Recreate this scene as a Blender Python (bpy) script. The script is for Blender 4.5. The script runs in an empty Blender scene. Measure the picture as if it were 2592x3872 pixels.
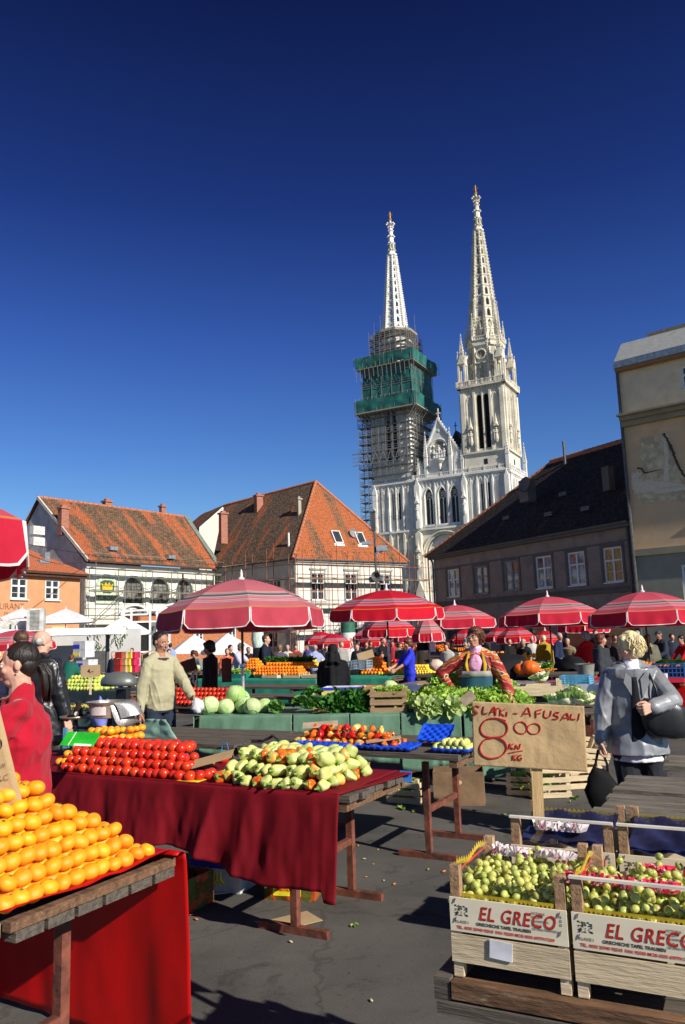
import bpy, math, random
from mathutils import Vector, Matrix, noise, Quaternion
R=math.radians; PI=math.pi
rnd=random.Random(7)
scn=bpy.context.scene; col=scn.collection
# ---------------------------------------------------------------- camera model
FPX=2953.; TH=R(8.93); RO=R(1.9); EYE=1.7
def ray(x,y):
    u=x-1296;v=1936-y
    a=u*math.cos(RO)+v*math.sin(RO);b=-u*math.sin(RO)+v*math.cos(RO)
    return Vector((a,FPX*math.cos(TH)-b*math.sin(TH),FPX*math.sin(TH)+b*math.cos(TH)))
def gz(x,y,Z=.8):
    d=ray(x,y); return Vector((0,0,EYE))+d*((Z-EYE)/d.z)
def gy(x,y,Y):
    d=ray(x,y); return Vector((0,0,EYE))+d*(Y/d.y)
LX=Vector((.88,-.475,0)).normalized(); DY=Vector((.475,.88,0)).normalized()
AL=math.atan2(LX.y,LX.x)
# ---------------------------------------------------------------- materials
MATS={}
def _n(nt,t,**k):
    n=nt.nodes.new(t)
    for a,b in k.items():
        if a in n.inputs: n.inputs[a].default_value=b
        else: setattr(n,a,b)
    return n
def mat(name,c,rough=.7,var=.25,scale=6.,c2=None,bump=.0,bscale=40.,metal=0.,spec=.4,trans=0.,objvar=0.,coat=0.,stretch=(1,1,1),sheen=0.,sss=0.,c3=None,c3s=3.,c3t=(.55,.65),alpha=1.,ior=1.45,huevar=0.):
    """procedural principled material: colour varied by noise, optional second and third colours, noise bump"""
    if name in MATS: return MATS[name]
    m=bpy.data.materials.new(name); m.use_nodes=True; nt=m.node_tree; nt.nodes.clear(); L=nt.links.new
    out=_n(nt,'ShaderNodeOutputMaterial'); p=_n(nt,'ShaderNodeBsdfPrincipled'); L(p.outputs[0],out.inputs[0])
    tc=_n(nt,'ShaderNodeTexCoord'); mp=_n(nt,'ShaderNodeMapping'); mp.inputs['Scale'].default_value=stretch; L(tc.outputs['Object'],mp.inputs[0])
    nz=_n(nt,'ShaderNodeTexNoise',Scale=scale,Detail=6.,Roughness=.6); L(mp.outputs[0],nz.inputs['Vector'])
    if objvar or huevar:
        oi=_n(nt,'ShaderNodeObjectInfo')
        ad=_n(nt,'ShaderNodeVectorMath'); ad.operation='ADD'; L(mp.outputs[0],ad.inputs[0]); L(oi.outputs['Random'],ad.inputs[1])
        sc_=_n(nt,'ShaderNodeVectorMath'); sc_.operation='SCALE'; sc_.inputs['Scale'].default_value=37.; L(oi.outputs['Random'],sc_.inputs[0]); L(sc_.outputs[0],ad.inputs[1]); L(ad.outputs[0],nz.inputs['Vector'])
    mx=_n(nt,'ShaderNodeMix',data_type='RGBA'); 
    rp=_n(nt,'ShaderNodeValToRGB'); rp.color_ramp.elements[0].position=.35; rp.color_ramp.elements[1].position=.65; L(nz.outputs['Fac'],rp.inputs[0]); L(rp.outputs[0],mx.inputs[0])
    a=tuple(max(0,x*(1-var)) for x in c); b=c2 if c2 else tuple(min(1,x*(1+var)) for x in c)
    mx.inputs[6].default_value=(*a,1); mx.inputs[7].default_value=(*b,1); last=mx.outputs[2]
    if c3:
        n3=_n(nt,'ShaderNodeTexNoise',Scale=c3s,Detail=8.,Roughness=.65); L(mp.outputs[0] if not(objvar or huevar) else ad.outputs[0],n3.inputs['Vector'])
        r3=_n(nt,'ShaderNodeValToRGB'); r3.color_ramp.elements[0].position=c3t[0]; r3.color_ramp.elements[1].position=c3t[1]; L(n3.outputs['Fac'],r3.inputs[0])
        m3=_n(nt,'ShaderNodeMix',data_type='RGBA'); L(r3.outputs[0],m3.inputs[0]); L(last,m3.inputs[6]); m3.inputs[7].default_value=(*c3,1); last=m3.outputs[2]
    if objvar or huevar:
        hs=_n(nt,'ShaderNodeHueSaturation')
        mr=_n(nt,'ShaderNodeMapRange'); mr.inputs[3].default_value=1-objvar; mr.inputs[4].default_value=1+objvar; L(oi.outputs['Random'],mr.inputs[0]); L(mr.outputs[0],hs.inputs['Value'])
        if huevar:
            ml=_n(nt,'ShaderNodeMath'); ml.operation='MULTIPLY'; ml.inputs[1].default_value=7.31; L(oi.outputs['Random'],ml.inputs[0])
            fr=_n(nt,'ShaderNodeMath'); fr.operation='FRACT'; L(ml.outputs[0],fr.inputs[0])
            mr2=_n(nt,'ShaderNodeMapRange'); mr2.inputs[3].default_value=.5-huevar; mr2.inputs[4].default_value=.5+huevar; L(fr.outputs[0],mr2.inputs[0]); L(mr2.outputs[0],hs.inputs['Hue'])
        L(last,hs.inputs['Color']); last=hs.outputs[0]
    L(last,p.inputs['Base Color'])
    p.inputs['Roughness'].default_value=rough; p.inputs['Metallic'].default_value=metal; p.inputs['Specular IOR Level'].default_value=spec
    p.inputs['Transmission Weight'].default_value=trans; p.inputs['Coat Weight'].default_value=coat; p.inputs['Sheen Weight'].default_value=sheen; p.inputs['IOR'].default_value=ior
    p.inputs['Alpha'].default_value=alpha
    if sss: p.inputs['Subsurface Weight'].default_value=sss; p.inputs['Subsurface Radius'].default_value=(.01,.006,.003); p.inputs['Subsurface Scale'].default_value=.5
    if bump:
        bn=_n(nt,'ShaderNodeTexNoise',Scale=bscale,Detail=5.,Roughness=.6); L(mp.outputs[0],bn.inputs['Vector'])
        bp=_n(nt,'ShaderNodeBump',Strength=min(1,bump),Distance=.01 if bump<=1 else .01*bump); L(bn.outputs['Fac'],bp.inputs['Height']); L(bp.outputs[0],p.inputs['Normal'])
    MATS[name]=m; m['p']=p.name
    return m
# ---------------------------------------------------------------- mesh builder
class MB:
    def __init__(s): s.v=[];s.f=[];s.m=[];s.uv={}
    def _add(s,vs,fs,m=0):
        o=len(s.v); s.v+=[tuple(v) for v in vs]
        for f in fs: s.f.append(tuple(i+o for i in f)); s.m.append(m)
        return s
    def box(s,x0,x1,y0,y1,z0,z1,m=0,M=None):
        vs=[Vector((x,y,z)) for x in(x0,x1) for y in(y0,y1) for z in(z0,z1)]
        if M is not None: vs=[M@v for v in vs]
        return s._add(vs,[(0,1,3,2),(4,6,7,5),(0,4,5,1),(2,3,7,6),(0,2,6,4),(1,5,7,3)],m)
    def bar(s,p,q,w,h=None,m=0,up=None):
        p=Vector(p);q=Vector(q);h=h or w;d=(q-p); L_=d.length
        if L_<1e-6: return s
        d.normalize(); u=Vector(up) if up else (Vector((0,0,1)) if abs(d.z)<.95 else Vector((0,1,0)))
        a=d.cross(u).normalized();b=a.cross(d)
        M=Matrix((a,d,b)).transposed().to_4x4(); M.translation=p
        return s.box(-w/2,w/2,0,L_,-h/2,h/2,m,M)
    def quad(s,a,b,c,d,m=0): return s._add([a,b,c,d],[(0,1,2,3)],m)
    def tri(s,a,b,c,m=0): return s._add([a,b,c],[(0,1,2)],m)
    def poly(s,pts,m=0): return s._add(pts,[tuple(range(len(pts)))],m)
    def tube(s,pts,r,n=8,m=0,cap=True,flat=1.):
        pts=[Vector(p) for p in pts]; k=len(pts); rs=r if isinstance(r,(list,tuple)) else [r]*k
        vs=[];pa=None
        for i,p in enumerate(pts):
            t=(pts[min(i+1,k-1)]-pts[max(i-1,0)]); t=t.normalized() if t.length>1e-9 else Vector((0,0,1))
            if pa is None: pa=t.orthogonal().normalized()
            a=(pa-t*pa.dot(t)); a=a.normalized() if a.length>1e-6 else t.orthogonal().normalized(); pa=a; b=t.cross(a)
            for j in range(n):
                w=2*PI*j/n; vs.append(p+(a*math.cos(w)+b*math.sin(w)*flat)*rs[i])
        fs=[(i*n+j,i*n+(j+1)%n,(i+1)*n+(j+1)%n,(i+1)*n+j) for i in range(k-1) for j in range(n)]
        if cap: fs+=[tuple(range(n))[::-1],tuple((k-1)*n+j for j in range(n))]
        return s._add(vs,fs,m)
    def lathe(s,prof,n=16,c=(0,0,0),m=0,M=None,sx=1,sy=1):
        vs=[]
        for r,z in prof:
            for j in range(n):
                w=2*PI*j/n; v=Vector((c[0]+r*math.cos(w)*sx,c[1]+r*math.sin(w)*sy,c[2]+z)); vs.append(M@v if M is not None else v)
        k=len(prof); fs=[(i*n+j,i*n+(j+1)%n,(i+1)*n+(j+1)%n,(i+1)*n+j) for i in range(k-1) for j in range(n)]
        fs+=[tuple(range(n))[::-1],tuple((k-1)*n+j for j in range(n))]
        return s._add(vs,fs,m)
    def ell(s,c,r,n=12,k=8,m=0,M=None,fn=None):
        c=Vector(c); vs=[];
        for i in range(k+1):
            ph=PI*i/k
            for j in range(n):
                w=2*PI*j/n; d=Vector((math.sin(ph)*math.cos(w),math.sin(ph)*math.sin(w),math.cos(ph)))
                q=Vector((d.x*r[0],d.y*r[1],d.z*r[2]))
                if fn: q=fn(d,q)
                if M is not None: q=M@q
                vs.append(c+q)
        fs=[(i*n+j,(i+1)*n+j,(i+1)*n+(j+1)%n,i*n+(j+1)%n) for i in range(k) for j in range(n)]
        return s._add(vs,fs,m)
    def prism(s,poly,y0,y1,m=0):   # polygon in xz, extruded along y
        n=len(poly); vs=[(x,y0,z) for x,z in poly]+[(x,y1,z) for x,z in poly]
        return s._add(vs,[tuple(range(n)),tuple(range(2*n-1,n-1,-1))]+[(i,i+n,(i+1)%n+n,(i+1)%n) for i in range(n)],m)
    def prismz(s,poly,z0,z1,m=0):
        n=len(poly); vs=[(x,y,z0) for x,y in poly]+[(x,y,z1) for x,y in poly]
        return s._add(vs,[tuple(range(n))[::-1],tuple(range(n,2*n))]+[(i,(i+1)%n,(i+1)%n+n,i+n) for i in range(n)],m)
    def grid(s,fn,nu,nv,m=0,uv=True):
        o=len(s.v); vs=[fn(i/nu,j/nv) for i in range(nu+1) for j in range(nv+1)]
        fs=[(i*(nv+1)+j,(i+1)*(nv+1)+j,(i+1)*(nv+1)+j+1,i*(nv+1)+j+1) for i in range(nu) for j in range(nv)]
        if uv:
            for i in range(nu+1):
                for j in range(nv+1): s.uv[o+i*(nv+1)+j]=(i/nu,j/nv)
        return s._add(vs,fs,m)
    def xf(s,M,start=0):
        for i in range(start,len(s.v)): s.v[i]=tuple(M@Vector(s.v[i]))
        return s
    def merge(s,o,M=None,m=None):
        k=len(s.v); s.v+=[tuple(M@Vector(v)) if M is not None else v for v in o.v]
        for f,mm in zip(o.f,o.m): s.f.append(tuple(i+k for i in f)); s.m.append(mm if m is None else m)
        for a,b in o.uv.items(): s.uv[a+k]=b
        return s
    def mesh(s,name,mats,smooth=False,weld=0,autos=None):
        me=bpy.data.meshes.new(name); me.from_pydata(s.v,[],s.f)
        mats=mats if isinstance(mats,(list,tuple)) else [mats]
        for m in mats: me.materials.append(m)
        me.polygons.foreach_set('material_index',s.m)
        if s.uv:
            ul=me.uv_layers.new(name='UVMap')
            for l in me.loops: ul.data[l.index].uv=s.uv.get(l.vertex_index,(0,0))
        if smooth is True: me.polygons.foreach_set('use_smooth',[True]*len(me.polygons))
        elif smooth: 
            me.polygons.foreach_set('use_smooth',[True]*len(me.polygons)); me.set_sharp_from_angle(angle=R(smooth))
        me.validate(); me.update(); return me
    def build(s,name,mats,parent=None,smooth=False,loc=None,rot=None,**k):
        o=bpy.data.objects.new(name,s.mesh(name,mats,smooth)); col.objects.link(o)
        if parent is not None: o.parent=parent
        if loc is not None: o.location=loc
        if rot is not None: o.rotation_euler=rot if hasattr(rot,'__len__') else (0,0,rot)
        if k: tag(o,**k)
        return o
def tag(o,label=None,cat=None,group=None,kind=None):
    if label: o['label']=label
    if cat: o['category']=cat
    if group: o['group']=group
    if kind: o['kind']=kind
    return o
def empty(name,loc=(0,0,0),rz=0,**k):
    o=bpy.data.objects.new(name,None); o.empty_display_size=.1; col.objects.link(o); o.location=loc
    o.rotation_euler=rz if hasattr(rz,'__len__') else (0,0,rz)
    return tag(o,**k)
KIDS={}
def copy_tree(o,loc=None,rot=None,label=None,group=None,scale=None,parent=None,cat=None):
    c=o.copy(); col.objects.link(c)
    if parent is not None: c.parent=parent
    if loc is not None: c.location=loc
    if rot is not None: c.rotation_euler=rot if hasattr(rot,'__len__') else (0,0,rot)
    if scale is not None: c.scale=scale if hasattr(scale,'__len__') else (scale,)*3
    if label: c['label']=label
    if group: c['group']=group
    if cat: c['category']=cat
    for ch in KIDS.setdefault(o.name,list(o.children)): copy_tree(ch,parent=c)
    return c
def wob(v,a,s=3.,seed=0): 
    v=Vector(v); return v+noise.noise_vector(v*s+Vector((seed,seed*1.7,0)))*a
TMP=bpy.data.scenes.new('workbench')
def evald(o):
    TMP.collection.objects.link(o); vl=TMP.view_layers[0]; vl.update(); dg=vl.depsgraph; dg.update(); me=bpy.data.meshes.new_from_object(o.evaluated_get(dg)); TMP.collection.objects.unlink(o); return me
def text(name,body,m,parent,loc,rot,size,shear=0.,off=0.,ext=.0006,sp=1.,align='LEFT',mirror=False,sy=1.,z=None):
    cu=bpy.data.curves.new(name,'FONT'); cu.body=body; cu.size=size; cu.shear=shear; cu.offset=off; cu.extrude=ext; cu.space_character=sp; cu.align_x=align; cu.resolution_u=3
    t=bpy.data.objects.new(name,cu); me=evald(t); bpy.data.objects.remove(t); bpy.data.curves.remove(cu)
    me.name=name; me.materials.clear(); me.materials.append(m)
    o=bpy.data.objects.new(name,me); col.objects.link(o); o.parent=parent; o.location=loc; o.rotation_euler=rot; o.scale=(-1 if mirror else 1,sy,1)
    return o
# ---------------------------------------------------------------- camera, world, sun
cam=bpy.data.cameras.new('Camera'); co=bpy.data.objects.new('Camera',cam); col.objects.link(co); scn.camera=co
cam.sensor_fit='VERTICAL'; cam.sensor_height=23.6; cam.lens=18*(FPX/ (18/23.6*3872)); cam.clip_start=.05; cam.clip_end=3000
R0=Vector((1,0,0));U0=Vector((0,-math.sin(TH),math.cos(TH)));F0=Vector((0,math.cos(TH),math.sin(TH)))
RR=R0*math.cos(RO)-U0*math.sin(RO); UU=R0*math.sin(RO)+U0*math.cos(RO)
M=Matrix((RR,UU,-F0)).transposed().to_4x4(); M.translation=(0,0,EYE); co.matrix_world=M
SUN=Vector((.715,-.70,math.tan(R(31)))).normalized()
sl=bpy.data.lights.new('sun','SUN'); sl.energy=5.0; sl.angle=R(.53); sl.color=(1,.93,.82)
so=bpy.data.objects.new('sun',sl); col.objects.link(so); so.rotation_euler=SUN.to_track_quat('Z','Y').to_euler()
w=bpy.data.worlds.new('World'); scn.world=w; w.use_nodes=True; nt=w.node_tree; nt.nodes.clear(); L=nt.links.new
out=_n(nt,'ShaderNodeOutputWorld'); bg=_n(nt,'ShaderNodeBackground',Strength=.084); L(bg.outputs[0],out.inputs[0])
sky=_n(nt,'ShaderNodeTexSky'); sky.sky_type='NISHITA'; sky.sun_disc=False; sky.sun_elevation=R(31); sky.sun_rotation=math.atan2(SUN.x,SUN.y)
sky.altitude=150; sky.air_density=1.; sky.dust_density=.3; sky.ozone_density=3.
# polarising filter: the sky deepens with height, as through the lens used for the photograph
tc=_n(nt,'ShaderNodeTexCoord'); sx=_n(nt,'ShaderNodeSeparateXYZ'); L(tc.outputs['Generated'],sx.inputs[0])
cr=_n(nt,'ShaderNodeValToRGB'); L(sx.outputs['Z'],cr.inputs[0]); e=cr.color_ramp.elements
e[0].position=0; e[0].color=(.70,.85,1,1); e[1].position=1; e[1].color=(.025,.035,.09,1)
for p_,c_ in ((.10,(.62,.84,1.)),(.22,(.40,.63,1.)),(.36,(.255,.415,.90)),(.5,(.135,.22,.60)),(.7,(.058,.080,.26))):
    q=e.new(p_); q.color=(*c_,1)
mx=_n(nt,'ShaderNodeMix',data_type='RGBA',blend_type='MULTIPLY'); mx.inputs[0].default_value=1; L(sky.outputs[0],mx.inputs[6]); L(cr.outputs[0],mx.inputs[7]); L(mx.outputs[2],bg.inputs[0])
scn.view_settings.view_transform='Standard'; scn.view_settings.look='None'; scn.view_settings.exposure=0.35; scn.view_settings.gamma=1.
scn.render.engine='CYCLES'
# ================================================================ ground
def asphalt():
    m=mat('asphalt',(.100,.094,.086),rough=.85,var=.28,scale=.8,bump=.6,bscale=190,c3=(.20,.19,.175),c3s=120,c3t=(.63,.74),spec=.25)
    nt=m.node_tree; L=nt.links.new; p=nt.nodes['Principled BSDF']; src=p.inputs['Base Color'].links[0].from_socket; tc=[n for n in nt.nodes if n.type=='TEX_COORD'][0]
    for sc,lo,hi,c,f in ((2.3,.56,.66,(.042,.040,.039),.7),(.55,.50,.60,(.12,.112,.10),.6),(26,.60,.68,(.028,.027,.027),.7)):
        n=_n(nt,'ShaderNodeTexNoise',Scale=sc,Detail=9.,Roughness=.7,Distortion=.6); L(tc.outputs['Object'],n.inputs['Vector']); r=_n(nt,'ShaderNodeMapRange'); r.inputs[1].default_value=lo; r.inputs[2].default_value=hi; r.inputs[4].default_value=f; L(n.outputs['Fac'],r.inputs[0]); x=_n(nt,'ShaderNodeMix',data_type='RGBA'); L(r.outputs[0],x.inputs[0]); L(src,x.inputs[6]); x.inputs[7].default_value=(*c,1); src=x.outputs[2]
    v=_n(nt,'ShaderNodeTexVoronoi',Scale=.55,feature='DISTANCE_TO_EDGE'); nz=_n(nt,'ShaderNodeTexNoise',Scale=3.,Detail=6.); L(tc.outputs['Object'],nz.inputs['Vector']); a=_n(nt,'ShaderNodeVectorMath'); a.operation='MULTIPLY_ADD'; a.inputs[1].default_value=(.5,.5,.5); L(nz.outputs['Color'],a.inputs[0]); L(tc.outputs['Object'],a.inputs[2]); L(a.outputs[0],v.inputs['Vector'])
    r=_n(nt,'ShaderNodeMapRange'); r.inputs[1].default_value=.004; r.inputs[2].default_value=.010; r.inputs[3].default_value=.3; r.inputs[4].default_value=0; L(v.outputs['Distance'],r.inputs[0]); x=_n(nt,'ShaderNodeMix',data_type='RGBA'); L(r.outputs[0],x.inputs[0]); L(src,x.inputs[6]); x.inputs[7].default_value=(.02,.02,.02,1); L(x.outputs[2],p.inputs['Base Color'])
    return m
g=MB(); 
g.box(-400,400,-60,500,-.3,0); g.build('ground',asphalt(),kind='structure')
# ================================================================ building tools
plaster=lambda n,c,**k: mat(n,c,rough=.85,var=.10,scale=1.3,bump=.5,bscale=14,**k)
M_white_paint=mat('white_window_paint',(.72,.72,.70),rough=.5,var=.06)
M_glass=mat('window_glass',(.035,.045,.055),rough=.05,var=.3,scale=1.5,spec=.9)
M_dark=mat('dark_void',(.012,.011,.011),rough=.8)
M_tile=None
def tilemat(name,c1,c2,dark,stripe=.55,sc=.9,bandw=1.35,slant=0.):
    """clay roof tiles: courses, sun-bleached runs alternating with lichen-dark runs down the slope"""
    m=bpy.data.materials.new(name); m.use_nodes=True; nt=m.node_tree; nt.nodes.clear(); L=nt.links.new
    out=_n(nt,'ShaderNodeOutputMaterial'); p=_n(nt,'ShaderNodeBsdfPrincipled',Roughness=.85); L(p.outputs[0],out.inputs[0]); p.inputs['Specular IOR Level'].default_value=.2
    uv=_n(nt,'ShaderNodeUVMap'); 
    br=_n(nt,'ShaderNodeTexBrick'); br.inputs['Scale'].default_value=1.; br.inputs['Brick Width'].default_value=.19; br.inputs['Row Height'].default_value=.16; br.inputs['Mortar Size'].default_value=.012; br.inputs['Bias'].default_value=-.1
    br.inputs['Color1'].default_value=(*c1,1); br.inputs['Color2'].default_value=(*c2,1); br.inputs['Mortar'].default_value=(*[x*.35 for x in c1],1); L(uv.outputs[0],br.inputs['Vector'])
    mp=_n(nt,'ShaderNodeMapping'); mp.inputs['Scale'].default_value=(1/bandw,.09,1); mp.inputs['Rotation'].default_value=(0,0,slant); L(uv.outputs[0],mp.inputs[0])
    n1=_n(nt,'ShaderNodeTexNoise',Scale=1.15,Detail=3.,Roughness=.55); L(mp.outputs[0],n1.inputs['Vector'])
    n2=_n(nt,'ShaderNodeTexNoise',Scale=2.6,Detail=8.,Roughness=.75); L(uv.outputs[0],n2.inputs['Vector'])
    ad=_n(nt,'ShaderNodeMath'); ad.operation='MULTIPLY_ADD'; ad.inputs[1].default_value=.42; L(n2.outputs['Fac'],ad.inputs[0]); L(n1.outputs['Fac'],ad.inputs[2])
    r=_n(nt,'ShaderNodeValToRGB'); r.color_ramp.elements[0].position=stripe+.15; r.color_ramp.elements[1].position=stripe+.22; L(ad.outputs[0],r.inputs[0])
    b2=_n(nt,'ShaderNodeTexBrick'); b2.inputs['Scale'].default_value=1.; b2.inputs['Brick Width'].default_value=.19; b2.inputs['Row Height'].default_value=.16; b2.inputs['Mortar Size'].default_value=.012
    b2.inputs['Color1'].default_value=(*dark,1); b2.inputs['Color2'].default_value=(*[x*2.1 for x in dark],1); b2.inputs['Mortar'].default_value=(.01,.008,.006,1); L(uv.outputs[0],b2.inputs['Vector'])
    mx=_n(nt,'ShaderNodeMix',data_type='RGBA'); L(r.outputs[0],mx.inputs[0]); L(br.outputs['Color'],mx.inputs[6]); L(b2.outputs['Color'],mx.inputs[7])
    n4=_n(nt,'ShaderNodeTexNoise',Scale=9.,Detail=3.); L(uv.outputs[0],n4.inputs['Vector'])
    r4=_n(nt,'ShaderNodeMapRange'); r4.inputs[1].default_value=.3; r4.inputs[2].default_value=.7; r4.inputs[3].default_value=.72; r4.inputs[4].default_value=1.3; L(n4.outputs['Fac'],r4.inputs[0])
    m4=_n(nt,'ShaderNodeVectorMath'); m4.operation='SCALE'; L(mx.outputs[2],m4.inputs[0]); L(r4.outputs[0],m4.inputs['Scale'])
    L(m4.outputs[0],p.inputs['Base Color'])
    bp=_n(nt,'ShaderNodeBump',Strength=.8,Distance=.05); L(n4.outputs['Fac'],bp.inputs['Height']); L(bp.outputs[0],p.inputs['Normal'])
    return m
def roof_plane(mb,a,b,c,d,m=0,nu=24,nv=10,amp=.05):
    """sagging tiled slope: a-b eave, d-c ridge; uv in metres"""
    a,b,c,d=[Vector(q) for q in(a,b,c,d)]; o=len(mb.v)
    def fn(u,v):
        q=(a.lerp(b,u)).lerp(d.lerp(c,u),v); return q+Vector((0,0,noise.noise(q*.45)*amp))
    mb.grid(fn,nu,nv,m,uv=False)
    Lh=(b-a).length;Lv=(d-a).length; ex=(b-a).normalized(); ey=((d-a)-ex*(d-a).dot(ex)).normalized()
    for i in range(o,len(mb.v)):
        q=Vector(mb.v[i])-a; mb.uv[i]=(q.dot(ex),q.dot(ey))
def wall(mb,x0,x1,z0,z1,op=(),y=0,dep=.22,m=0,M=None):
    """wall sheet in the xz plane with rectangular openings (xa,xb,za,zb) and reveals going back"""
    o=len(mb.v)
    xs=sorted({x0,x1,*[v for q in op for v in q[:2]]}); zs=sorted({z0,z1,*[v for q in op for v in q[2:4]]})
    for i in range(len(xs)-1):
        for j in range(len(zs)-1):
            cx=(xs[i]+xs[i+1])/2;cz=(zs[j]+zs[j+1])/2
            if any(q[0]<cx<q[1] and q[2]<cz<q[3] for q in op): continue
            mb.quad((xs[i],y,zs[j]),(xs[i+1],y,zs[j]),(xs[i+1],y,zs[j+1]),(xs[i],y,zs[j+1]),m)
    for a,b,c,d in [q[:4] for q in op]:
        mb.quad((a,y,c),(a,y+dep,c),(a,y+dep,d),(a,y,d),m); mb.quad((b,y,c),(b,y,d),(b,y+dep,d),(b,y+dep,c),m)
        mb.quad((a,y,c),(b,y,c),(b,y+dep,c),(a,y+dep,c),m); mb.quad((a,y,d),(a,y+dep,d),(b,y+dep,d),(b,y,d),m)
    if M is not None: mb.xf(M,o)
def window(parent,a,b,c,d,y=.1,M=None,fr=.07,cross=True,mf=None,glass=None,hood=False,open_=0,arch=False,pm=None,mull=None):
    mf=mf or M_white_paint; f=MB()
    f.box(a,a+fr,y,y+.07,c,d);f.box(b-fr,b,y,y+.07,c,d);f.box(a+fr,b-fr,y+.002,y+.07,d-fr,d);f.box(a+fr,b-fr,y+.002,y+.07,c,c+fr)
    x=(a+b)/2
    if cross:
        f.box(x-fr*.6,x+fr*.6,y-.004,y+.06,c+fr,d-fr); zt=c+(d-c)*.62
        f.box(a+fr,x-fr*.6,y,y+.06,zt-fr*.5,zt+fr*.5); f.box(x+fr*.6,b-fr,y,y+.06,zt-fr*.5,zt+fr*.5)
        zl=c+(d-c)*.3; f.box(a+fr,x-fr*.6,y+.01,y+.05,zl-.015,zl+.015); f.box(x+fr*.6,b-fr,y+.01,y+.05,zl-.015,zl+.015)
    f.box(a-.06,b+.06,y-.16,y-.005,c-.07,c-.005)
    if M is not None: f.xf(M)
    w=f.build('window',[mf],parent); g=MB(); g.box(a+fr*.5,b-fr*.5,y+.075,y+.09,c+fr*.5,d-fr*.5)
    if M is not None: g.xf(M)
    g.build('pane',[glass or M_glass],w)
    if hood:
        h=MB(); h.box(a-.2,b+.2,-.14,-.003,d+.28,d+.38); h.box(a-.12,b+.12,-.09,-.003,d+.2,d+.278); h.box(a-.14,a-.02,-.05,-.003,c,d+.18); h.box(b+.02,b+.14,-.05,-.003,c,d+.18); h.box(a-.16,b+.16,-.06,-.003,c-.35,c-.08)
        if M is not None: h.xf(M)
        h.build('hood_moulding',[pm],w)
    return w
def chimney(parent,x,y,z0,z1,w=.7,d=.5,m=None,cap=True,rot=0):
    c=MB(); c.box(x-w/2,x+w/2,y-d/2,y+d/2,z0,z1)
    if cap: c.box(x-w/2-.08,x+w/2+.08,y-d/2-.08,y+d/2+.08,z1,z1+.12); c.box(x-w/2+.05,x+w/2-.05,y-d/2+.05,y+d/2-.05,z1+.12,z1+.3)
    return c.build('chimney',[m],parent)
def brick(name,c1,c2,mortar=(.3,.27,.24),sc=1.):
    m=bpy.data.materials.new(name); m.use_nodes=True; nt=m.node_tree; L=nt.links.new; p=nt.nodes['Principled BSDF']; p.inputs['Roughness'].default_value=.9
    tc=_n(nt,'ShaderNodeTexCoord'); mp=_n(nt,'ShaderNodeMapping'); mp.inputs['Rotation'].default_value=(R(90),0,0); L(tc.outputs['Object'],mp.inputs[0])
    br=_n(nt,'ShaderNodeTexBrick',Scale=sc); br.inputs['Brick Width'].default_value=.26; br.inputs['Row Height'].default_value=.08; br.inputs['Mortar Size'].default_value=.008
    br.inputs['Color1'].default_value=(*c1,1); br.inputs['Color2'].default_value=(*c2,1); br.inputs['Mortar'].default_value=(*mortar,1); L(mp.outputs[0],br.inputs['Vector']); L(br.outputs['Color'],p.inputs['Base Color'])
    return m
M_brick=brick('chimney_brick',(.42,.13,.07),(.30,.09,.05))
T_or=tilemat('roof_tiles_orange',(.44,.135,.055),(.32,.09,.04),(.10,.062,.038),stripe=.49)
T_mix=tilemat('roof_tiles_weathered',(.38,.12,.05),(.26,.085,.045),(.085,.058,.04),stripe=.45,bandw=1.2)
T_hip=tilemat('roof_tiles_hip',(.44,.135,.05),(.33,.095,.04),(.13,.07,.04),stripe=.57,bandw=2.)
T_dk=tilemat('roof_tiles_shade_dark',(.20,.07,.04),(.12,.045,.03),(.03,.025,.022),stripe=.36)  # tiles darkened overall: the tall house's shade is put into their colour
def frame(O,e):   # Empty frame: local x along e
    return (O[0],O[1],0), math.atan2(e[1],e[0])
def ridge_caps(parent,a,b,m,r=.13,step=.4):
    a=Vector(a);b=Vector(b);n=int((b-a).length/step); c=MB()
    for i in range(n):
        p=a.lerp(b,i/n);q=a.lerp(b,(i+1)/n); c.tube([p,q],[r*1.05,r*.85],8)
    return c.build('ridge_tiles',[m],parent)
M_gut=mat('zinc_gutter',(.10,.10,.10),rough=.5,metal=.4)
M_gut2=mat('copper_brown_gutter',(.09,.045,.03),rough=.5)
M_gutl=mat('galvanised_flashing',(.25,.31,.36),rough=.45,metal=.3)
# ---------------------------------------------------------------- middle house (hipped roof)
P_w=plaster('render_offwhite',(.70,.66,.58)); P_trim=plaster('trim_grey',(.42,.41,.36)); P_l=plaster('render_offwhite_shade',(.50,.47,.40))  # left face: same render darkened, shade put into its colour
O,rz=frame((-3.8,60),(8.7,6.3))
H=empty('hipped_roof_house',O,rz,label='white rendered house with tall hipped orange tile roof, left of the cathedral',cat='house')
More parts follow.
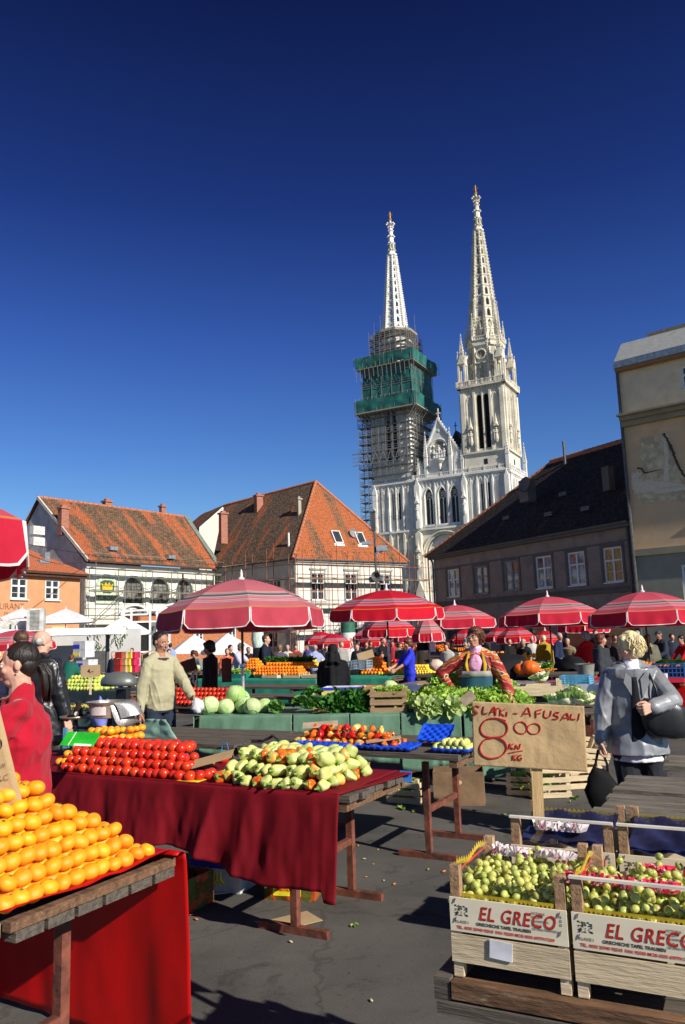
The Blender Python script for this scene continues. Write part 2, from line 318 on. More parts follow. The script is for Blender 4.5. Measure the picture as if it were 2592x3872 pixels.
# local: x along right face 0..10.7, y inward (left face runs along +y direction roughly)
LF=Vector((-7.1,6,0)); Minv=Matrix.Rotation(-rz,3,'Z'); lf=(Minv@LF).normalized()   # direction of left face in local frame
def LM():   # matrix mapping x(along left face from far end to corner)
    ex=-lf; ey=Vector((-ex.y,ex.x,0)); m=Matrix((ex,ey,Vector((0,0,1)))).transposed().to_4x4(); m.translation=Vector((0,0,0)); return m
ML=LM(); lw=9.4
wmb=MB(); W=10.7
wo=[(1.5,2.7,4.45,6.55),(4.75,5.95,4.45,6.55),(8.2,9.4,4.45,6.55),(1.5,2.7,1.0,2.9),(4.75,5.95,1.0,2.9),(8.2,9.4,1.0,2.9)]
wall(wmb,0,W,-.5,7.4,wo)
wl=[(-8.2,-7.2,4.4,6.2),(-5.4,-4.4,4.4,6.2),(-2.6,-1.6,4.4,6.2),(-6.5,-5.1,0,2.9),(-3.2,-2.1,.9,2.7)]
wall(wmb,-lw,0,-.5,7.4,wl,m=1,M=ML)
bk=ML@Vector((-lw,8.0,0)); 
wmb.box(-.05,W,-.06,-.003,5.3,5.42,2) if False else None
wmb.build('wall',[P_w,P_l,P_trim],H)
fb=MB(); fb.box(.0,W,.25,.3,-.5,7.4)
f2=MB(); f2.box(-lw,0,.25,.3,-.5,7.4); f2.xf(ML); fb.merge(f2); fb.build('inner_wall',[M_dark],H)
for q in wo: window(H,*q,y=.08,hood=q[2]>4,pm=P_trim)
for q in wl: window(H,*q,y=.08,M=ML)
co_=MB(); co_.box(-.25,W+.25,-.3,-.003,7.38,7.6); co_.box(-.1,W+.1,-.16,-.004,7.2,7.379)
c2=MB(); c2.box(-lw,.28,-.3,-.003,7.38,7.6); c2.box(-lw,.15,-.16,-.004,7.2,7.379); c2.xf(ML); co_.merge(c2); co_.build('cornice',[P_trim],H)
gt=MB(); gt.box(-.35,W+.4,-.44,-.305,7.5,7.6); g2=MB(); g2.box(-lw,.4,-.44,-.305,7.5,7.6); g2.xf(ML); gt.merge(g2)
gt.tube([(-.2,-.38,7.5),(-.2,-.1,7.1),(-.2,-.1,0)],.06); gt.build('gutter',[M_gut],H)
def toloc(h,p): return h.matrix_world.inverted()@Vector(p)
bpy.context.view_layer.update()
apx=toloc(H,(-2.2,65.7,14.75)); rl=toloc(H,(-11.03,72.0,14.0))
cA=ML@Vector((.3,-.42,7.6)); cB=Vector((W+.5,-.42,7.6)); cL=ML@Vector((-lw,-.42,7.6)); cA=Vector((-.42,-.42,7.6))
bR=Vector((W+.5,9,7.6)); bL=cL+ML.to_3x3()@Vector((0,9,0)); 
rf=MB(); roof_plane(rf,cL,cA,apx,rl,0); roof_plane(rf,cA,cB,apx,apx,1); roof_plane(rf,cB,bR,apx,apx,1); roof_plane(rf,bR,bL,rl,apx,0)
rf.build('roof',[T_mix,T_hip],H)
ridge_caps(H,cA,apx,MATS.setdefault('ridge',mat('ridge_clay',(.42,.16,.08),var=.4,scale=9,bump=.5)));ridge_caps(H,apx,cB,MATS['ridge']);ridge_caps(H,rl,apx,MATS['ridge'])
# roof windows, vent, dish
def on_roof(u,v,a,b,top): return a.lerp(b,u).lerp(top,v)
for u,v in ((.42,.27),(.70,.27)):
    p=on_roof(u,v,cA,cB,apx); n=(cB-cA).cross(apx-cA).normalized(); n=-n if n.z<0 else n
    ex=(cB-cA).normalized(); ey=n.cross(ex); mm=Matrix((ex,ey,n)).transposed().to_4x4(); mm.translation=p
    s=MB(); s.box(-.42,.42,-.62,-.54,0,.16);s.box(-.42,.42,.54,.62,0,.16);s.box(-.42,-.34,-.54,.54,0,.159);s.box(.34,.42,-.54,.54,0,.159); s.box(-.5,.5,-.85,-.62,0,.04); s.xf(mm)
    w_=s.build('roof_window',[M_white_paint],H); s=MB(); s.box(-.34,.34,-.54,.54,.04,.1); s.xf(mm); s.build('pane',[M_glass],w_)
def chim_world(px,py,pyb,Y,w,m,par,nm='chimney'):
    a=toloc(par,gy(px,pyb,Y)); b=toloc(par,gy(px,py,Y)); c=MB(); c.box(a.x-w/2,a.x+w/2,a.y-w*.4,a.y+w*.4,a.z-1,b.z); c.box(a.x-w/2-.09,a.x+w/2+.09,a.y-w*.4-.09,a.y+w*.4+.09,b.z,b.z+.13); c.box(a.x-w*.3,a.x+w*.3,a.y-w*.25,a.y+w*.25,b.z+.13,b.z+.3)
    return c.build(nm,[m],par)
chim_world(980,1878,1975,68,.62,M_brick,H); chim_world(845,1945,2012,66,.6,M_brick,H)
chim_world(1133,1890,1960,63.5,.28,plaster('chimney_render',(.36,.33,.25)),H)
v=MB(); p=toloc(H,gy(1093,2060,61)); v.tube([p-Vector((0,0,.3)),p+Vector((0,0,.95))],.08); v.build('vent_pipe',[M_white_paint],H)
d=MB(); p=toloc(H,gy(1333,2035,64.5)); d.tube([p-Vector((0,0,.9)),p+Vector((0,0,.5))],.03); d.lathe([(.02,0),(.3,.06),(.42,.16),(.43,.16),(.31,.04),(.02,-.03)],16,M=Matrix.Translation(p+Vector((.0,-.1,.35)))@Matrix.Rotation(R(70),4,'X')); d.build('satellite_dish',[mat('dish_grey',(.25,.22,.22))],H)
# snow guards
sg=MB(); 
for i in range(18): 
    q=on_roof(i/18+.03,.09,cA,cB,apx); sg.box(q.x-.05,q.x+.05,q.y-.03,q.y+.03,q.z,q.z+.09)
sg.build('snow_guards',[M_gut],H)
# ---------------------------------------------------------------- left long house with arches
O,rz=frame((-18.5,55.7),(7.6,10.3)); W=12.6
H=empty('arched_window_house',O,rz,label='cream house with arched windows and long striped orange roof behind scaffold poles',cat='house'); bpy.context.view_layer.update()
P_c=plaster('render_cream',(.72,.71,.58)); P_g=plaster('render_bare_grey',(.58,.55,.51),c3=(.44,.41,.37),c3s=1.,c3t=(.5,.6))
wmb=MB(); ar=[(.85,2.75),(3.3,5.15),(5.85,7.7),(8.4,10.2)]
op=[(a,b,4.55,5.6) for a,b in ar]; 
# arches: rectangular hole to the crown, spandrels filled
op=[(a,b,4.55,6.5) for a,b in ar]+[(6.2,7.6,.2,2.7),(8.6,9.6,.8,2.6),(10.4,11.4,.8,2.6)]
wall(wmb,0,W,-.5,7.4,op,dep=.3)
for a,b in ar:
    cx=(a+b)/2;r=(b-a)/2;zc=5.55
    for sgn in(-1,1):
        pts=[(cx+sgn*r,6.5),(cx,6.5)]+[(cx+sgn*r*math.sin(t),zc+.95*math.cos(t)) for t in [PI/2*i/8 for i in range(9)]]
        wmb.prism(pts if sgn>0 else pts[::-1],.003,.2)
    for k in range(9):
        t0=PI*k/9;t1=PI*(k+1)/9
        wmb.prism([(cx+math.cos(t0)*(r+.02),zc+math.sin(t0)*.97),(cx+math.cos(t0)*(r+.18),zc+math.sin(t0)*1.14),(cx+math.cos(t1)*(r+.18),zc+math.sin(t1)*1.14),(cx+math.cos(t1)*(r+.02),zc+math.sin(t1)*.97)],-.06,-.003,1)
    wmb.box(a-.14,a+.0,-.08,-.003,5.3,5.5,1);wmb.box(b+.0,b+.14,-.08,-.003,5.3,5.5,1)
for x in (.0,2.85,5.3,7.8,10.3,12.3): wmb.box(x+.06,x+.36,-.07,-.003,4.4,5.3,1)
wmb.box(0,W,-.1,-.003,4.15,4.35,1); wmb.box(0,W,-.14,-.003,7.05,7.35,1)
wmb.build('wall',[P_c,plaster('trim_white',(.78,.77,.70))],H)
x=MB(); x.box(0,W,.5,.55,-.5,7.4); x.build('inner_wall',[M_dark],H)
for i,(a,b) in enumerate(ar):
    if i: 
        f=MB(); 
        for k in range(5): xx=a+(b-a)*k/4; f.box(xx-.025,xx+.025,.12,.17,4.55,6.4)
        for z in(5.0,5.45,5.9): f.box(a,b,.125,.165,z-.02,z+.02)
        w_=f.build('window',[mat('dark_frame',(.16,.15,.13))],H); f=MB(); f.box(a,b,.19,.2,4.55,6.45); f.build('pane',[mat('curtained_glass',(.10,.105,.10),rough=.12,var=.9,scale=1.6,c2=(.30,.31,.28),spec=.8)],w_)
# side gable
gbl=MB(); gbl.poly([(0,0,-.5),(0,0,7.4),(0,6,12.6),(0,11,7.4),(0,11,-.5)][::-1]); gbl.build('gable_wall',[P_g],H)
rA=Vector((-.15,-.5,7.55)); rB=Vector((12.75,-.5,7.55)); tA=toloc(H,(-23.4,59.2,12.95)); tB=toloc(H,(-13.16,69.3,12.45)); tB.x=12.75; tA.x=-.15
rf=MB(); roof_plane(rf,rA,rB,tB,tA,0,30,12,.09); roof_plane(rf,Vector((12.75,11.4,7.5)),Vector((-.15,11.4,7.5)),tA,tB,0); rf.build('roof',[T_or],H); ridge_caps(H,tA,tB,MATS['ridge'])
vb=MB(); vb.bar(rA+Vector((-.03,0,-.02)),tA+Vector((-.03,0,-.02)),.12,.22); vb.build('verge_board',[P_g],H)
vf=MB(); vf.bar(rB+Vector((.12,0,.08)),tB+Vector((.12,0,.08)),.5,.12); vf.bar(rB+Vector((.1,0,.0)),rB+Vector((.1,.3,-1.6)),.3,.2); vf.build('valley_flashing',[mat('verdigris_sheet',(.17,.21,.18),rough=.5)],H)
gt=MB(); gt.box(-.1,W,-.66,-.52,7.42,7.55); gt.box(9.05,9.15,-.12,-.02,.2,7.4); gt.build('gutter',[M_gut2],H)
chim_world(240,1925,1975,57.5,.62,M_brick,H); chim_world(405,1900,1945,63.5,.6,M_brick,H); chim_world(615,1918,1938,69,.45,M_brick,H)
for u,v in((.22,.2),(.62,.13)):
    p=rA.lerp(rB,u).lerp(tA.lerp(tB,u),v); s=MB(); s.box(p.x-.35,p.x+.35,p.y-.4,p.y+.4,p.z-.1,p.z+.18); w_=s.build('skylight',[M_gutl],H); s=MB(); s.quad((p.x-.28,p.y-.3,p.z+.19),(p.x+.28,p.y-.3,p.z+.19),(p.x+.28,p.y+.3,p.z+.2),(p.x-.28,p.y+.3,p.z+.2)); s.build('pane',[M_glass],w_)
sg=MB()
for i in range(40): q=rA.lerp(rB,i/40).lerp(tA.lerp(tB,i/40),.06); sg.box(q.x-.04,q.x+.04,q.y-.03,q.y+.03,q.z,q.z+.09)
sg.build('snow_guards',[M_gut],H)
# beer sign in the first arch: a real wall sign with its crown and lettering
S=empty('beer_sign',O,rz,label='pale arched beer sign with a yellow crown on the cream house',cat='sign')
s=MB(); cx=1.75; s.prism([(cx-.95,4.5)]+[(cx-.95*math.cos(t),5.55+1.05*math.sin(t)) for t in [PI*i/14 for i in range(15)]]+[(cx+.95,4.5)],-.17,-.1); s.build('board',[mat('sign_pale_green',(.50,.56,.42),rough=.5)],S)
s=MB(); s.prism([(cx-.42,5.5),(cx-.52,5.98),(cx-.28,5.8),(cx-.15,6.05),(cx,5.82),(cx+.15,6.05),(cx+.28,5.8),(cx+.52,5.98),(cx+.42,5.5)],-.2,-.172); s.build('crown',[mat('crown_yellow',(.8,.45,.03))],S)
s=MB(); s.prism([(cx-.6,5.45),(cx-.6,6.05),(cx-.3,6.2),(cx+.3,6.2),(cx+.6,6.05),(cx+.6,5.45),(cx+.3,5.25),(cx-.3,5.25)],-.186,-.171); s.build('shield',[mat('sign_dark_green',(.04,.10,.05))],S)
text('lettering','TUBORG',MATS['sign_dark_green'],S,(cx,-.175,4.75),(R(90),0,0),.42,align='CENTER',off=.008)
# dark sign board lettering lower: none readable
# small gable seen between the two roofs
B=empty('rear_gable_house',(-14.5,78,0),R(30),label='small whitewashed gable end behind the two tiled roofs',cat='house')
s=MB(); s.poly([(0,0,-.5),(5.2,0,-.5),(5.2,0,12.9),(2.6,0,15.2),(0,0,12.9)]); s.box(0,5.2,.003,6,-.5,12.9); s.build('wall',[plaster('render_warm_white',(.66,.62,.52))],B)
rf=MB(); roof_plane(rf,(5.5,-.3,12.7),(5.5,7,12.7),(2.6,7,15.3),(2.6,-.3,15.3),0); roof_plane(rf,(-.3,7,12.7),(-.3,-.3,12.7),(2.6,-.3,15.3),(2.6,7,15.3),0); rf.build('roof',[T_or],B)
# ---------------------------------------------------------------- orange restaurant
O,rz=frame((-18.3,54),(3.1,5.7)); 
H=empty('orange_house',O,rz,label='orange rendered restaurant with white casement windows at the left edge',cat='house'); bpy.context.view_layer.update()
P_o=plaster('render_orange',(.62,.29,.145)); wmb=MB()
op=[(-5.6,-4.35,4.6,5.95),(-2.95,-1.75,4.6,5.95),(-9.0,-7.8,4.6,5.95),(-4.4,-3.7,1.4,2.6),(-2.1,-1.3,1.4,2.6),(-7.2,-6.4,1.4,2.6)]
wall(wmb,-12,0,-.5,6.2,op); wall(wmb,0,7,-.5,6.2,[],M=Matrix.Rotation(R(90),4,'Z')); wmb.build('wall',[P_o],H)
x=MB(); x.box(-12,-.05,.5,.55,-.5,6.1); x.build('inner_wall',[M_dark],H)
for q in op[:3]: window(H,*q,y=.03,fr=.11)
for q in op[3:]:
    w_=window(H,*q,y=.05,fr=.06); t=MB(); a,b,c,d_=q; t.box(a-.22,a-.02,-.05,-.003,c-.3,d_+.25); t.box(b+.02,b+.22,-.05,-.003,c-.3,d_+.25); t.box(a-.02,b+.02,-.05,-.003,d_+.02,d_+.25); t.build('surround',[plaster('surround_cream',(.72,.60,.30))],w_)
s=MB(); s.box(-12,.3,-.35,-.003,6.1,6.4); s.box(-12,.35,-.48,-.355,6.28,6.42); s.build('cornice',[M_gut2],H)
rf=MB(); roof_plane(rf,(-12,-.5,6.42),(.45,-.5,6.42),(-3.6,4,9.1),(-12,4,9.1),0); roof_plane(rf,(.45,-.5,6.42),(.45,7.5,6.42),(-3.6,4,9.1),(-3.6,4,9.1),0); roof_plane(rf,(.45,8,6.42),(-12,8,6.42),(-12,4,9.1),(-3.6,4,9.1),0)
rf.build('roof',[tilemat('roof_tiles_new',(.47,.15,.07),(.40,.12,.055),(.2,.07,.04),stripe=.85)],H)
text('lettering','RESTAURANT',mat('brown_letters',(.22,.09,.05)),H,(-4.55,-.012,3.95),(R(90),0,0),.55,align='RIGHT')
text('lettering','DRAC-TRG',MATS['brown_letters'],H,(-4.75,-.012,3.6),(R(90),0,0),.26,align='RIGHT')
s=MB(); s.box(-2.0,-1.6,1.2,1.6,7.2,7.9); s.box(-2.9,-2.1,.6,1.4,7.1,7.3); s.build('roof_hatch',[M_gutl],H)
# lantern and air units on the grey gable
A=[gy(142,2006,55.5),gy(142,2048,55.5)]
for k,p in enumerate(A):
    s=MB(); s.box(-.5,.5,-.2,.2,-.3,.3); s.lathe([(.24,0),(.24,.02),(.2,.02)],16,M=Matrix.Translation((0,-.2,0))@Matrix.Rotation(R(90),4,'X'))
    s.build('air_conditioner',[mat('aircon_grey',(.6,.6,.58))],loc=p,rot=rz,label='%s air conditioning unit on the bare grey gable wall'%('upper' if k==0 else 'lower'),cat='air conditioner')
# ---------------------------------------------------------------- dark building on the right
E1=Vector((9.2,-16.8,0)).normalized(); O,rz=frame((6.88,59.88),E1); W=19.2
H=empty('shaded_long_house',O,rz,label='long grey-brown house with hipped roof lying in shade, tiles tinted dark for it, right of the cathedral',cat='house'); bpy.context.view_layer.update()
# local x along facade far->near, y: to the right of E1?  rotate so +y = inward
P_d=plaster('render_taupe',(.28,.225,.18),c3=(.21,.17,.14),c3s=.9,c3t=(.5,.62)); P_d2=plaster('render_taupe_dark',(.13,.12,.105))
def lx(px,py,Y=None):
    tx=ray(px,py); tx=tx/tx.y; s=(6.88-tx.x*59.88)/(tx.x*E1.y-E1.x); Yy=59.88+s*E1.y; return s,EYE+tx.z*Yy
wpx=[(1694,1738,2152,2257),(1797,1845,2140,2245),(1908,1963,2120,2232),(2028,2088,2102,2224),(2150,2214,2086,2213),(2284,2355,2068,2201)]
wop=[]
for a,b,c,d in wpx:
    x0,_=lx(a,(c+d)/2); x1,_=lx(b,(c+d)/2); _,z1=lx((a+b)/2,c); _,z0=lx((a+b)/2,d); wop.append((x0,x1,z0,z1))
sh=[(1.2+i*3.0,3.2+i*3.0,-.2,2.5) for i in range(6)]
wmb=MB(); wall(wmb,0,W,-.5,7.2,wop+sh,dep=.25)
wmb.box(0,W,-.12,-.003,3.55,3.8,1); wmb.box(0,W,-.2,-.003,3.8,3.9,1); wmb.box(0,W,-.05,-.003,6.35,6.45,1)
for q in wop: wmb.box(q[0]-.2,q[0]-.03,-.04,-.003,q[2]-.1,q[3]+.2,1); wmb.box(q[1]+.03,q[1]+.2,-.04,-.003,q[2]-.1,q[3]+.2,1); wmb.box(q[0]-.03,q[1]+.03,-.04,-.003,q[3]+.03,q[3]+.2,1)
wall(wmb,0,10,-.5,7.2,[],M=Matrix.Rotation(R(90),4,'Z')@Matrix.Scale(-1,4,(0,1,0)))
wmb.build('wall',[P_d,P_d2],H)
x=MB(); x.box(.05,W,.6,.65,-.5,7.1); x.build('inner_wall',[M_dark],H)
refl=mat('painted_reflection_glass',(.16,.15,.13),rough=.08,var=.9,scale=1.1,c2=(.45,.47,.48),c3=(.42,.17,.08),c3s=.9,c3t=(.55,.6),spec=.8)  # pale and rust blotches paint reflections into the glass colour
for i,q in enumerate(wop):
    window(H,*q,y=.05,fr=.1,glass=(mat('curtain_ochre',(.50,.30,.08),rough=.6) if i==5 else refl),mf=(M_white_paint if i in(0,3,4,5) else mat('window_grey_paint',(.26,.26,.25))))
for q in sh:
    f=MB(); f.box(q[0],q[1],.1,.16,q[3]-.4,q[3]); f.box(q[0],q[0]+.08,.1,.16,q[2],q[3]-.4); f.box(q[1]-.08,q[1],.1,.16,q[2],q[3]-.4); w_=f.build('shop_front',[P_d2],H); f=MB(); f.box(q[0]+.08,q[1]-.08,.13,.14,q[2],q[3]-.4); f.build('pane',[M_glass],w_)
s=MB(); s.box(-.3,W,-.35,-.003,7.15,7.4); s.box(-.4,W,-.5,-.355,7.32,7.45); s.tube([(.1,-.4,7.3),(-.0,-.1,6.9),(-.0,-.1,0)],.07); s.build('cornice',[P_d2],H)
s=MB(); s.tube([(W-.3,-.15,7.3),(W-.3,-.15,0)],.09); s.build('downpipe',[M_gut],H)
rA=Vector((-.5,-.55,7.45)); rB=Vector((W+.1,-.55,7.45)); hw=5.2
def ridge_pt(px,py):   # point on the ridge plane y=hw
    o=toloc(H,(0,0,EYE)); d=H.matrix_world.inverted().to_3x3()@ray(px,py); return o+d*((hw-o.y)/d.y)
r1=ridge_pt(2085,1748); r2=ridge_pt(2377,1690); rz_=r1.z; 
rr=Vector((W+.1,hw,rz_)); r1=Vector((r1.x,hw,rz_))
rf=MB(); roof_plane(rf,rA,rB,rr,r1,0,30,12); roof_plane(rf,Vector((-.5,2*hw+.5,7.45)),rA,r1,r1,0); roof_plane(rf,Vector((W+.1,2*hw+.5,7.45)),Vector((-.5,2*hw+.5,7.45)),r1,rr,0)
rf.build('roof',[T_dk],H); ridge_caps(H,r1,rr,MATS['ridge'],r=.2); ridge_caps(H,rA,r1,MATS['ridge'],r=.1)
s=MB(); p=ridge_pt(2158,1760); s.tube([p-Vector((0,.5,1.5)),p+Vector((0,-.5,1.7))],.09); s.build('flue_pipe',[M_gut],H)
c=MB(); p=toloc(H,gy(1995,1860,52)); c.box(p.x-.42,p.x+.42,p.y-.35,p.y+.35,p.z-.7,p.z+.8); c.lathe([(.02,0),(.4,.05),(.55,.2),(.5,.06),(.02,-.02)],16,M=Matrix.Translation(p+Vector((.6,-.6,.3)))@Matrix.Rotation(R(75),4,'X')); c.build('chimney',[plaster('chimney_grey',(.16,.15,.14))],H)
p=toloc(H,gy(2300,1800,46)); c=MB(); c.box(p.x-.26,p.x+.26,p.y-.25,p.y+.25,p.z-.9,p.z+.55); c.build('chimney',[P_d2],H)
for px,py in((2085,1946),(2225,1925),(1925,1960),(2140,1870)):
    o=toloc(H,(0,0,EYE)); dd=H.matrix_world.inverted().to_3x3()@ray(px,py); n=(rB-rA).cross(r1-rA); t=(rA-o).dot(n)/dd.dot(n); p=o+dd*t
    s=MB(); s.box(p.x-.35,p.x+.35,p.y-.3,p.y+.35,p.z-.1,p.z+.14); w_=s.build('skylight',[M_gut],H); s=MB(); s.box(p.x-.3,p.x+.3,p.y-.25,p.y+.25,p.z+.141,p.z+.16); s.build('pane',[M_glass],w_)
# ---------------------------------------------------------------- tall corner building on the right
ta=ray(2400,2080);ta=ta/ta.y; tb=ray(2592,2062);tb=tb/tb.y
Ya=42.2; Yb=Ya*ta.z/tb.z; Pa=Vector((ta.x*Ya,Ya,0)); Pb=Vector((tb.x*Yb,Yb,0)); e1=(Pb-Pa).normalized()
O,rz=frame(Pa,e1); H=empty('tall_corner_house',O,rz,label='tall ochre house with cracked peeling plaster and grey mansard roof at the right edge',cat='house'); bpy.context.view_layer.update()
def lz(px,py):
    o=toloc(H,(0,0,EYE)); d=H.matrix_world.inverted().to_3x3()@ray(px,py); return o+d*(-o.y/d.y)
z1=lz(2400,2080).z; z2=lz(2355,1585).z; z3=lz(2345,1400).z; z4=lz(2480,1235).z; W=15
xw=lz(2590,1500).x
P_y=plaster('render_ochre',(.70,.48,.26),c3=(.62,.46,.27),c3s=.35,c3t=(.45,.6)); P_gr=plaster('render_grey_green',(.27,.27,.21)); P_b=plaster('render_beige',(.72,.60,.40))
wmb=MB(); xo=lz(2582,2200).x; x5=lz(2580,1650).x
ops=[(xo+.0,xo+1.4,1.0,z1-1.),(xo+3.5,xo+4.9,1.0,z1-1.)]; wall(wmb,0,W,-.5,z1-.35,ops,m=0)
ops2=[(x5+.3,x5+1.8,z1+1.3,z2-1.4),(x5+4,x5+5.5,z1+1.3,z2-1.4)]; wall(wmb,0,W,z1+.0,z2-.3,ops2,m=1); ops3=[(x5+.25,x5+1.4,z2+.9,z3-.6),(x5+4,x5+5.3,z2+.9,z3-.6)]; wall(wmb,0,W,z2,z3,ops3,m=2)
wmb.box(0,W,-.18,.2,z1-.35,z1,3); wmb.box(0,W,-.55,.2,z2-.22,z2,3); wmb.box(-.05,W,-.85,.2,z2-.0,z2+.1,3); wmb.box(0,W,-.3,.2,z2-.5,z2-.22,3)
wall(wmb,0,26,-.5,z3,[],m=2,M=Matrix.Rotation(R(90),4,'Z')@Matrix.Scale(-1,4,(0,1,0))); wmb.build('wall',[P_gr,P_y,P_b,plaster('cornice_drab',(.30,.27,.18))],H)
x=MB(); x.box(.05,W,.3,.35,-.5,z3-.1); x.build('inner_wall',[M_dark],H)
for q in ops+ops2+ops3: window(H,*q,y=.05,fr=.12)
s=MB(); s.box(-.05,W,-.45,-.003,z3-.15,z3); s.build('eave_board',[plaster('eave_brown',(.30,.18,.09))],H)
s=MB(); s.box(-.06,W,-.55,-.02,z3+.003,z3+.38); s.box(-.06,-.02,-.02,20,z3+.003,z3+.38); s.build('gutter',[M_gutl],H)
slate=mat('slate_grey',(.34,.35,.34),rough=.7,var=.12,scale=3,bump=.8,bscale=9,stretch=(1,1,4))
kx=lz(2360,1335); rf=MB(); zt=z4
t1=Vector((1.7,1.9,zt)); t0=Vector((.2,.3,z3+1.6)); b0=Vector((-.05,-.45,z3+.39))
rf.quad(b0,(W,-.45,z3+.42),(W,.3,z3+1.6),t0); rf.quad(t0,(W,.3,z3+1.6),(W,1.9,zt),t1); rf.quad((-.3,20,z3+.42),b0,t0,(.2,20,z3+1.6)); rf.quad((.2,20,z3+1.6),t0,t1,(1.7,20,zt))
rf.quad(t1,(W,1.9,zt),(W,20,zt),(1.7,20,zt)); rf.build('roof',[slate],H)
s=MB(); s.box(1.3,W,1.5,1.9,zt-.05,zt+.3); s.build('ridge_capping',[mat('capping_brown',(.22,.19,.12))],H)
p=lz(2575,1310); s=MB(); s.box(p.x-.9,p.x+1.2,.45,1.35,p.z-.55,p.z+.35); w_=s.build('skylight',[M_gutl],H); s=MB(); s.box(p.x-.8,p.x+1.1,.40,.445,p.z-.45,p.z+.25); s.build('pane',[mat('skylight_glass',(.12,.19,.22),rough=.1)],w_)
s=MB(); s.tube([(-.02,-.14,z3-.1),(-.02,-.14,0)],.09); s.build('downpipe',[M_gut],H)
# fallen plaster: exposed rough render standing proud of nothing, built as shallow patches with a crack
def patch(pts,m,y0,nm):
    q=[lz(*p) for p in pts]; c=MB()
    poly=[]
    for i in range(len(q)):
        a=q[i];b=q[(i+1)%len(q)]
        for k in range(7):
            t=a.lerp(b,k/7); poly.append((t.x+rnd.uniform(-.07,.07),t.z+rnd.uniform(-.07,.07)))
    c.prism(poly,y0,-.004); c.build(nm,[m],H)
Pr=mat('bare_render',(.62,.53,.33),rough=.95,var=.22,scale=2.5,bump=1.,bscale=5,c3=(.48,.39,.24),c3s=1.6,c3t=(.5,.56)); Pr2=mat('cement_repair',(.70,.62,.43),rough=.9,var=.08,bump=.4,bscale=5)
patch([(2425,1655),(2515,1642),(2560,1740),(2592,1800),(2650,1840),(2650,1900),(2430,1895),(2410,1860),(2412,1790),(2432,1770)],Pr,-.02,'bare_plaster_patch')
patch([(2388,1790),(2415,1782),(2420,1820),(2650,1830),(2650,1850),(2560,1858),(2400,1868),(2392,1840)],Pr2,-.03,'cement_band')
patch([(2400,1870),(2520,1855),(2528,1880),(2505,1900),(2430,1905)],Pr,-.025,'bare_plaster_patch')
patch([(2512,1640),(2530,1640),(2532,1820),(2515,1822)],Pr2,-.028,'cement_strip')
cr=MB(); zz=[(2510,1640),(2524,1660),(2532,1680),(2545,1708),(2553,1735),(2568,1760),(2582,1790),(2600,1810)]; pts=[]
for a,b in zip(zz,zz[1:]):
    for k in range(4): pts.append(lz(a[0]+(b[0]-a[0])*k/4+rnd.uniform(-2.5,2.5),a[1]+(b[1]-a[1])*k/4)+Vector((0,-.032,0)))
cr.tube(pts,[.05+.04*rnd.random() for _ in pts],5); 
zz=[(2412,1770),(2428,1772),(2438,1788),(2455,1786),(2500,1775)]; pts=[lz(*p)+Vector((0,-.032,0)) for p in zz]; cr.tube(pts,[.05,.04,.05,.03,.015],5)
cr.build('plaster_crack',[mat('crack_shadow',(.07,.055,.04))],H)
# ================================================================ cathedral
S_w=mat('limestone_white',(.70,.69,.64),rough=.9,var=.12,scale=.35,bump=.6,bscale=3,c3=(.50,.47,.38),c3s=.8,c3t=(.56,.72))
S_y=mat('limestone_weathered',(.66,.62,.51),rough=.9,var=.2,scale=.4,bump=.6,bscale=3,c3=(.34,.30,.21),c3s=.8,c3t=(.55,.7))
S_g=mat('limestone_shade_tone',(.33,.31,.25),rough=.95,var=.3,scale=.5,bump=.6,bscale=3)  # dark tone painting shade of niche, lancets and slits; clock faces use it too
S_gold=mat('gilding',(.85,.50,.08),rough=.3,metal=.8,var=.1); 
S_net=mat('scaffold_net',(.020,.135,.115),rough=.7,var=.35,scale=.5,bump=.5,bscale=2,stretch=(1,1,.3),c3=(.012,.075,.07),c3s=.35,c3t=(.5,.62))
S_steel=mat('scaffold_steel',(.33,.32,.30),rough=.5,metal=.5,var=.2); S_plank=mat('scaffold_planks',(.30,.27,.21),rough=.9)
H=empty('cathedral',(22,172.8,0),AL,label='white gothic cathedral with two tall openwork spires rising over the market',cat='cathedral')
def lancet(cx,w,z0,z1,n=6):   # pointed arch polygon
    r=w/2; h=r*1.5; zc=z1-h
    pts=[(cx-r,z0),(cx-r,zc)]
    for i in range(1,n): t=i/n; pts.append((cx-r*math.cos(t*PI/2)**.9,zc+h*math.sin(t*PI/2)**1.1))
    pts.append((cx,z1)); q=[(2*cx-x,z) for x,z in pts[:-1]][::-1]
    return pts+q
def archfill(mb,cx,w,z0,z1,y0,y1,m=0,n=6):   # corner spandrels over a rectangular hole of width w up to z1
    L_=lancet(cx,w,z0,z1,n); k=len(L_)//2; left=L_[1:k+1]
    mb.prism([(cx-w/2,z1)]+left[::1],y0,y1,m) ; mb.prism(([(cx+w/2,z1)]+[(2*cx-x,z) for x,z in left])[::-1],y0,y1,m)
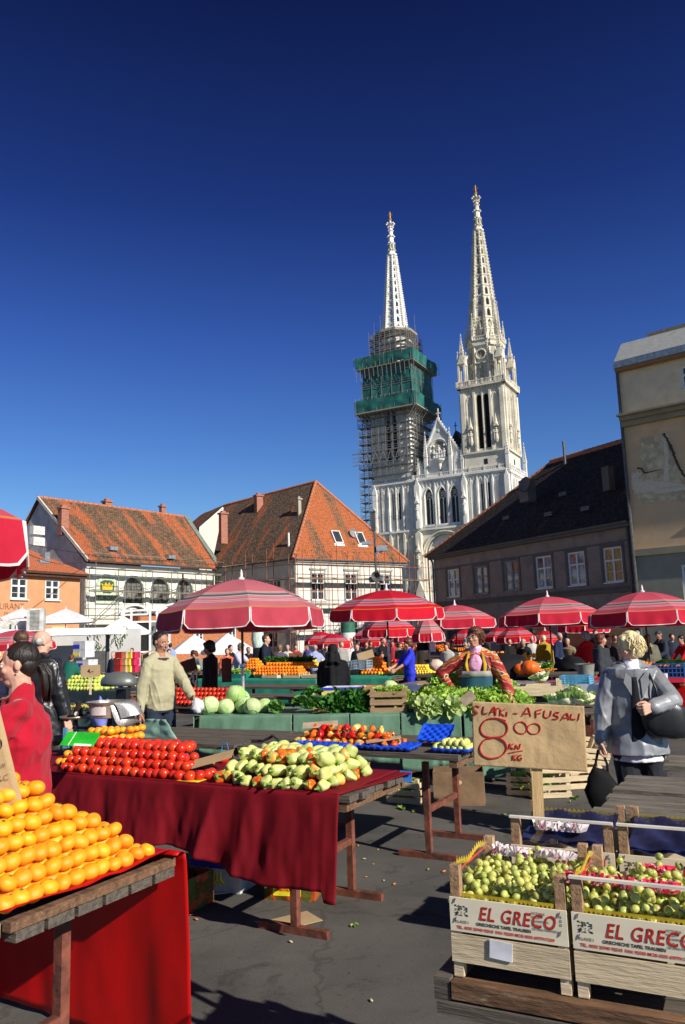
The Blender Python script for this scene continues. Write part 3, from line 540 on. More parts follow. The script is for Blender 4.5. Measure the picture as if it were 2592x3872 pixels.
def pinnacle(mb,x,y,z,h,w,m=0,sh=.45,crk=True):
    hs=h*sh; mb.box(x-w/2,x+w/2,y-w/2,y+w/2,z,z+hs,m)
    mb.box(x-w*.62,x+w*.62,y-w*.62,y+w*.62,z+hs,z+hs+w*.2,m)
    o=len(mb.v); r=w*.52
    mb._add([(x-r,y-r,z+hs+w*.2),(x+r,y-r,z+hs+w*.2),(x+r,y+r,z+hs+w*.2),(x-r,y+r,z+hs+w*.2),(x,y,z+h)],[(0,1,4),(1,2,4),(2,3,4),(3,0,4)],m)
    for sx_,sy_ in((0,-1),(0,1),(1,0),(-1,0)):
        a=(x+sx_*w*.5,y+sy_*w*.5,z+hs); 
        mb.tri((x+sx_*w*.56-sy_*w*.5,y+sy_*w*.56-sx_*w*.5,z+hs),(x+sx_*w*.56+sy_*w*.5,y+sy_*w*.56+sx_*w*.5,z+hs),(x+sx_*w*.56,y+sy_*w*.56,z+hs+w*1.1),m)
    if crk:
        k=max(3,int(h*(1-sh)/.6))
        for i in range(k):
            t=(i+.5)/k; q=r*(1-t); zz=z+hs+w*.2+(h-hs-w*.2)*t
            for a,b in((1,1),(1,-1),(-1,1),(-1,-1)): mb.box(x+a*q-.09,x+a*q+.09,y+b*q-.09,y+b*q+.09,zz-.1,zz+.1,m)
    mb.ell((x,y,z+h),(.12,.12,.28),6,4,m)
def balustrade(mb,x0,x1,y,z,h=.95,m=0,step=.42,axis='x'):
    def B(a,b,c,d,e,f):
        if axis=='x': mb.box(a,b,y+c,y+d,e,f,m)
        else: mb.box(y+c,y+d,a,b,e,f,m)
    B(x0,x1,-.14,.14,z+h-.18,z+h); B(x0,x1,-.16,.16,z,z+.16); n=int((x1-x0)/step)
    for i in range(n+1):
        c=x0+(x1-x0)*i/n; B(c-.08,c+.08,-.08,.08,z+.16,z+h-.18)
        if i%8==0: B(c-.2,c+.2,-.2,.2,z+.0,z+h+.12)
def corbels(mb,x0,x1,y,z,step=.7,m=0,h=.7,axis='x',sgn=-1):
    n=max(1,int((x1-x0)/step))
    for i in range(n):
        c=x0+(x1-x0)*(i+.5)/n
        for k,(ww,dd) in enumerate(((.32,.22),(.22,.16),(.12,.1))):
            a,b=c-ww/2,c+ww/2; zt=z-k*h/3
            if axis=='x': mb.box(a,b,y+sgn*dd,y-sgn*.01,zt-h/3,zt-.002,m)
            else: mb.box(y-.01 if sgn>0 else y-dd,y+dd if sgn>0 else y+.01,a,b,zt-h/3,zt-.002,m)
def statue(mb,x,y,z,h=2.4,m=0):
    mb.lathe([(.05,0),(.42,.02),(.36,h*.25),(.3,h*.5),(.36,h*.72),(.24,h*.82),(.1,h*.84),(.1,h*.86)],8,(x,y,z),m,sy=.7); mb.ell((x,y-.05,z+h*.93),(.16,.17,.2),8,6,m)
    mb.tube([(x-.3,y,z+h*.75),(x-.36,y-.15,z+h*.55),(x-.05,y-.35,z+h*.6)],.09,6,m); mb.tube([(x+.3,y,z+h*.75),(x+.36,y-.15,z+h*.55),(x+.05,y-.33,z+h*.52)],.09,6,m)
def niche_statue(mb,x,y,z,m=0):
    statue(mb,x,y-.35,z,2.5,m); mb.lathe([(.02,-.9),(.2,-.7),(.45,-.1),(.5,0)],8,(x,y-.3,z),m)
    for k in range(3): mb.box(x-.5+k*.02,x+.5-k*.02,y-.75,y,z+2.9+k*.12,z+3.0+k*.12,m)
    mb.lathe([(.5,3.3),(.3,3.9),(.12,5.0),(.02,5.9)],6,(x,y-.3,z),m)
# ---- west front block
f=MB(); LWN=[(-2.72,1.75),(.52,1.75),(3.38,1.75)]; SL=[(-11.4,.75),(-10.05,.75),(9.95,.75),(11.3,.75)]
op=[(c-w/2,c+w/2,25.5,33.6) for c,w in LWN]+[(c-w/2,c+w/2,27.4,33.6) for c,w in SL]
x0,x1=-16.4,16.25
wall(f,x0,x1,24.6,36,op,y=0,dep=1.1)
for c,w in LWN: archfill(f,c,w,25.5,33.6,.05,.9)
for c,w in SL: archfill(f,c,w,27.4,33.6,.05,.5)
# window jamb mouldings
for c,w in LWN:
    for s_ in(-1,1): f.tube([(c+s_*(w/2+.18),-.08,25.5),(c+s_*(w/2+.18),-.08,32.2),(c+s_*(w/2)*.7,-.08,33.3),(c,-.08,34.0)],.14,6)
    f.box(c-w/2-.5,c+w/2+.5,-.35,-.003,25.0,25.45)
# string course, cornice
f.box(x0-.1,x1+.1,-.5,0,24.3,24.75); f.box(x0-.2,x1+.2,-.55,0,35.7,36.15); f.box(x0-.1,x1+.1,-.35,0,35.35,35.69)
corbels(f,x0,x1,0,35.3,.85,h=1.1)
# piers & ribs
for x,w,d in [(-16.0,1.0,.8),(-12.6,.35,.45),(-8.9,.35,.45),(-7.6,.3,.3),(-5.2,1.3,.9),(-1.1,.3,.3),(1.98,.3,.3),(6.0,1.1,.9),(7.4,.25,.3),(8.9,.35,.45),(12.4,.35,.45),(13.7,.25,.3),(15.7,1.0,.9),(-14.2,.3,.4),(-10.72,.28,.35),(10.62,.28,.35)]:
    f.box(x-w/2,x+w/2,-d,.0,24.75,34.2 if w<1.2 and abs(x)<15 else 34.6)
    f.prism([(x-w/2,34.2),(x+w/2,34.2),(x,34.2+w*1.2+.6)],-d*.9,-.003)
    f.box(x-w*.35,x+w*.35,-d*1.2,-d,24.75,29.5); f.prism([(x-w*.35,29.5),(x+w*.35,29.5),(x,30.5)],-d*1.2,-d)
for x in(-5.2,6.0): niche_statue(f,x,-.9,27.6)
# arcade heads of blind panels
for a,b in((-16,-12.6),(-8.9,-5.6),(6.6,8.9),(12.4,15.2),(-12.4,-9.1),(9.1,12.2)):
    n=max(1,round((b-a)/1.15)); 
    for i in range(n):
        c=a+(b-a)*(i+.5)/n; w=(b-a)/n*.92
        for s_ in(-1,1): f.tube([(c+s_*w/2,-.12,33.4),(c+s_*w*.46,-.12,34.2),(c,-.12,34.9)],.09,5)
        f.tube([(c+(b-a)/n/2,-.1,25),(c+(b-a)/n/2,-.1,34)],.09,5)
f.build('west_front',[S_w],H)
# lower storey with great arch
f=MB(); o=(-4.1,5.1); wall(f,x0,x1,-8,24.3,[(o[0],o[1],2,23.3)],y=0,dep=1.4)
cx=.5;r=4.6; zc=18.7
for sgn in(-1,1):
    pts=[(cx+sgn*r,23.3),(cx,23.3)]+[(cx+sgn*r*math.sin(t),zc+r*math.cos(t)) for t in [PI/2*i/10 for i in range(11)]]
    f.prism(pts if sgn>0 else pts[::-1],.004,1.3)
for rr,yy in((r+.5,-.25),(r+.05,.2),(r-.4,.7)):
    f.tube([(cx-rr,yy,6)]+[(cx-rr*math.cos(PI*i/20),yy,zc+rr*math.sin(PI*i/20)) for i in range(21)]+[(cx+rr,yy,6)],.2,6)
for x,w,d in [(-16.0,1.2,1.2),(-12.4,.5,.6),(-8.9,.5,.6),(-5.3,1.3,1.1),(6.2,1.3,1.1),(9,.5,.6),(12.4,.5,.6),(15.7,1.2,1.2),(-14.2,.25,.3),(-10.7,.25,.3),(-7.2,.25,.3),(7.6,.25,.3),(10.7,.25,.3)]:
    f.box(x-w/2,x+w/2,-d,0,-8,23.6); f.prism([(x-w/2,23.6),(x+w/2,23.6),(x,24.2)],-d,-.01)
    for z in (4,10.5,17): f.box(x-w*.62,x+w*.62,-d*1.15,-.002,z,z+.3)
for x in(-5.3,6.2):
    for z in(8.5,16.5): niche_statue(f,x,-1.1,z)
for x in (-14.2,-10.7,-7.2,8,11.5,13.9):
    for i in range(2):
        for s_ in(-1,1): f.tube([(x+s_*.7+i*1.5-.7,-.1,21.6),(x+s_*.62+i*1.5-.7,-.1,22.6),(x+i*1.5-.7,-.1,23.4)],.09,5)
# tympanum tracery
f.box(o[0],o[1],1.41,1.5,2,23.3); 
for i in range(5): f.tube([(cx-3+i*1.5,1.3,6),(cx-3+i*1.5,1.3,16)],.16,6)
f.tube([(cx+3*math.cos(2*PI*i/24),1.3,18.6+2.6*math.sin(2*PI*i/24)) for i in range(25)],.22,6); f.tube([(cx+1.3*math.cos(2*PI*i/16),1.3,18.6+1.2*math.sin(2*PI*i/16)) for i in range(17)],.16,6)
# portal gable left low (visible between house and spire base)
f.prism([(-7.5,5),(-2.5,5),(-2.5,6),(-5,13),(-7.5,6)],-2.2,-1.2); f.tube([(-5+1.1*math.cos(2*PI*i/14),-2.25,7.6+1.1*math.sin(2*PI*i/14)) for i in range(15)],.2,6)
f.build('portal_storey',[S_y],H)
# windows: tracery and glass
for c,w in LWN:
    t=MB(); t.box(c-.09,c+.09,.55,.75,25.5,31.6)
    for s_ in(-1,1): t.tube([(c+s_*.09,.65,31.2),(c+s_*w*.25,.65,31.9),(c+s_*w*.42,.65,31.2)],.08,5)
    for k in range(4):
        a=PI/2*k+PI/4; t.tube([(c+.4*math.cos(a)+.26*math.cos(2*PI*i/10),.65,32.5+.42*math.sin(a)+.26*math.sin(2*PI*i/10)) for i in range(11)],.07,5)
    w_=t.build('window',[S_w],H); g=MB(); g.box(c-w/2,c+w/2,.8,.85,25.5,33.6); g.build('pane',[mat('leaded_glass',(.02,.022,.026),rough=.3)],w_)
for c,w in SL:
    g=MB(); g.box(c-w/2,c+w/2,.6,.65,27.4,33.6); g.build('window',[MATS['leaded_glass']],H)
# body: side walls, roof of nave
f=MB(); f.box(x0,x1,.9,11.5,-8,35.9); f.box(x0+1,x1-1,11.5,70,-8,30)
for k in range(6): f.box(x1-.001,x1+.6,1.5+k*1.9,2.0+k*1.9,0,34)
f.box(x1,x1+.3,-.3,11.6,35.2,36.0); corbels(f,0,11,x1,35.1,.9,axis='y',sgn=1)
f.build('nave_walls',[S_w],H)
f=MB(); f.prism([(-6.2,37),(6.2,37),(.4,49.5)],11.6,68); f.tube([(.4,11.7,49.4),(.4,11.7,51.5)],.1,6); f.box(.0,.8,11.65,11.75,50.5,50.7); f.build('nave_roof',[mat('nave_roof_slate',(.025,.028,.03),rough=.6)],H)
# balustrade with corner pinnacles
f=MB(); balustrade(f,x0,x1,-.3,36.15); balustrade(f,-.2,11.5,x1+.25,36.0,axis='y')
f.build('balustrade',[S_w],H)
f=MB(); pinnacle(f,x1-.2,-.2,36,7.2,.75); f.build('corner_pinnacle',[S_w],H); f=MB(); pinnacle(f,x1+.3,11.6,35.5,8.2,.75); 
f.tube([(x1-2,11.3,38.5),(x1-.9,11.5,39.6),(x1+.1,11.6,39.8)],.2,6); f.build('corner_pinnacle',[S_w],H)
# ---- central gable
f=MB(); gx=.35
f.prism([(-4.9,36.2),(-4.9,38.6),(-3.0,41.5),(-2.4,44.4),(gx,49.3),(3.2,44.4),(5.9,39.8),(5.9,36.2)],.3,1.1)
# rose niche: flat dark disc for recess shade behind statues, framed by moulded arch
for rr,yy,ww in((2.25,.1,.2),(1.95,.2,.14)): f.tube([(gx-rr,yy,40.6)]+[(gx-rr*math.cos(PI*i/16),yy,42.3+rr*1.15*math.sin(PI*i/16)) for i in range(17)]+[(gx+rr,yy,40.6)],ww,6)
f.box(gx-2.2,gx+2.2,-.2,.29,40.1,40.5); f.lathe([(.1,-2.3),(.35,-1.7),(.5,-1.0),(1.3,-.3),(1.4,0)],10,(gx,.0,40.1))
for a,b in(((-3.0,.2,42.6),(gx,.2,49.6)),((5.9,.2,40.2),(gx,.2,49.6))):
    f.bar(a,b,.5,.3); n=14; A=Vector(a);B=Vector(b)
    for i in range(n): p=A.lerp(B,(i+.5)/n); f.box(p.x-.16,p.x+.16,.0,.5,p.z+.12,p.z+.5)
for x,z,h,w in((-2.9,36.2,10.6,.75),(3.05,36.2,10.7,.75),(5.75,36.2,6.6,.6),(-4.9,36.2,4.6,.6)): pinnacle(f,x,-.1,z,h,w)
f.prism([(-5.4,36.2),(-3.4,36.2),(-3.4,38),(-4.4,40.6),(-5.4,38)],-.1,.29); f.prism([(3.7,36.2),(5.3,36.2),(5.3,39.3),(4.5,41.4),(3.7,39.3)],-.1,.29)
f.bar((gx,.6,49.2),(gx,.6,52.2),.22); f.box(gx-.5,gx+.5,.5,.7,50.9,51.15); f.ell((gx,.6,49.7),(.38,.38,.35),8,6)
f.ell((gx,.25,46.9),(.3,.1,.5),8,6); f.ell((gx,.25,46.9),(.5,.1,.3),8,6)
f.build('central_gable',[S_w],H)
f=MB(); 
for x,z,h in((gx,40.5,2.9),(gx-1.2,40.5,2.0),(gx+1.25,40.5,2.0),(gx-.6,40.5,1.6),(gx+.65,40.5,1.7)): statue(f,x,-.1,z,h)
for x in(-1.7,-.9,1.6,2.2): f.ell((x,.0,43.3),(.25,.25,.3),8,6)
f.build('gable_statues',[S_w],H)
f=MB(); f.prism([(gx-1.9,40.5),(gx+1.9,40.5)]+[(gx+1.9*math.cos(PI*i/14),42.3+2.15*math.sin(PI*i/14)) for i in range(15)],.27,.299); f.box(gx-.4,gx+.4,.25,.298,36.8,38.0); f.build('niche_shade',[S_g],H)
# ---- towers
def tower(cx,name,stone,full=True):
    t=empty(name,(cx,0,0)); t.parent=H; f=MB(); hw=4.9; hd=9.9; z0=36.0; zt=55.3
    lw=[(-.82,1.25),(.82,1.25)]
    def face(M_):
        o=len(f.v)
        wall(f,-hw,hw,z0,zt,[(c-w/2,c+w/2,41.2,53.6) for c,w in lw],y=0,dep=1.0)
        for c,w in lw: archfill(f,c,w,41.2,53.6,.04,.7)
        f.box(-.12,.12,-.1,.5,41.2,52)
        for x,w,d in((-4.5,.9,.45),(4.5,.9,.45),(-1.85,.45,.4),(1.85,.45,.4),(0,.25,.15),(-3.85,.25,.2),(3.85,.25,.2)): f.box(x-w/2,x+w/2,-d,-.002,40.6,54.2)
        for c in(-2.9,2.9):
            for s_ in(-1,1): f.tube([(c+s_*.75,-.12,41),(c+s_*.75,-.12,52),(c+s_*.4,-.12,53),(c,-.12,53.5)],.12,5)
            niche_statue(f,c,-.15,42.8)
        f.box(-hw-.1,hw+.1,-.4,-.002,40.2,40.6); f.box(-.4,.4,-.05,-.001,37.6,38.8,1)
        corbels(f,-hw,hw,0,55.2,.62,h=1.1)
        f.box(-hw-.75,hw+.75,-.75,.2,55.3,55.7); balustrade(f,-hw-.6,hw+.6,-.6,55.7,1.15,step=.36)
        f.xf(M_,o)
    face(Matrix.Identity(4)); face(Matrix.Translation((hw,hw,0))@Matrix.Rotation(R(90),4,'Z')); face(Matrix.Translation((-hw,hw,0))@Matrix.Rotation(R(-90),4,'Z')); face(Matrix.Translation((0,2*hw,0))@Matrix.Rotation(R(180),4,'Z'))
    f.box(-hw+.02,hw-.02,.02,2*hw-.02,55.0,55.6); f.build('shaft',[stone,MATS['leaded_glass']],t)
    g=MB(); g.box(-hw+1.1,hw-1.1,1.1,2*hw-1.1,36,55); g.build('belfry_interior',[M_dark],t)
    # octagon stage
    f=MB(); c=hw; 
    def octo(r,z0,z1,m=0): f.prismz([(r*math.cos(PI/8+PI/4*i),c+r*math.sin(PI/8+PI/4*i)) for i in range(8)],z0,z1,m)
    octo(3.9,55.6,66.0); octo(4.4,65.2,66.2)
    for k in range(8):
        a=PI/8+PI/4*k; p=(3.95*math.cos(a),c+3.95*math.sin(a)); f.tube([(p[0],p[1],55.6),(p[0],p[1],66)],.33,6)
        a=PI/4*k; M_=Matrix.Translation((0,c,0))@Matrix.Rotation(a,4,'Z')@Matrix.Translation((0,-3.62,0)); o=len(f.v)
        f.prism(lancet(0,1.1,56.2,60.6),-.04,.0,1); 
        for s_ in(-1,1): f.tube([(s_*.65,-.1,56.2),(s_*.65,-.1,59.7),(0,-.1,61)],.1,5)
        f.box(-1.3,1.3,-.45,-.002,61.0,61.25)
        if k%2==0:
            f.tube([(1.12*math.cos(2*PI*i/20),-.22,63.1+1.12*math.sin(2*PI*i/20)) for i in range(21)],.2,6)
            f.prism([(.95*math.cos(2*PI*i/20),63.1+.95*math.sin(2*PI*i/20)) for i in range(20)],-.12,-.02,1)
            f.bar((0,-.2,63.1),(.5,-.2,63.5),.09,.05,2); f.bar((0,-.2,63.1),(-.15,-.2,63.85),.09,.05,2)
            for i in range(12): a_=2*PI*i/12; f.bar((.7*math.cos(a_),-.16,63.1+.7*math.sin(a_)),(.88*math.cos(a_),-.16,63.1+.88*math.sin(a_)),.07,.05,2)
        else:
            f.prism(lancet(0,1.2,61.4,64.9),-.05,.0,1)
        f.xf(M_,o)
    # corner tabernacles: four slim legs, gabled canopy and spirelet
    for sx_,sy_ in((-1,-1),(1,-1),(-1,1),(1,1)):
        X=sx_*4.35;Y=c+sy_*4.35
        for a,b in((-1,-1),(1,-1),(-1,1),(1,1)): f.box(X+a*.7-.2,X+a*.7+.2,Y+b*.7-.2,Y+b*.7+.2,55.6,61)
        f.box(X-.95,X+.95,Y-.95,Y+.95,61,61.3)
        for q,(dx,dy) in enumerate(((0,-1),(0,1),(1,0),(-1,0))):
            if dx==0: f.prism([(X-.9,61.2),(X+.9,61.2),(X,63.4)],Y+dy*.95-.1,Y+dy*.95+.1)
            else:
                f._add([(X+dx*.95,Y-.9,61.2),(X+dx*.95,Y+.9,61.2),(X+dx*.95,Y,63.4),(X+dx*.75,Y-.9,61.2),(X+dx*.75,Y+.9,61.2),(X+dx*.75,Y,63.4)],[(0,1,2),(5,4,3),(0,2,5,3),(1,4,5,2)])
        pinnacle(f,X,Y,61.2,7.2,.8,sh=.35)
        for a,b in((-1,-1),(1,-1),(-1,1),(1,1)): pinnacle(f,X+a*.75,Y+b*.75,61.2,2.9,.3,crk=False)
        f.bar((X*.72,c+(Y-c)*.72,63.5),(X*.95,c+(Y-c)*.95,62),.35,.5)
    octo(4.55,66.2,66.45)
    for k in range(8):
        M_=Matrix.Translation((0,c,0))@Matrix.Rotation(PI/4*k,4,'Z'); o=len(f.v); balustrade(f,-1.75,1.75,-4.15,66.4,.95,step=.4); f.xf(M_,o)
    for k in range(8):
        a=PI/8+PI/4*k
        pinnacle(f,4.2*math.cos(a),c+4.2*math.sin(a),65.5,7.4 if k%2 else 6.2,.5); pinnacle(f,3.2*math.cos(a),c+3.2*math.sin(a),66.4,10.2,.55)
        a=PI/4*k; 
        f.bar((2.6*math.cos(a),c+2.6*math.sin(a),66.4),(2.6*math.cos(a),c+2.6*math.sin(a),71.0),.5,.3); pinnacle(f,3.1*math.cos(a),c+3.1*math.sin(a),66.4,5.2,.4,crk=False)
    octo(2.75,66.4,71.2,1); f.build('octagon_stage',[stone,S_g,S_gold],t)
    spire(t,c,stone)
    return t
def spire(t,c,stone,zb=66.6):
    f=MB(); rb=3.45; za=94.4; ra=1.05
    def rr(z): return rb+(ra-rb)*(z-67)/(za-67)
    def P_(k,z,s=1.): a=PI/8+PI/4*k; return Vector((rr(z)*s*math.cos(a),c+rr(z)*s*math.sin(a),z))
    rows=[zb+ (za-zb)*(1-(1-i/11)**1.12) for i in range(12)]
    for k in range(8):
        f.bar(P_(k,zb,1.02),P_(k,za,1.02),.36,.36); n=34
        for i in range(n):
            z=zb+(za-zb)*(i+.5)/n; p=P_(k,z,1.0); a=PI/8+PI/4*k; s=.16+.1*(1-i/n); q=p+Vector((math.cos(a),math.sin(a),.25))*s*1.5
            f.ell(q,(s*.8,s*.8,s*1.1),5,4)
        for i in range(11):
            z0,z1=rows[i],rows[i+1]; A=P_(k,z0);B=P_(k+1,z0);C=P_(k+1,z1);D=P_(k,z1)
            def q(u,v): return A.lerp(B,u).lerp(D.lerp(C,u),v)
            inner=[(.3,.12),(.7,.12),(.7,.62),(.5,.88),(.3,.62)]; outer=[(0,0),(1,0),(1,.62),(.5,1),(0,.62)]
            IN=[q(*w) for w in inner]; OU=[q(*w) for w in outer]
            for j in range(5): f.quad(OU[j],OU[(j+1)%5],IN[(j+1)%5],IN[j])
            f.tri(q(0,.62),q(.5,1),q(0,1)); f.tri(q(.5,1),q(1,.62),q(1,1))
            m=Vector((0,c,(z0+z1)/2)); 
            for j in range(5):
                a_,b_=IN[j],IN[(j+1)%5]; sh=lambda p:p+(Vector((0,c,p.z))-p).normalized()*.3
                f.quad(a_,b_,sh(b_),sh(a_))
            f.bar(q(0,0)*1.0,q(1,0)*1.0,.3,.26)
    f.lathe([(ra*1.0,za-.2),(ra*1.35,za),(ra*1.35,za+.35),(ra*.95,za+.5),(ra*.72,za+3.5),(ra*.6,za+5),(ra*.8,za+5.2),(ra*.6,za+5.5),(ra*.35,za+8.2),(ra*.75,za+8.5),(ra*.35,za+8.8),(.2,za+9.6)],8,(0,c,0))
    for k in range(8):
        for z,r,s in((za+8.6,.95,.26),(za+1.5,.95,.2),(za+3.4,.85,.2),(za+5.2,.85,.22),(za+6.8,.6,.18),(za+7.7,.65,.2)):
            a=PI/8+PI/4*k; f.ell((r*math.cos(a),c+r*math.sin(a),z),(s,s,s),5,4)
    for k in range(8):   # tracery slits in the upper shaft, dark panels painting their shade
        a=PI/4*k; o=len(f.v); f.prism(lancet(0,.32,za+1,za+3.2),-.98,-.8,1); f.xf(Matrix.Translation((0,c,0))@Matrix.Rotation(a,4,'Z'),o)
    f.build('spire',[stone,S_g],t)
    g=MB(); g.ell((0,c,za+9.9),(.4,.4,.42),8,6); g.lathe([(.16,za+10.1),(.12,za+11.7)],6,(0,c,0)); g.box(-.6,.6,c-.09,c+.09,za+10.95,za+11.2); g.box(-.1,.1,c-.61,c+.61,za+10.95,za+11.2); g.ell((0,c,za+11.8),(.18,.18,.25),6,4); g.build('cross',[S_gold],t)
tr=tower(11.15,'tower',S_y)
tl=empty('tower',(-11.3,0,0)); tl.parent=H
def ltower(t):
    f=MB(); hw=4.9;c=hw
    wall(f,-hw,hw,36,56,[(-1.45,-.2,41.2,53.6),(.2,1.45,41.2,53.6)],dep=1.); 
    wall(f,-hw,hw,36,56,[(-1.45,-.2,41.2,53.6),(.2,1.45,41.2,53.6)],dep=1.,M=Matrix.Translation((hw,hw,0))@Matrix.Rotation(R(90),4,'Z'))
    wall(f,-hw,hw,36,56,[],M=Matrix.Translation((-hw,hw,0))@Matrix.Rotation(R(-90),4,'Z'))
    for x in(-4.5,-2,2,4.5): f.box(x-.35,x+.35,-.4,-.002,40,55)
    f.prismz([(3.9*math.cos(PI/8+PI/4*i),c+3.9*math.sin(PI/8+PI/4*i)) for i in range(8)],56,72)
    f.prismz([(3.2*math.cos(PI/8+PI/4*i),c+3.2*math.sin(PI/8+PI/4*i)) for i in range(8)],72,75)
    for z in(67.5,70.2): f.prismz([(4.4*math.cos(PI/8+PI/4*i),c+4.4*math.sin(PI/8+PI/4*i)) for i in range(8)],z,z+.4)
    for k in range(8):
        a=PI/8+PI/4*k; f.tube([(4.0*math.cos(a),c+4.0*math.sin(a),66),(4.0*math.cos(a),c+4.0*math.sin(a),72)],.3,6)
        a=PI/4*k; f.ell((3.9*math.cos(a),c+3.9*math.sin(a),69),(.5,.5,.6),8,6); f.ell((4.1*math.cos(a+.3),c+4.1*math.sin(a+.3),71.3),(.35,.35,.35),8,6); f.ell((4.1*math.cos(a-.3),c+4.1*math.sin(a-.3),68.4),(.3,.3,.3),8,6)
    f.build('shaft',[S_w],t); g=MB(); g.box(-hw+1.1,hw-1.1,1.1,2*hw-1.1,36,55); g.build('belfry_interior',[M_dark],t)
ltower(tl)
S2=mat('limestone_cleaned',(.78,.77,.72),rough=.9,var=.1,scale=.5,c3=(.5,.49,.44),c3s=1.2,c3t=(.58,.7))
spire_t=empty('spire_top',(0,0,0)) if False else None
def lspire(t):
    global rnd
    spire(t,4.9,S2,zb=74.0)
lspire(tl)
# ---- scaffolding round the left tower
SC=empty('tower_scaffolding',(22,172.8,0),AL,label='steel scaffolding with green netting wrapped around the left cathedral tower',cat='scaffolding')
f=MB(); pl=MB()
def ringscaf(cx,cy,hx0,hx1,hy0,hy1,z0,z1,stz=2.,stx=1.7,planks=True,r=.09,bow=.0):
    xs=[hx0+(hx1-hx0)*i/max(1,round((hx1-hx0)/stx)) for i in range(max(1,round((hx1-hx0)/stx))+1)]
    ys=[hy0+(hy1-hy0)*i/max(1,round((hy1-hy0)/stx)) for i in range(max(1,round((hy1-hy0)/stx))+1)]
    per=[(x,hy0) for x in xs]+[(hx1,y) for y in ys[1:]]+[(x,hy1) for x in xs[::-1][1:]]+[(hx0,y) for y in ys[::-1][1:-1]]
    for x,y in per:
        f.bar((cx+x,cy+y,z0),(cx+x,cy+y,z1+rnd.uniform(.2,1.)),r,r)
        f.bar((cx+x*.88,cy+y*.88,z0),(cx+x*.88,cy+y*.88,z1),r,r)
    n=int((z1-z0)/stz)
    for k in range(n+1):
        z=z0+k*stz
        for dz in(0,.55,1.05):
            q=[(hx0,hy0),(hx1,hy0),(hx1,hy1),(hx0,hy1)]
            for i in range(4):
                a=q[i];b=q[(i+1)%4]; f.bar((cx+a[0],cy+a[1],z+dz),(cx+b[0],cy+b[1],z+dz),r*.8,r*.8)
        if planks:
            w=1.0; pl.box(cx+hx0,cx+hx1,cy+hy0,cy+hy0+w,z-.07,z); pl.box(cx+hx0,cx+hx1,cy+hy1-w,cy+hy1,z-.07,z); pl.box(cx+hx0,cx+hx0+w,cy+hy0+w,cy+hy1-w,z-.07,z); pl.box(cx+hx1-w,cx+hx1,cy+hy0+w,cy+hy1-w,z-.07,z)
        for i in range(len(per)-1):
            if rnd.random()<.22 and k<n: a=per[i];b=per[i+1]; f.bar((cx+a[0],cy+a[1],z),(cx+b[0],cy+b[1],z+stz),r*.7,r*.7)
tx,ty=-11.3,4.9
ringscaf(tx,ty,-6.3,6.3,-6.3,6.3,38,54,2.0)
ringscaf(tx,ty,-6.5,6.5,-6.5,6.5,56,66,3.3,2.6,planks=False)
ringscaf(tx,ty,-4.9,4.9,-4.9,4.9,67,73,1.6,1.4)
for k in range(10): a=2*PI*k/10; f.bar((tx+5.2*math.cos(a),ty+5.2*math.sin(a),72),(tx+5.2*math.cos(a),ty+5.2*math.sin(a),rnd.uniform(75,78)),.06,.06)
pl.prismz([(tx+5.3*math.cos(PI/8+PI/4*i),ty+5.3*math.sin(PI/8+PI/4*i)) for i in range(8)],73.3,73.9)
# stair tower at the far left and lattice beam
ringscaf(tx,ty,-8.0,-5.8,-6.4,-4.0,0,52,2.0,2.2)
for k in range(26): f.bar((tx-8,ty-6.3,k*2.),(tx-5.8,ty-6.3,k*2.+2),.07,.07)
for z in(41.0,43.8):
    f.bar((tx-9.5,ty-6.8,z),(tx+5.3,ty-6.8,z),.14,.14)
for i in range(15): f.bar((tx-9.5+i,ty-6.8,41 if i%2 else 43.8),(tx-8.5+i,ty-6.8,43.8 if i%2 else 41),.09,.09)
for i in range(4): f.bar((tx-9.5+i*.01,ty-6.8,41+i*.9),(tx-6,ty-6.8,41+i*.9),.08,.08)
# front face sparse scaffold on lower facade (left third)
for x in (-16.2,-13.3,-10.5,-7.6): f.bar((x,-1.9,-5),(x,-1.9,36),.07,.07)
for z in range(0,38,4): f.bar((-16.4,-1.9,z),(-7.2,-1.9,z),.06,.06)
f.build('poles',[S_steel],SC); pl.build('platforms',[S_plank],SC)
def netbox(hx,hy,z0,z1,hx2=None,name='net',sag=.25):
    n_=MB(); hx2=hx2 or hx
    q=[(-1,-1),(1,-1),(1,1),(-1,1)]
    for i in range(4):
        a=q[i];b=q[(i+1)%4]
        def fn(u,v):
            h=hx+(hx2-hx)*v; x=(a[0]+(b[0]-a[0])*u)*h; y=(a[1]+(b[1]-a[1])*u)*h; s=1+noise.noise(Vector((x*.5,y*.5,v*2)))*.04; return Vector((tx+x*s,ty+y*s,z0+(z1-z0)*v+noise.noise(Vector((x*.7,y*.7,0)))*.25*(1 if v>.9 else .4)))
        n_.grid(fn,26,8,uv=False)
    return n_.build(name,[S_net],SC,smooth=True)
netbox(6.35,6.35,56.3,64.6,name='net'); netbox(7.6,7.6,53.3,56.3,7.8,name='net'); netbox(7.4,7.4,64.3,66.9,7.5,name='net')
q=MB(); q.box(tx-7.9,tx+7.9,ty-7.9,ty+7.9,53.0,53.25); q.build('deck',[S_plank],SC); q=MB(); q.box(tx-7.4,tx+7.4,ty-7.4,ty+7.4,64.0,64.15); q.build('deck',[S_plank],SC)
q=MB()
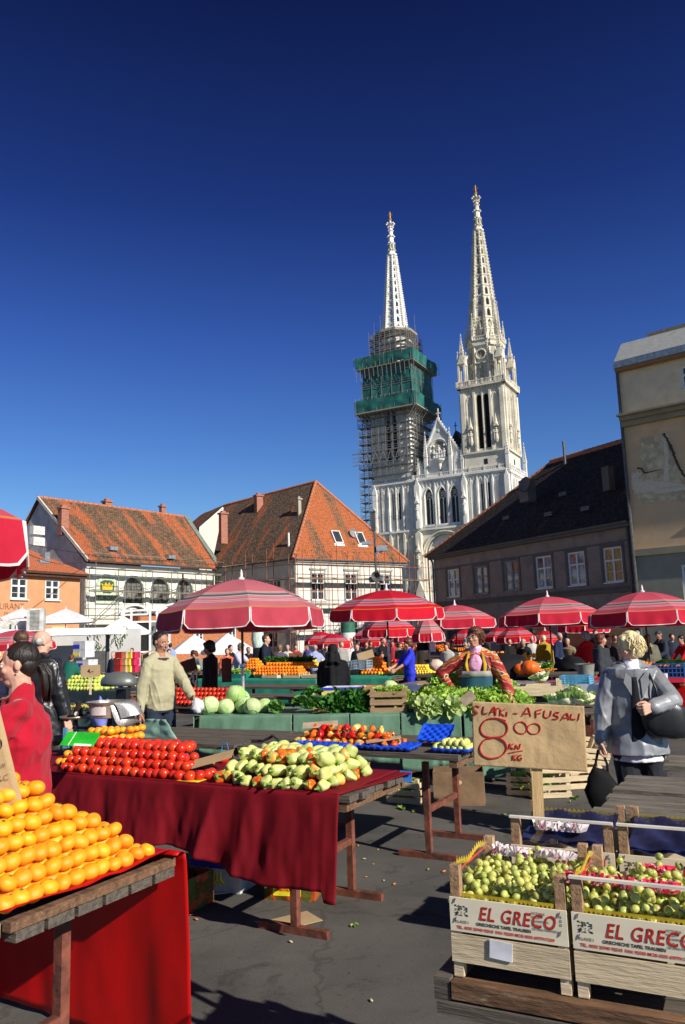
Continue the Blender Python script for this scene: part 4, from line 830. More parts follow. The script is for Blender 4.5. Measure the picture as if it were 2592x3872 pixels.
for k in range(15):
    x=tx-8+16*k/14
    for y0 in(-7.7,7.7): q.bar((x,ty+y0,53.0),(x*.8+tx*.2,ty+y0*.77,50.6),.1,.1); q.bar((x,ty+y0*.98,53.2),(x,ty+y0*.98,56.9),.08,.08); q.bar((x,ty+y0*.96,64),(x,ty+y0*.96,67.2),.08,.08)
    y=ty-8+16*k/14
    for x0_ in(7.7,-7.7): q.bar((tx+x0_,y,53.0),(tx+x0_*.77,y,50.6),.1,.1); q.bar((tx+x0_*.98,y,53.2),(tx+x0_*.98,y,56.9),.08,.08)
for k in range(14):
    x=tx-7.5+15*k/13; q.bar((x,ty-7.4,64.1),(x,ty-7.1,62.0-rnd.random()),.1,.1)
q.build('brackets',[S_steel],SC)
# ================================================================ scaffolding on the houses
def house_scaf(O,e,W,z1,name,label,m,stx=2.0,lv=(2.1,4.1,6.1),y=-1.1,extra=1.2,z0=0):
    o=empty(name,(O[0],O[1],0),math.atan2(e[1],e[0]),label=label,cat='scaffolding'); f=MB(); n=round(W/stx)
    for i in range(n+1):
        x=W*i/n
        for yy in(y,y+.75): f.bar((x,yy,z0),(x,yy,z1+rnd.uniform(-.2,extra)),.042,.042)
        for z in lv: f.bar((x,y,z),(x,y+.75,z),.05,.05)
    for z in lv:
        for dz in(0,1.0): f.bar((-.3,y,z+dz),(W+.3,y,z+dz),.036,.036)
    for i in range(0,n,2): f.bar((W*i/n,y-.03,lv[0]),(W*(i+1)/n,y-.03,lv[0]+2),.045,.045)
    f.build('poles',[m],o); f=MB()
    for z in lv: f.box(0,W,y+.06,y+.68,z-.1,z-.05)
    f.build('planks',[S_plank],o); return o
M_rust=mat('rusty_scaffold_tube',(.26,.10,.06),rough=.8,var=.4,scale=3)
house_scaf((-3.8,60),(8.7,6.3),12.8,7.6,'house_scaffolding','rust-red scaffolding along the bright face of the hipped roof house',M_rust,1.6)
a=Vector((-3.8,60,0))+Vector((-7.1,6,0)).normalized()*9.2
house_scaf((a.x,a.y),(7.1,-6),9.6,7.9,'house_scaffolding','rust-red scaffolding along the shaded face of the hipped roof house',M_rust,2.3)
o=house_scaf((-18.4,55.6),(7.6,10.3),12.6,7.2,'house_scaffolding','galvanised scaffolding across the arched windows of the cream house',mat('galvanised_tube',(.36,.37,.37),rough=.4,metal=.6),2.5,lv=(3.4,5.4,7.0),extra=.3)
# ================================================================ shared materials for the market
M_wood=mat('weathered_plank',(.105,.088,.07),rough=.85,var=.35,scale=5,stretch=(.6,9,9),bump=.9,bscale=12,c3=(.20,.17,.13),c3s=6,c3t=(.55,.75))
M_woodb=mat('worn_brown_batten',(.16,.085,.045),rough=.8,var=.4,scale=6,stretch=(1,6,6),bump=.8,bscale=12,c3=(.30,.24,.15),c3s=9,c3t=(.6,.7))
M_pale=mat('pale_crate_wood',(.62,.50,.32),rough=.8,var=.14,scale=4,stretch=(1,10,10),bump=.5,bscale=14,c3=(.42,.31,.18),c3s=5,c3t=(.6,.75),objvar=.08)
M_post=mat('crate_post_wood',(.36,.22,.12),rough=.85,var=.25,scale=14,bump=.6,bscale=60,c3=(.52,.38,.24),c3s=10,c3t=(.55,.7))
M_cratebrown=mat('aged_crate_wood',(.33,.22,.12),rough=.85,var=.2,scale=4,stretch=(1,8,8),bump=.5,objvar=.12)
M_rusty=mat('rust_painted_steel',(.17,.055,.035),rough=.7,var=.35,scale=14,bump=.4,bscale=40,c3=(.07,.035,.025),c3s=8,c3t=(.5,.65))
def clothmat(n,c,rough=.75,var=.12,sheen=.0,bump=.35,spec=.2,**k): return mat(n,c,rough=rough,var=var,scale=2.2,bump=bump,bscale=220,sheen=sheen,spec=spec,**k)
M_burg=clothmat('burgundy_felt',(.19,.005,.012),c3=(.13,.003,.008),c3s=2.5,c3t=(.45,.7))
M_redpl=mat('red_plastic_sheet',(.42,.003,.003),rough=.42,var=.12,scale=2,spec=.4,bump=.15,bscale=5)
M_green=clothmat('green_tarpaulin',(.12,.235,.155),rough=.5,bump=.6,c3=(.17,.30,.21),c3s=3,c3t=(.45,.7))
M_teal=clothmat('teal_cloth',(.03,.24,.16),rough=.6)
M_card=mat('cardboard',(.42,.29,.155),rough=.85,var=.1,scale=3,bump=.3,bscale=15)
M_ink=mat('black_ink',(.02,.02,.02),rough=.6); M_redink=mat('red_marker_ink',(.42,.015,.012),rough=.6)
# ---------------------------------------------------------------- trestle table
def trestle(corner,length,depth,label,group=None,top=.8,nm='trestle_table',py=(.12,.8),px=(.36,),thick=.04,ang=AL,plank=6,legs=True,footw=.44,planky=True):
    """corner = near right corner of the top; x runs left (negative), y away"""
    t=empty(nm,(corner[0],corner[1],0),ang,label=label,cat='table',group=group); b=MB()
    for i in range(plank):
        y0=depth*i/plank; o=len(b.v); e0=rnd.uniform(-.02,.015); b.box(-length,e0,y0+.004,y0+depth/plank-.004,top-thick,top-rnd.uniform(0,.004))
    b.build('tabletop',[M_wood],t)
    b=MB(); n=max(2,int(length/1.2))
    for x in [-.06]+[-length*i/n for i in range(1,n)]+[-length+.06]: b.box(x-.03,x+.03,.01,depth-.01,top-thick-.05,top-thick-.002)
    b.build('batten',[M_woodb],t)
    if legs:
        for x in (-px[0],-length+px[0]):
            for y in py:
                b=MB(); b.box(x-.022,x+.022,y-.022,y+.022,.045,top-thick-.052); b.build('leg',[M_rusty],t)
                b=MB(); b.box(x-footw/2-.03,x+footw/2,y-.022,y+.022,.0,.043); b.build('foot_bar',[M_rusty],t)
            b=MB(); b.box(x-.018,x+.018,py[0]+.023,py[1]-.023,.33,.37); b.build('rail',[M_rusty],t)
    return t
def drape(mb,x0,x1,ytop,ztop,drop,fold=.03,freq=7.,seed=0,flare=.04,nx=90,nz=22,axis='x',sgn=-1,wav=.03,m=0):
    """hanging cloth curtain: from (x,ytop,ztop) down by drop(x); axis x or y"""
    def fn(u,v):
        x=x0+(x1-x0)*u; d=drop(u) if callable(drop) else drop
        r1=1-abs(noise.noise(Vector((x*freq*.5+v*.35,seed,v*.25))))*2; r2=noise.noise(Vector((x*freq*1.1,seed+9,v*.6)))
        f=(.62*r1+.42*r2+.12*noise.noise(Vector((x*freq*3,seed,v*3)))-.12)*fold*1.15*(v**.55)
        off=sgn*(max(-.002,f+flare*v)+.003)
        z=ztop-d*v
        if v==0: off=sgn*.0
        return Vector((x,ytop+off,z)) if axis=='x' else Vector((ytop+off,x,z))
    mb.grid(fn,nx,nz,m,uv=False)
def sheet_top(mb,x0,x1,y0,y1,z,nx=40,ny=12,amp=.003,m=0,lift=None):
    def fn(u,v):
        x=x0+(x1-x0)*u;y=y0+(y1-y0)*v; return Vector((x,y,z+amp*(1+noise.noise(Vector((x*4,y*4,0))))+(lift(x,y) if lift else 0)))
    mb.grid(fn,nx,ny,m,uv=False)
def solid(o,th=.002):
    md=o.modifiers.new('thickness','SOLIDIFY'); md.thickness=th; md.offset=0; return o
# ---------------------------------------------------------------- umbrellas
def umbmat(name,base,stripe,accent,grey=(.12,.12,.13)):
    m=bpy.data.materials.new(name); m.use_nodes=True; nt=m.node_tree; L=nt.links.new; p=nt.nodes['Principled BSDF']; p.inputs['Roughness'].default_value=.8; p.inputs['Specular IOR Level'].default_value=.2
    uv=_n(nt,'ShaderNodeUVMap'); s=_n(nt,'ShaderNodeSeparateXYZ'); L(uv.outputs[0],s.inputs[0]); r=_n(nt,'ShaderNodeValToRGB'); r.color_ramp.interpolation='CONSTANT'; L(s.outputs['Y'],r.inputs[0])
    e=r.color_ramp.elements; seq=[(0,base),(.055,stripe),(.07,base),(.09,grey),(.10,stripe),(.115,base),(.63,accent),(.64,base),(.655,stripe),(.67,base),(.685,stripe),(.70,grey),(.75,stripe),(.77,base),(.79,stripe),(.80,base),(.83,stripe),(.845,base),(.86,stripe),(.875,base),(.965,accent),(.985,base)]
    e[0].position=0;e[0].color=(*base,1); e[1].position=.055; e[1].color=(*stripe,1)
    for a,b in seq[2:]: q=e.new(a); q.color=(*b,1)
    tc=_n(nt,'ShaderNodeTexCoord'); nz=_n(nt,'ShaderNodeTexNoise',Scale=1.7,Detail=5.); L(tc.outputs['Object'],nz.inputs['Vector']); mr=_n(nt,'ShaderNodeMapRange'); mr.inputs[3].default_value=.75; mr.inputs[4].default_value=1.2; L(nz.outputs['Fac'],mr.inputs[0])
    sc=_n(nt,'ShaderNodeVectorMath'); sc.operation='SCALE'; L(r.outputs[0],sc.inputs[0]); L(mr.outputs[0],sc.inputs['Scale']); L(sc.outputs[0],p.inputs['Base Color'])
    # thin cloth lets some sun through
    tr=_n(nt,'ShaderNodeBsdfTranslucent'); L(sc.outputs[0],tr.inputs[0]); mx=_n(nt,'ShaderNodeMixShader'); mx.inputs[0].default_value=.32; out=[n for n in nt.nodes if n.type=='OUTPUT_MATERIAL'][0]; L(p.outputs[0],mx.inputs[1]); L(tr.outputs[0],mx.inputs[2]); L(mx.outputs[0],out.inputs[0])
    return m
def valmat(name,c):
    m=mat(name,c,rough=.8,var=.12,scale=3,spec=.2); nt=m.node_tree; L=nt.links.new; p=nt.nodes['Principled BSDF']; tr=_n(nt,'ShaderNodeBsdfTranslucent',Color=(*c,1)); mx=_n(nt,'ShaderNodeMixShader'); mx.inputs[0].default_value=.2; out=[n for n in nt.nodes if n.type=='OUTPUT_MATERIAL'][0]; L(p.outputs[0],mx.inputs[1]); L(tr.outputs[0],mx.inputs[2]); L(mx.outputs[0],out.inputs[0]); return m
U_red=umbmat('umbrella_red',(.62,.012,.035),(.62,.38,.44),(.75,.22,.03),(.18,.15,.25)); V_red=valmat('valance_red',(.60,.01,.03))
U_fade=umbmat('umbrella_faded',(.62,.17,.21),(.60,.48,.48),(.60,.26,.06),(.12,.13,.14)); V_fade=valmat('valance_faded',(.50,.06,.09))
U_pink=umbmat('umbrella_pinkish',(.64,.09,.14),(.62,.44,.46),(.72,.28,.06),(.10,.16,.16)); V_pink=valmat('valance_pinkish',(.55,.02,.05))
M_trim=mat('white_trim',(.75,.66,.64),rough=.7); M_pole=mat('umbrella_pole_dark',(.05,.045,.045),rough=.5,metal=.3); M_alu=mat('aluminium_pole',(.55,.56,.57),rough=.35,metal=.6)
def umbrella(name,R_,h,zc,M,V,label,rot=0,n=8,pw=1.75,hv=.22,trim=True,group='market umbrellas with red striped canopies',tilt=0,loc=(0,0,0),pole_z=0.,collar=None,ribs=True,cat='umbrella'):
    """zc rim height, h crown rise"""
    t=empty(name,loc,(tilt,0,rot),label=label,cat=cat,group=group); c=MB(); K=10
    for k in range(n):
        a0=2*PI*k/n;a1=2*PI*(k+1)/n
        def fn(u,v):
            r=R_*v; z=zc+h*(1-v**pw)
            A=Vector((math.cos(a0)*r,math.sin(a0)*r,z));B=Vector((math.cos(a1)*r,math.sin(a1)*r,z)); q=A.lerp(B,u); q.z-=.010*R_*math.sin(PI*u)*v; return q
        o=len(c.v); c.grid(fn,8,K)
    c.build('canopy',[M],t,smooth=40)
    va=MB(); tr=MB()
    for k in range(n):
        a0=2*PI*k/n;a1=2*PI*(k+1)/n; A=Vector((math.cos(a0)*R_,math.sin(a0)*R_,zc));B=Vector((math.cos(a1)*R_,math.sin(a1)*R_,zc)); w=(B-A).length; rc=.07/w if w else .1
        def bot(u):
            e=min(u,1-u)/ (.09); return hv*(1-.28*(1-min(1,e))**2)
        def fn(u,v):
            uu=.012+u*.976; q=A.lerp(B,uu); sagz=.010*R_*math.sin(PI*uu); out_=Vector((q.x,q.y,0)).normalized()*(.012*math.sin(uu*19+k*2)*v+.02*v); return q+out_-Vector((0,0,sagz+bot(u)*v))
        va.grid(fn,16,5,uv=False)
        if trim:
            pts=[fn(0,v/5) for v in range(6)]+[fn(u/16,1) for u in range(1,17)]+[fn(1,1-v/5) for v in range(1,6)]; tr.tube([p*1.0003 for p in pts],.009,5)
    va.build('valance',[V],t,smooth=True)
    if trim: tr.build('trim',[M_trim],t)
    p=MB(); p.tube([(0,0,pole_z),(0,0,zc+h-.02)],.019,8); 
    pp=p.build('pole',[M_pole],t)
    if collar: p=MB(); p.tube([(0,0,collar[0]),(0,0,collar[1])],.026,8); p.lathe([(.045,0),(.05,.02),(.045,.06)],8,(0,0,collar[1])); p.build('pole_sleeve',[M_alu],t)
    f=MB(); f.lathe([(.045,0),(.05,.03),(.02,.05),(.022,.10),(.012,.15),(.002,.17)],10,(0,0,zc+h-.01)); f.build('finial',[M_trim],t)
    if ribs:
        for k in range(n):
            r_=MB(); a=2*PI*k/n; pts=[(math.cos(a)*R_*v,math.sin(a)*R_*v,zc+h*(1-v**pw)-.015) for v in (0,.2,.4,.6,.8,1)]; r_.tube(pts,.006,4); r_.bar((.02*math.cos(a),.02*math.sin(a),zc+h*.35-.25),pts[2],.008); r_.build('rib',[M_pole],t)
    return t
def umb_at(px,py,Y,halfpx,M,V,label,rot=.2,h=.42,**k):
    """apex pixel and distance, half width in pixels"""
    p=gy(px,py,Y); R_=halfpx/FPX*Y*1.0; return umbrella('market_umbrella',R_,h,p.z-h,M,V,label,rot=rot,loc=(p.x,p.y,0),tilt=rnd.uniform(-.03,.03),**k)
umb_at(915,2190,12.1,308,U_fade,V_fade,'large faded pink-red striped umbrella standing over the cabbage stall',rot=.22,h=.50,hv=.27,collar=(.35,1.25))
umb_at(1460,2232,17.5,212,U_red,V_red,'bright red striped umbrella over the lemons, before the lower roof of the pale house',rot=.1,h=.42,hv=.24,collar=(.5,1.5))
umb_at(1722,2288,22,152,U_pink,V_pink,'pinkish red umbrella behind the woman in the apron, between two bigger ones',rot=.3,h=.42,hv=.24)
umb_at(2075,2256,19.5,190,U_pink,V_pink,'pink-red umbrella over the woman in the yellow coat',rot=.35,h=.45,hv=.26)
umb_at(2435,2238,16.8,215,U_pink,V_pink,'rightmost pink-red umbrella with a dark pole, in front of the tall ochre house',rot=.15,h=.45,hv=.27)
# near umbrella whose corner enters at the left edge
p=gy(98,2133,4.5); umbrella('market_umbrella',1.28,.42,p.z+.27,U_pink,V_pink,'near red umbrella corner with yellow stripe and white hem at the upper left edge',rot=.05,hv=.27,loc=(p.x-1.34,p.y+.05,0),tilt=0)
umb_at(262,2413,30,82,U_red,V_red,'small red umbrella beyond the man in black leather',h=.38,hv=.2,ribs=False)
umb_at(65,2382,24,140,U_pink,V_pink,'pale pink-red umbrella behind the two men at the left edge',h=.4,hv=.2,ribs=False)
for px,py,Y,hp,mt,lab in ((1215,2388,34,62,U_red,'far red umbrella left of the advertising column'),(1262,2396,30,72,U_red,'far umbrella with shaded purple side, directly left of the advertising column'),
  (1470,2326,21,100,U_red,'red umbrella tucked below the bright one, over the woman in blue'),(1412,2390,32,58,U_red,'small far red umbrella above the man in the dark suit'),
  (1395,2372,40,60,U_pink,'distant red umbrella right behind the advertising column'),(1548,2370,30,58,U_pink,'pale striped far umbrella above the woman in blue'),(1622,2335,19,60,U_fade,'purple-shaded umbrella overlapping the left rim of the pinkish one'),
  (1762,2378,30,62,U_red,'far red striped umbrella left of the apron woman head'),(1890,2372,32,60,U_red,'far red umbrella right of the apron woman head'),(1952,2366,27,72,U_red,'far red umbrella peeping under the left rim of the yellow coat umbrella'),
  (2198,2318,24,92,U_red,'shaded red umbrella between the two large ones on the right'),(2062,2384,32,56,U_red,'small distant red umbrella directly behind the yellow coat woman'),(1508,2400,36,46,U_red,'tiny distant red umbrella above the wicker basket')):
    umb_at(px,py,Y,hp,mt,V_red if mt is U_red else V_pink,lab,rot=rnd.random(),h=.38,hv=.2,ribs=False)
# white parasols of the cafe
M_wh=valmat('white_parasol_cloth',(.78,.79,.84))
def parasol(px,py,Y,halfpx,label,h=.65,hv=.12,m=None,rot=.3,txt=None):
    p=gy(px,py,Y); R_=halfpx/FPX*Y*1.1; mm=m or M_wh
    t=umbrella('parasol',R_,h,p.z-h,mm,mm,label,rot=PI/4+rot,n=4,pw=1.05,hv=hv,trim=False,group='cafe parasols' if not m else None,loc=(p.x,p.y,0),ribs=False,cat='parasol'); return t
parasol(85,2300,44,105,'white cafe parasol furthest left behind the air conditioner'); parasol(250,2302,42,130,'white cafe parasol in front of the orange house, right of the air conditioner'); parasol(468,2330,32,120,'white cafe parasol before the glass kiosk')
parasol(735,2400,34,105,'white cafe parasol behind the man in the beige sweater, left of a pair'); parasol(862,2394,30,115,'white cafe parasol just under the big faded umbrella, right of a pair')
Mc=mat('cola_red',(.62,.006,.008),rough=.5); pr=parasol(-70,2300,30,140,'red cola parasol with white script at the left edge',m=Mc)
text('lettering','Coca-Cola',M_trim,pr,(.0,0,0),(0,0,0),.1) if False else None
def worldtext(body,px,py,Y,size,m,parent,shear=.3,off=.004,align='CENTER',rz=0):
    bpy.context.view_layer.update(); p=gy(px,py,Y); l=parent.matrix_world.inverted()@p
    t=text('lettering',body,m,parent,l,(R(90),0,rz-parent.rotation_euler.z),size,shear=shear,off=off,align=align); return t
worldtext('Coca-Cola',35,2346,28.3,.30,M_trim,pr,off=.006)
# furled parasol beside the police officer
f=empty('parasol',(*gy(975,2430,24).xy,0),0,label='furled pale green and white parasol left of the police officer',cat='parasol'); c=MB(); c.lathe([(.03,0),(.12,.1),(.2,.5),(.14,1.2),(.06,1.6),(.02,1.8)],9,(0,0,1.15)); c.build('canopy',[mat('furled_cloth',(.55,.68,.58),var=.3,scale=9,stretch=(3,3,.3))],f,smooth=True); c=MB(); c.tube([(0,0,0),(0,0,3.0)],.03); c.build('pole',[M_pole],f)
# ---------------------------------------------------------------- crates
def crate(name,w,d,h,label,rows=3,mat_=None,group=None,loc=(0,0,0),rot=0,posts=.03,bottom=True,cat='crate',tilt=(0,0)):
    m=mat_ or M_pale; t=empty(name,loc,(tilt[0],tilt[1],rot),label=label,cat=cat,group=group); th=.008
    for sx_ in(-1,1):
        for sy_ in(-1,1):
            b=MB(); x=sx_*(w/2-posts/2-th);y=sy_*(d/2-posts/2-th); b.box(x-posts/2,x+posts/2,y-posts/2,y+posts/2,.0,h+.02); b.build('corner_post',[m],t)
    bh=h/rows*.68
    for r in range(rows):
        z=.01+h*r/rows
        for sy_ in(-1,1): b=MB(); y=sy_*(d/2-th/2); b.box(-w/2,w/2,y-th/2,y+th/2,z,z+bh); b.build('side_board',[m],t)
        for sx_ in(-1,1): b=MB(); x=sx_*(w/2-th/2); b.box(x-th/2,x+th/2,-d/2+th+.001,d/2-th-.001,z,z+bh); b.build('end_board',[m],t)
    if bottom: b=MB(); [b.box(-w/2+th+.001,w/2-th-.001,-d/2+.01+i*d/5,-d/2+.01+i*d/5+d/6.5,.002,.009) for i in range(5)]; b.build('base_slats',[m],t)
    return t
def carton(name,w,d,h,m,label,loc,rot=0,group=None,open_=True,cat='box',lid=None):
    t=empty(name,loc,rot,label=label,cat=cat,group=group); b=MB(); th=.006
    b.box(-w/2,w/2,-d/2,-d/2+th,0,h);b.box(-w/2,w/2,d/2-th,d/2,0,h);b.box(-w/2,-w/2+th,-d/2+th,d/2-th,0,h);b.box(w/2-th,w/2,-d/2+th,d/2-th,0,h);b.box(-w/2+th,w/2-th,-d/2+th,d/2-th,0,th)
    if not open_: b.box(-w/2-.001,w/2+.001,-d/2-.001,d/2+.001,h,h+th)
    b.build('box_body',[m],t); return t
# ---------------------------------------------------------------- fruit prototypes (moved into place as the first copies)
def fruit(name,r,m,fn=None,n=18,k=12,cal=None,smooth=True,mats=None):
    b=MB(); b.ell((0,0,0),(r,r,r),n,k,0,fn=fn)
    if cal: cal(b)
    return b.mesh(name,[m]+(mats or []),smooth=True)
M_mand=mat('mandarin_peel',(.92,.31,.010),rough=.33,var=.0,scale=3,c2=(.92,.40,.018),bump=.25,bscale=420,spec=.5,coat=.12,objvar=.06,huevar=.011,sss=.05)
M_calyx=mat('calyx_green',(.12,.20,.04))
M_tom=mat('tomato_skin',(.62,.035,.010),rough=.27,var=.12,scale=2,spec=.5,objvar=.08,huevar=.004,coat=.25)
M_lemon=mat('lemon_peel',(.86,.60,.04),rough=.4,var=.06,bump=.3,bscale=300,objvar=.06)
M_orange=mat('orange_peel',(.90,.24,.008),rough=.38,var=.1,bump=.3,bscale=300,objvar=.08,huevar=.01)
def mand_fn(d,q):
    z=q.z*.80; dip=math.exp(-((1-abs(d.z))*30)); z-=math.copysign(dip*.004,d.z); w=1+.025*math.sin(3*math.atan2(d.y,d.x))+.02*noise.noise(d*2.2); return Vector((q.x*w,q.y*w,z))
def calx(b): 
    for i in range(5): a=2*PI*i/5; b.tri((0,0,.0275),(.007*math.cos(a-.4),.007*math.sin(a-.4),.0272),(.007*math.cos(a+.4),.007*math.sin(a+.4),.0272),1)
    b.ell((0,0,.028),(.002,.002,.002),5,3,1)
ME_mand=[fruit('mandarin',.0345,M_mand,mand_fn,22,14,calx,mats=[M_calyx]) ,fruit('mandarin',.033,M_mand,lambda d,q:mand_fn(d,q)*1.03,22,14)]
ME_tom=[fruit('tomato',.0355,M_tom,lambda d,q:Vector((q.x*(1+.03*math.sin(math.atan2(d.y,d.x)*5)),q.y,q.z*.92)),20,14),fruit('tomato',.034,M_tom,lambda d,q:Vector((q.x*1.04,q.y,q.z*.97)),20,14)]
def place(me,loc,name,label=None,cat=None,group=None,rot=None,sc=1.,kids=()):
    o=bpy.data.objects.new(name,me); col.objects.link(o); o.location=loc; o.rotation_euler=rot if rot else (rnd.uniform(-.5,.5),rnd.uniform(-.5,.5),rnd.uniform(0,6.3)); o.scale=(sc,)*3 if not hasattr(sc,'__len__') else sc
    if label: tag(o,label,cat,group)
    for nm,km in kids: k=bpy.data.objects.new(nm,km); col.objects.link(k); k.parent=o
    return o
class FR:  # frame of a table: local (x right along L, y away, z up) -> world
    def __init__(s,c,ang=AL): s.o=Vector((c[0],c[1],0)); s.a=ang; s.m=Matrix.Rotation(ang,3,'Z')
    def __call__(s,x,y,z): return s.o+s.m@Vector((x,y,z))
    def inv(s,p): return s.m.inverted()@(Vector(p)-s.o)
    def px(s,x,y,Z=.8): return s.inv(gz(x,y,Z))
# ================================================================ mandarin stall (front left)
C2=gz(60,3500,.78); F2=FR(C2)
t=empty('trestle_table',(C2.x,C2.y,0),AL,label='table with brown batten edge carrying the mandarin pyramid, lower left corner',cat='table')
b=MB(); 
for i in range(6): b.box(-2.4,-.03,i*.135+.003,i*.135+.13,.735,.77)
b.build('tabletop',[M_wood],t)
b=MB(); b.box(-.04,.0,-.02,.80,.762,.795); b.build('edge_batten',[M_woodb],t)
for i in range(6): b=MB(); b.box(-.06-.0,-.004,i*.135+.005,i*.135+.122,.722,.758); b.build('plank_end',[M_wood],t)
b=MB(); b.box(-2.4,-.05,-.13,-.02,.74,.785); b.build('front_board',[M_pale],t)
pl=F2.px(265,3500,.5); q=F2.inv(gy(262,3640,(F2(-.22,.50,0)).y))
for x,y in((-.22,.40),(-.22,-.25)):
    b=MB(); b.box(x-.022,x+.022,y-.022,y+.022,.0,.714); b.build('leg',[M_rusty],t)
b=MB(); b.box(-.24,-.2,-.227,.397,.27,.31); b.build('rail',[M_rusty],t)
# red plastic sheet
s=MB()
def lift(x,y): return .03*max(0,(x+.12)/.12)*(.6+.4*math.sin(y*9+1))+.02*max(0,noise.noise(Vector((x*3,y*6,1))))
sheet_top(s,-2.3,-.012,-.02,.79,.802,60,30,lift=lift)
drape(s,-2.3,.035,.82,.812,lambda u:.80+.02*math.sin(u*9),fold=.05,freq=3.4,seed=4,flare=.02,nx=120,nz=24,sgn=1)
def jn(u,v): x=-2.3+2.335*u; return Vector((x,.77+.05*v,.812+.012*math.sin(PI*v)-(.0)))
s.grid(jn,60,4,uv=False)
o=s.build('tablecloth',[M_redpl],smooth=True,loc=(C2.x,C2.y,0),rot=AL,label='glossy red plastic sheet under the mandarins hanging to the ground behind',cat='tablecloth'); solid(o,.002)
GM='mandarins piled in the pyramid on the red sheet'; LM_='small orange mandarin in the pyramid at the lower left'
sp=.0655
n=0; sp=.0630
for k in range(9):
    z=.835+k*.0485; x1=-.078-k*.050; ya=.015+k*.020; yb=.735-k*.056
    rows=4
    ny=int((yb-ya)/sp)
    for r in range(14 if k<8 else 14):
        x=x1-r*.0635
        if x<-.95: break
        for j in range(ny+1):
            y=ya+(j+.5*(k%2))*sp
            if y>yb: continue
            inner=(r>=2 and j<ny-1 and k<8)
            if inner: continue
            if r>=9 and k<8: continue
            # skip those that fall outside the picture on the left
            p=F2(x,y,z); pc=M.inverted()@p; u=pc.x/-pc.z*FPX+1296
            if u<-60: continue
            p+=Vector([rnd.uniform(-.004,.004) for _ in range(3)])
            place(ME_mand[rnd.random()<.7],p,'mandarin',LM_,'mandarin',GM,sc=rnd.uniform(.95,1.13)); n+=1
print('mandarins',n)
# loose ones and a cut half on the crest
for x,y,z in((-.50,.30,1.335),(-.56,.22,1.33),(-.46,.24,1.34)):
    pass
for q in((-.55,.19,1.288),(-.615,.25,1.286),(-.50,.235,1.284),(-.49,.30,1.27)):
    place(ME_mand[0],F2(*q),'mandarin','loose mandarin lying on the crest of the pyramid','mandarin','loose mandarins on the crest of the pyramid',sc=1.08)
h=MB(); h.ell((0,0,0),(.034,.034,.034),20,10,0,fn=lambda d,q:Vector((q.x,q.y,min(q.z,.002)))); hh=h.build('mandarin_half',[M_mand],loc=F2(-.66,.17,1.283),rot=(R(55),R(10),.4),smooth=True,label='cut mandarin half showing its pale segments on the crest of the pyramid',cat='mandarin')
h=MB(); h.lathe([(.0005,.0035),(.030,.0035)],20); h.build('rind_ring',[mat('pith',(.85,.62,.35))],hh); h=MB()
for i in range(9): 
    a0=2*PI*i/9+.06;a1=2*PI*(i+1)/9-.06; h.prismz([(.003*math.cos((a0+a1)/2),.003*math.sin((a0+a1)/2)),(.026*math.cos(a0),.026*math.sin(a0)),(.0275*math.cos((a0+a1)/2),.0275*math.sin((a0+a1)/2)),(.026*math.cos(a1),.026*math.sin(a1))],.0036,.006)
h.build('segments',[mat('mandarin_flesh',(.9,.33,.03),rough=.25)],hh)
# ================================================================ burgundy stall: tomatoes and peppers
C1=gz(1290,3008,.8); F1=FR(C1)
T1=trestle((C1.x+LX.x*.06,C1.y+LX.y*.06),3.3,.82,'long trestle table under the burgundy cloth with its bare plank end showing',py=(.06,.76),px=(.42,),plank=7)
s=MB(); sheet_top(s,-3.25,.0,-.01,.80,.804,90,18,amp=.004)
def cor(u,v): x=.0+.12*u*(v); y=.0+.80*v; return Vector((x,y,.806-.02*u*0+.002*math.sin(v*9)))
s.grid(cor,6,18,uv=False)
dr=lambda u:.40+.14*max(0,(u-.62)/.38)+.03*math.sin(u*17)+(.05 if u>.975 else 0)+.05*max(0,.25-u)*4
drape(s,-3.25,.0,-.012,.806,dr,fold=.085,freq=6.2,seed=2.3,flare=.05,nx=220,nz=26)
o=s.build('tablecloth',[M_burg],smooth=True,loc=(C1.x,C1.y,0),rot=AL,label='burgundy felt cloth under the tomatoes and pale peppers, hanging in folds',cat='tablecloth'); solid(o,.004)
GT='tomatoes stacked on the burgundy cloth'; LT='ripe red tomato in the stack on the burgundy cloth'
a0=F1.px(215,2915,.84); a1=F1.px(640,2955,.84); xa,xb=a0.x,a1.x; print('tom',a0,a1); n=0; sp=.066
def tom(p,l=LT,g=GT,sc=None): 
    global n; n+=1; return place(ME_tom[rnd.random()<.5],p,'tomato',l,'tomato',g,sc=sc or rnd.uniform(.93,1.12))
yb0=max(.03,a0.y)
for k in range(4):
    nx=int((xb-xa+.24-k*.12)/sp); 
    for i in range(nx):
        x=xa-.09+k*.034+i*sp; over=max(0,x-xb)
        for r in range(2 if k<3 and over<=0 else 3):
            y=yb0+.02+k*.036+r*.064+over*.55
            if y>.66-over*.2 or (k>0 and over>.30-k*.06): continue
            if k<3 and 1<=r<2 and over<=0: continue
            tom(F1(x+rnd.uniform(-.010,.010)+(r%2)*.02,y+rnd.uniform(-.01,.01),.838+k*.050+rnd.uniform(-.004,.004)))
for px,py in((700,2868),(735,2862),(760,2888),(722,2893)): tom(gz(px,py,.84))
tom(gz(848,2868,.84),'single tomato beside a pale pepper at the right end of the tomatoes',None,1.15)
print('tomatoes',n)
# yellow oranges behind the tomatoes
n2=0
for k in range(5):
    q=F1.px(170,2890,.84)
    for i in range(9-k):
        for r in range(3):
            P=F1(q.x+k*.03+i*.064,max(.12,q.y)+.10+k*.05+r*.062+(.14 if i>3 else 0),.84+k*.050)
            place(ME_mand[1],P,'mandarin','small yellow-orange fruit in the pile between the red sleeve and the tomatoes','mandarin','yellow-orange fruit heaped behind the tomatoes',sc=rnd.uniform(.8,1.)); n2+=1
